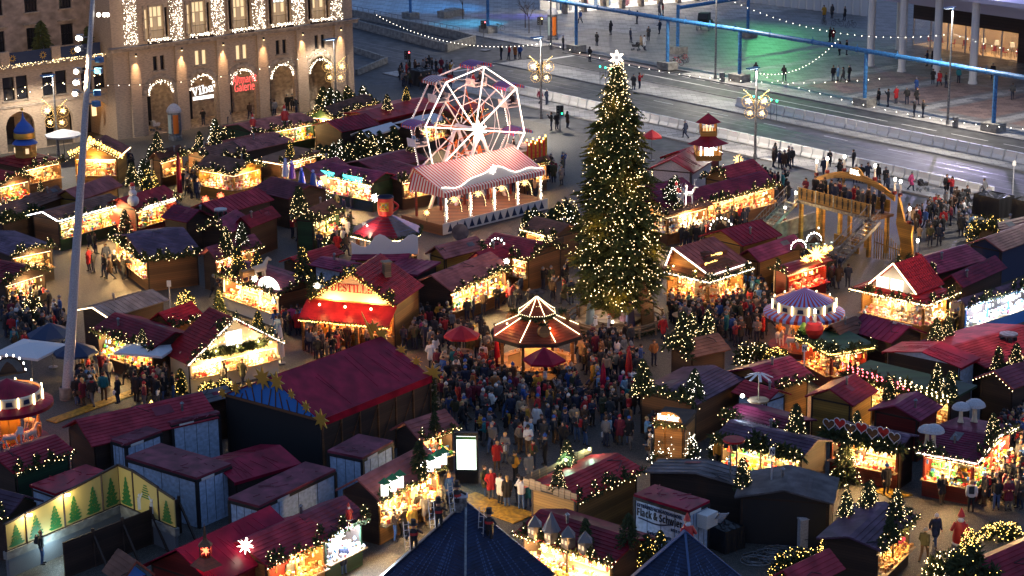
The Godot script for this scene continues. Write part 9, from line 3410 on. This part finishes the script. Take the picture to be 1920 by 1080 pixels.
	# bare young trees in front of the hall
	for k in 3:
		var tr := thing("bare_tree",["bare young tree in a planter beside the blue pipe foot","bare young tree before the bright shop windows","thin bare tree behind the advertising column"][k],"tree",G([868,985,992][k],[36,52,62][k],0.1))
		rng.seed = 40+k
		var tips := [[O3,V3(0,1.8,0),0.07]]
		for g in 4:
			var nxt := []
			for e in tips:
				b.tube(e[0],e[1],e[2],e[2]*0.7,5,false)
				for q in 3:
					var d: Vector3 = ((e[1]-e[0]) as Vector3).normalized()+V3(rnd(-0.8,0.8),rnd(-0.1,0.4),rnd(-0.8,0.8))
					nxt.append([e[1],e[1]+d.normalized()*rnd(0.5,1.0),e[2]*0.6])
			tips = nxt
		part(tr,"branches",b,M.bark)
	for p in [[835,34,1.5],[852,30,1.9]]:
		b.bx(T3(Basis(E1,UP,-E2),G(p[0],p[1])+V3(0,0.5,0)),V3(p[2],0.9,p[2]))
	solo("concrete_planter","square concrete planters around the bare tree on the west plaza","planter",b,M.concrete)
	# long benches on the plaza
	# light chains over the street and lamp posts
	street_lamp(R(13.6,-7.5),8.2,"street lamp with lit ornament right of the ferris wheel",5.0,true,70.0)
	street_lamp(R(41.0,-5.0),8.4,"street lamp with lit ornament behind the wooden lantern tower",5.1,true,70.0)
	street_lamp(R(-3.6,-20.5),7.4,"street lamp with lit ornament before the fifth arch",4.3,true,16.0)
	street_lamp(R(-3.0,-52.0),7.6,"street lamp with lit ornament beside the onion dome stall",4.0,true,40.0)
	street_lamp(R(9.8,20.2),11.5,"dark truss mast at the kerb of the green plaza",0.0,true,110.0)  # its lamp head is out of view, placed to light the road
	street_lamp(R(42.6,19.7),11.5,"dark mast at the kerb of the right plaza",0.0,true,110.0)
	street_lamp(R(-18.0,20.0),11.5,"dark mast behind the crossing at the top",0.0,true,70.0)  # lamp head out of view, placed to light the crossing
	street_lamp(R(72.0,-3.0),10.5,"street lamp beyond the right edge of the market",0.0,true,90.0)  # out of view, placed to light this end of the road
	var L := func(x: float,y: float,h: float) -> Vector3: return G(x,y)+V3(0,h,0)
	light_chain("chain of white bulbs over the crossing behind the ferris wheel",R(-26,0,5.5),R(13.6,-7.5,7.6),1.6,0.9)
	light_chain("chain of white bulbs over the tram road between the ornament lamps",R(13.6,-7.5,7.9),R(44,9.5,6.2),1.9,1.0)
	light_chain("chain of white bulbs over the tram road towards the right edge",R(41,-5,7.9),R(74,8,6.0),1.7,1.0)
	light_chain("chain of white bulbs above the blue pipe at the right",R(9.8,20.2,9.5),R(42.6,19.7,9.0),1.9,0.95)
	light_chain("chain of white bulbs from the right mast to the right edge",R(42.6,19.7,9.0),R(66,22,9.5),1.2,0.9)
	light_chain("chain of white bulbs across the platform to the right edge",R(41,-5,8.0),R(30,18,7.5),1.4,1.0)
	light_chain("chain of white bulbs before the arches of the sandstone building",R(-3.0,-52,6.9),R(-3.6,-20.5,6.6),1.5,1.1)
	light_chain("chain of white bulbs at the left edge before the arcade wing",R(-3.0,-52,6.9),R(-4.0,-68,6.5),1.0,1.1)
	for k in 9:
		var q := thing("green_signal","%s green signal light from the left along the tram platform" % ["first","second","third","fourth","fifth","sixth","seventh","eighth","ninth"][k],"signal",R(4+k*0.9 if k < 4 else 24+k*0.8,8.6,0.15),0,"green signals along the platform")
		b.tube(O3,V3(0,1.9,0),0.03,0.03,5)
		part(q,"post",b,M.lead)
		b.ball(V3(0,1.95,0),V3(0.11,0.11,0.11),6)
		part(q,"lens",b,M.bulb_green)
func who(x: float,y: float,yaw: float,place: String,coat: String,head := -1,pose := "",legs := "",carry := "",size := 1.0) -> void:
	var d := {"coat": coat,"carry": carry,"size": size}
	if head >= 0: d.head = head
	if pose: d.pose = pose
	if legs: d.legs = legs
	person(G(x,y),yaw,place,d)
func people() -> void:
	rng.seed = 2024
	var mk := "visitors of the market"
	# single people that stand out
	who(1690,1055,-0.6,"walking on the paving at lower right","pink",2,"walking","black trousers")
	who(1732,1052,2.6,"walking away at lower right","olive",3,"walking")
	who(1753,1024,0.2,"coming along the lane at lower right","dark navy",7,"walking","blue jeans")
	who(1661,928,0.4,"on the yellow boards","black",10,"standing")
	who(1820,960,2.9,"at the edge of the right crowd","white",2,"standing","black trousers","a dark backpack")
	who(1226,686,0.4,"alone on the open paving","orange brown",1,"hands in pockets","","a shoulder bag")
	who(1183,656,0.6,"before the crib fence","charcoal",3,"standing","blue jeans")
	who(1173,652,0.9,"before the crib fence","dark brown",0,"standing","","a white shopping bag")
	who(1243,640,0.5,"right of the crib fence","red",8,"walking","grey trousers")
	who(985,812,0.4,"in the dim front of the crowd","mustard yellow",0,"standing","black trousers")
	who(774,1008,0.5,"before the golden front stall","mustard yellow",5,"standing","dark jeans")
	who(757,1006,0.5,"before the golden front stall","black",3,"standing")
	who(741,1014,1.5,"before the golden front stall","dark brown",1,"raising a phone","blue jeans")
	who(722,1006,0.3,"before the golden front stall","dark navy",0,"standing","blue jeans")
	who(788,980,3.6,"looking at the golden front stall","black",0,"hands in pockets")
	who(798,984,3.6,"looking at the golden front stall","grey",5,"walking","","a shoulder bag")
	who(814,966,0.2,"child by the golden front stall","black",2,"standing","","",0.62)
	who(827,968,2.0,"by the yellow ramp","charcoal",1,"turning to a friend")
	who(843,945,0.7,"on the yellow ramp","blue",5,"standing","dark jeans")
	who(840,936,1.0,"on the yellow ramp","beige",1,"standing")
	who(921,936,0.3,"on the yellow ramp right of the screen","red",3,"hands in pockets","grey trousers")
	who(908,930,1.2,"on the yellow ramp right of the screen","olive",1,"turning to a friend","","a shoulder bag")
	who(938,946,2.4,"on the yellow ramp right of the screen","white",0,"holding a mug","black trousers")
	who(951,950,3.3,"on the yellow ramp right of the screen","black",5,"standing")
	who(630,1050,3.7,"before the dazzling white front","black",6,"standing")
	who(645,1078,3.9,"on the bright paving at the bottom","dark navy",3,"standing","blue jeans")
	who(616,1085,3.9,"on the bright paving at the bottom","dark brown",6,"standing")
	for d in [[972,945,"black"],[978,955,"white"],[990,952,"teal"],[966,905,"mustard yellow"],[992,905,"grey"],[1000,880,"olive"],[1022,872,"black"],[948,868,"grey"],[932,880,"red"]]:
		person(G(d[0],d[1]),rnd(0,6),"near the left edge of the bright red roof bar",{"coat": d[2]})
	person(G(80,1058,0.3),1.6,"on the sunk stairs at lower left",{"coat": "black","head": 1,"pose": "standing","carry": "a dark backpack"})
	who(50,668,0.5,"at the left edge before the white parasol","red",3,"raising a phone","black trousers")
	who(72,640,0.3,"child in the lane at left","light blue",2,"standing","","",0.66)
	for d in [[192,712,"wine red","raising a phone"],[205,722,"grey","walking"],[196,752,"teal","standing"],[240,722,"black","walking"],[222,756,"black","hands in pockets"]]:
		person(G(d[0],d[1]),rnd(0,6),"on the paving right of the mast foot",{"coat": d[2],"pose": d[3]})
	for d in [[170,478,"black"],[179,476,"black"],[168,508,"red"],[176,512,"charcoal"],[200,500,"dark navy"],[228,492,"grey"],[197,520,"black"],[216,512,"black"],[232,524,"charcoal"],[242,522,"black"],[250,514,"blue"],[208,525,"dark brown"]]:
		person(G(d[0],d[1]),rnd(0,6),"in the open lane right of the mast",{"coat": d[2]})
	for d in [[702,378,"pink"],[712,382,"wine red"],[724,384,"dark navy"],[690,388,"light blue"],[682,392,"charcoal"],[670,382,"black"],[660,392,"black"],[646,408,"charcoal"],[630,400,"olive"]]:
		person(G(d[0],d[1]),rnd(0,6),"in the lane before the cyan sign stall",{"coat": d[2]})
	# the plaza and the street,mostly one by one
	var street := [[940,112,"black"],[955,112,"red"],[966,111,"orange brown"],[975,112,"blue"],[1017,144,"black"],[1009,143,"charcoal"],[1056,94,"black"],[1106,116,"black"],[1119,86,"black"],[1088,44,"blue"],[1145,66,"black"],[1182,80,"dark navy"],[1195,45,"charcoal"],[1216,76,"charcoal"],[1202,93,"beige"],[1208,94,"white"],[1237,64,"dark navy"],[1236,30,"grey"],[1243,30,"red"],[1188,170,"charcoal"],[1199,168,"red"],[1285,260,"dark navy"],[1417,145,"black"],[1013,197,"wine red"],[1025,198,"dark navy"],[1034,245,"black"],[1044,243,"black"],[1064,240,"dark brown"],[1647,196,"black"],[1665,200,"charcoal"],[1680,194,"red"],[1700,196,"black"],[1718,176,"blue"],[1718,196,"black"],[1714,220,"black"],[1730,221,"black"],[1470,152,"black"],[1562,152,"black"],[1571,152,"light blue"],[1581,154,"charcoal"],[1592,153,"black"],[1574,104,"black"],[1587,103,"black"],[1738,124,"dark navy"],[1748,125,"black"],[1749,158,"black"],[1761,162,"red"],[1773,165,"black"],[1797,156,"teal"],[1861,148,"black"],[1898,187,"charcoal"],[1556,78,"black"],[1562,78,"wine red"],[1584,38,"black"],[1560,34,"charcoal"],[1545,36,"mustard yellow"],[1646,345,"black"],[1660,350,"black"],[1708,358,"pink"],[1774,367,"black"],[1784,369,"red"],[1812,388,"black"],[1845,372,"grey"],[1648,372,"charcoal"],[1664,366,"dark navy"],[1555,315,"black"],[1600,318,"black"]]
	for d in street:
		var far_side: bool = (G(d[0],d[1])-ORG).dot(E2) > 19.0
		person(G(d[0],d[1],0.1 if far_side else 0.02),rnd(0,6),"on the plaza beyond the road" if far_side else "by the road on the market side",{"coat": d[2],"group": "people on the plaza and street"})
	crowd([738,150,800,128,850,140,846,168,760,172],38,"waiting by the crossing left of the ferris wheel",{"gap": 0.5})
	for k in sellers:
		var h: Node3D = k[0]
		var ws := str(h.get_meta("label")).split(" ")
		var n := 0
		while n < ws.size()-1 and not ws[n] in ["stall","hut","bar","house","roof"]: n += 1
		person(h.transform*k[1],yaw_of(h.basis*k[2])+rnd(-0.4,0.4),"selling inside the "+" ".join(ws.slice(0,n+1)),{"carry": "","size": 1.0})
	# denser groups
	crowd([800,610,925,640,950,700,900,745,800,690],49,"in the crowd left of the octagon bar",{"face": 200.0})
	crowd([815,700,1000,720,1000,790,830,800],59,"in the crowd right of the event tent")
	crowd([850,790,1180,790,1190,845,880,862],49,"in the dim front part of the crowd")
	crowd([1000,715,1200,690,1215,790,1000,790],64,"in the crowd below the octagon bar")
	crowd([1075,655,1150,655,1200,700,1090,700],26,"between octagon bar and crib fence")
	crowd([600,622,790,610,800,660,590,655],47,"before the log cabin bar",{"face": 200.0})
	crowd([795,590,890,560,940,580,830,625],19,"before the long ribbed stall")
	crowd([560,655,640,645,690,640,600,690],13,"behind the event tent")
	crowd([930,570,1080,520,1090,570,960,600],14,"on the pale paving left of the tall fir")
	crowd([1240,570,1420,540,1450,600,1280,640],67,"at the tables before the hunting lodge bar")
	crowd([1300,600,1450,590,1440,650,1330,655],31,"right of the crib below the lodge bar")
	crowd([1400,530,1560,490,1590,540,1440,575],40,"in the lane above the carousel")
	crowd([1690,420,1800,385,1830,440,1740,475],48,"behind the candle arch by the lane")
	crowd([1420,296,1640,342,1640,356,1420,312],14,"on the pavement behind the lantern tower stall",{})
	crowd([1380,345,1470,345,1480,385,1400,420],36,"in the lane right of the lantern tower stall")
	crowd([1250,440,1400,400,1400,430,1290,470],24,"in the lane before the lantern tower stall")
	crowd([1620,590,1800,590,1810,640,1650,615],24,"before the grill house")
	crowd([1800,600,1915,570,1915,620,1830,640],12,"on the pale lit paving at the right edge")
	crowd([1830,845,1920,800,1920,960,1820,950],72,"in the crowd by the mushroom stall",{"gap": 0.5})
	crowd([1745,900,1820,885,1830,945,1760,945],13,"beside the mushroom stall front")
	crowd([5,600,120,560,125,650,10,680],43,"in the lane at the left edge")
	crowd([140,700,190,680,180,770,140,775],15,"under the dark parasol by the mast")
	crowd([245,720,330,690,330,745,260,770],18,"under the white parasol")
	crowd([330,660,500,690,510,700,420,735],19,"before the crib hut")
	crowd([395,555,500,560,520,610,430,590],19,"in the lane by the arched panel stall")
	crowd([500,590,560,580,575,625,520,640],19,"in the lane left of the log cabin bar")
	crowd([520,450,660,430,650,480,540,470],24,"in the lane below the dark green stall")
	crowd([340,340,430,330,480,345,440,370,350,375],31,"in the lane before the corner stall")
	crowd([150,310,250,310,250,335,160,340],27,"before the inn stall")
	crowd([255,400,345,395,340,425,270,430],18,"before the snow sign hut")
	crowd([985,330,1060,290,1085,330,1010,380],14,"in the lane right of the striped pavilion")
	crowd([830,395,1010,350,1010,372,850,420],13,"under the striped pavilion's edge")
	crowd([1210,830,1250,800,1260,850,1220,870],6,"by the signboard doorway")
	crowd([1340,880,1500,885,1500,900,1350,895],9,"before the long fir clad stall")
	crowd([1010,1085,1130,1075,1100,1100,1020,1100],5,"at the toy house stall front")
	crowd([280,245,330,242,640,190,640,205,400,235],12,"before the arches")
func _ready() -> void:
	rng.seed = 11
	view = Basis(Vector3.RIGHT,deg_to_rad(-16.0))*Basis(V3(0,0,1),-0.012)
	var cam := Camera3D.new()
	cam.name = "camera"
	cam.fov = 2.0*rad_to_deg(atan(540.0/FOC))
	cam.near = 1.0
	cam.far = 900.0
	add_child(cam)
	cam.transform = T3(view,V3(0,CAM_H,0))
	cam.current = true
	var sky := ProceduralSkyMaterial.new()
	sky.sky_top_color = K(0.09,0.15,0.29).linear_to_srgb()
	sky.sky_horizon_color = K(0.46,0.38,0.42).linear_to_srgb()
	sky.sky_curve = 0.1
	sky.ground_bottom_color = K(0.03,0.03,0.04).linear_to_srgb()
	sky.ground_horizon_color = K(0.2,0.18,0.22).linear_to_srgb()
	sky.sky_energy_multiplier = 1.0
	sky.ground_energy_multiplier = 1.0
	var env := Environment.new()
	env.background_mode = Environment.BG_SKY
	env.sky = Sky.new()
	env.sky.sky_material = sky
	env.background_energy_multiplier = 1.38
	env.tonemap_mode = Environment.TONE_MAPPER_LINEAR
	env.tonemap_exposure = 1.3
	env.sdfgi_enabled = true
	env.ssao_enabled = true
	env.ssil_enabled = true
	var we := WorldEnvironment.new()
	we.name = "dusk"
	we.environment = env
	add_child(we)
	materials()
	paint("print_yellow",K(0.46,0.36,0.12),0.55)
	paint("print_green",K(0.015,0.13,0.03),0.6)
	paint("granite",K(0.26,0.27,0.29),0.5,noise_tex(FastNoiseLite.TYPE_SIMPLEX,0.2,0.45,1.0,256,2),V3(1.2,1.2,1.2))
	paint("lime",K(0.25,0.45,0.04),0.35)
	paint("patch",K(0.05,0.05,0.055),0.7)
	paint("canvas_seam",K(0.035,0.075,0.18),0.6)
	paint("tarp_black",K(0.015,0.015,0.017),0.35)
	paint("poster_pale",K(0.35,0.45,0.42),0.4)
	paint("poster_dark",K(0.05,0.07,0.12),0.4)
	paint("stripe_blue",K(0.22,0.3,0.6),0.6)
	make_figures()
	make_fir_kinds()
	ground()
	sandstone_house()
	culture_hall()
	pipe_run()
	barriers()
	stalls_back()
	stalls_front()
	cabin()
	stage()
	mug_bar()
	octagon_bar()
	ferris_wheel()
	rng.seed = 5
	christmas_tree()
	rng.seed = 6
	carousel("carousel with blue, red and white striped roof before the grill house",G(1508,574,2.9)*V3(1,0,1),2.6,2.7,0.9,"red","stripe_blue",1)
	carousel("round carousel with wine red roof and candle arches at the left edge",G(15,745,2.9)*V3(1,0,1),2.5,2.7,0.8,"tarp_wine","roof_wine",2)
	arch_bridge()
	mast(G(125,748),173.0,"tall leaning grey lighting mast with floodlights at the left",[[700,420],[610,730],[1010,640],[1150,480],[330,600],[300,380]])
	mast(G(2090,760),2010.0,"second leaning lighting mast beyond the right edge",[[1430,560],[1700,560],[1290,730],[1560,760],[1780,700],[1250,420]])  # out of view, its floodlights are placed to light the right half
	printed_walls()
	upper_roofs()
	parapet()
	trailer()
	rng.seed = 7
	dressing()
	details()
	people()
	settle()
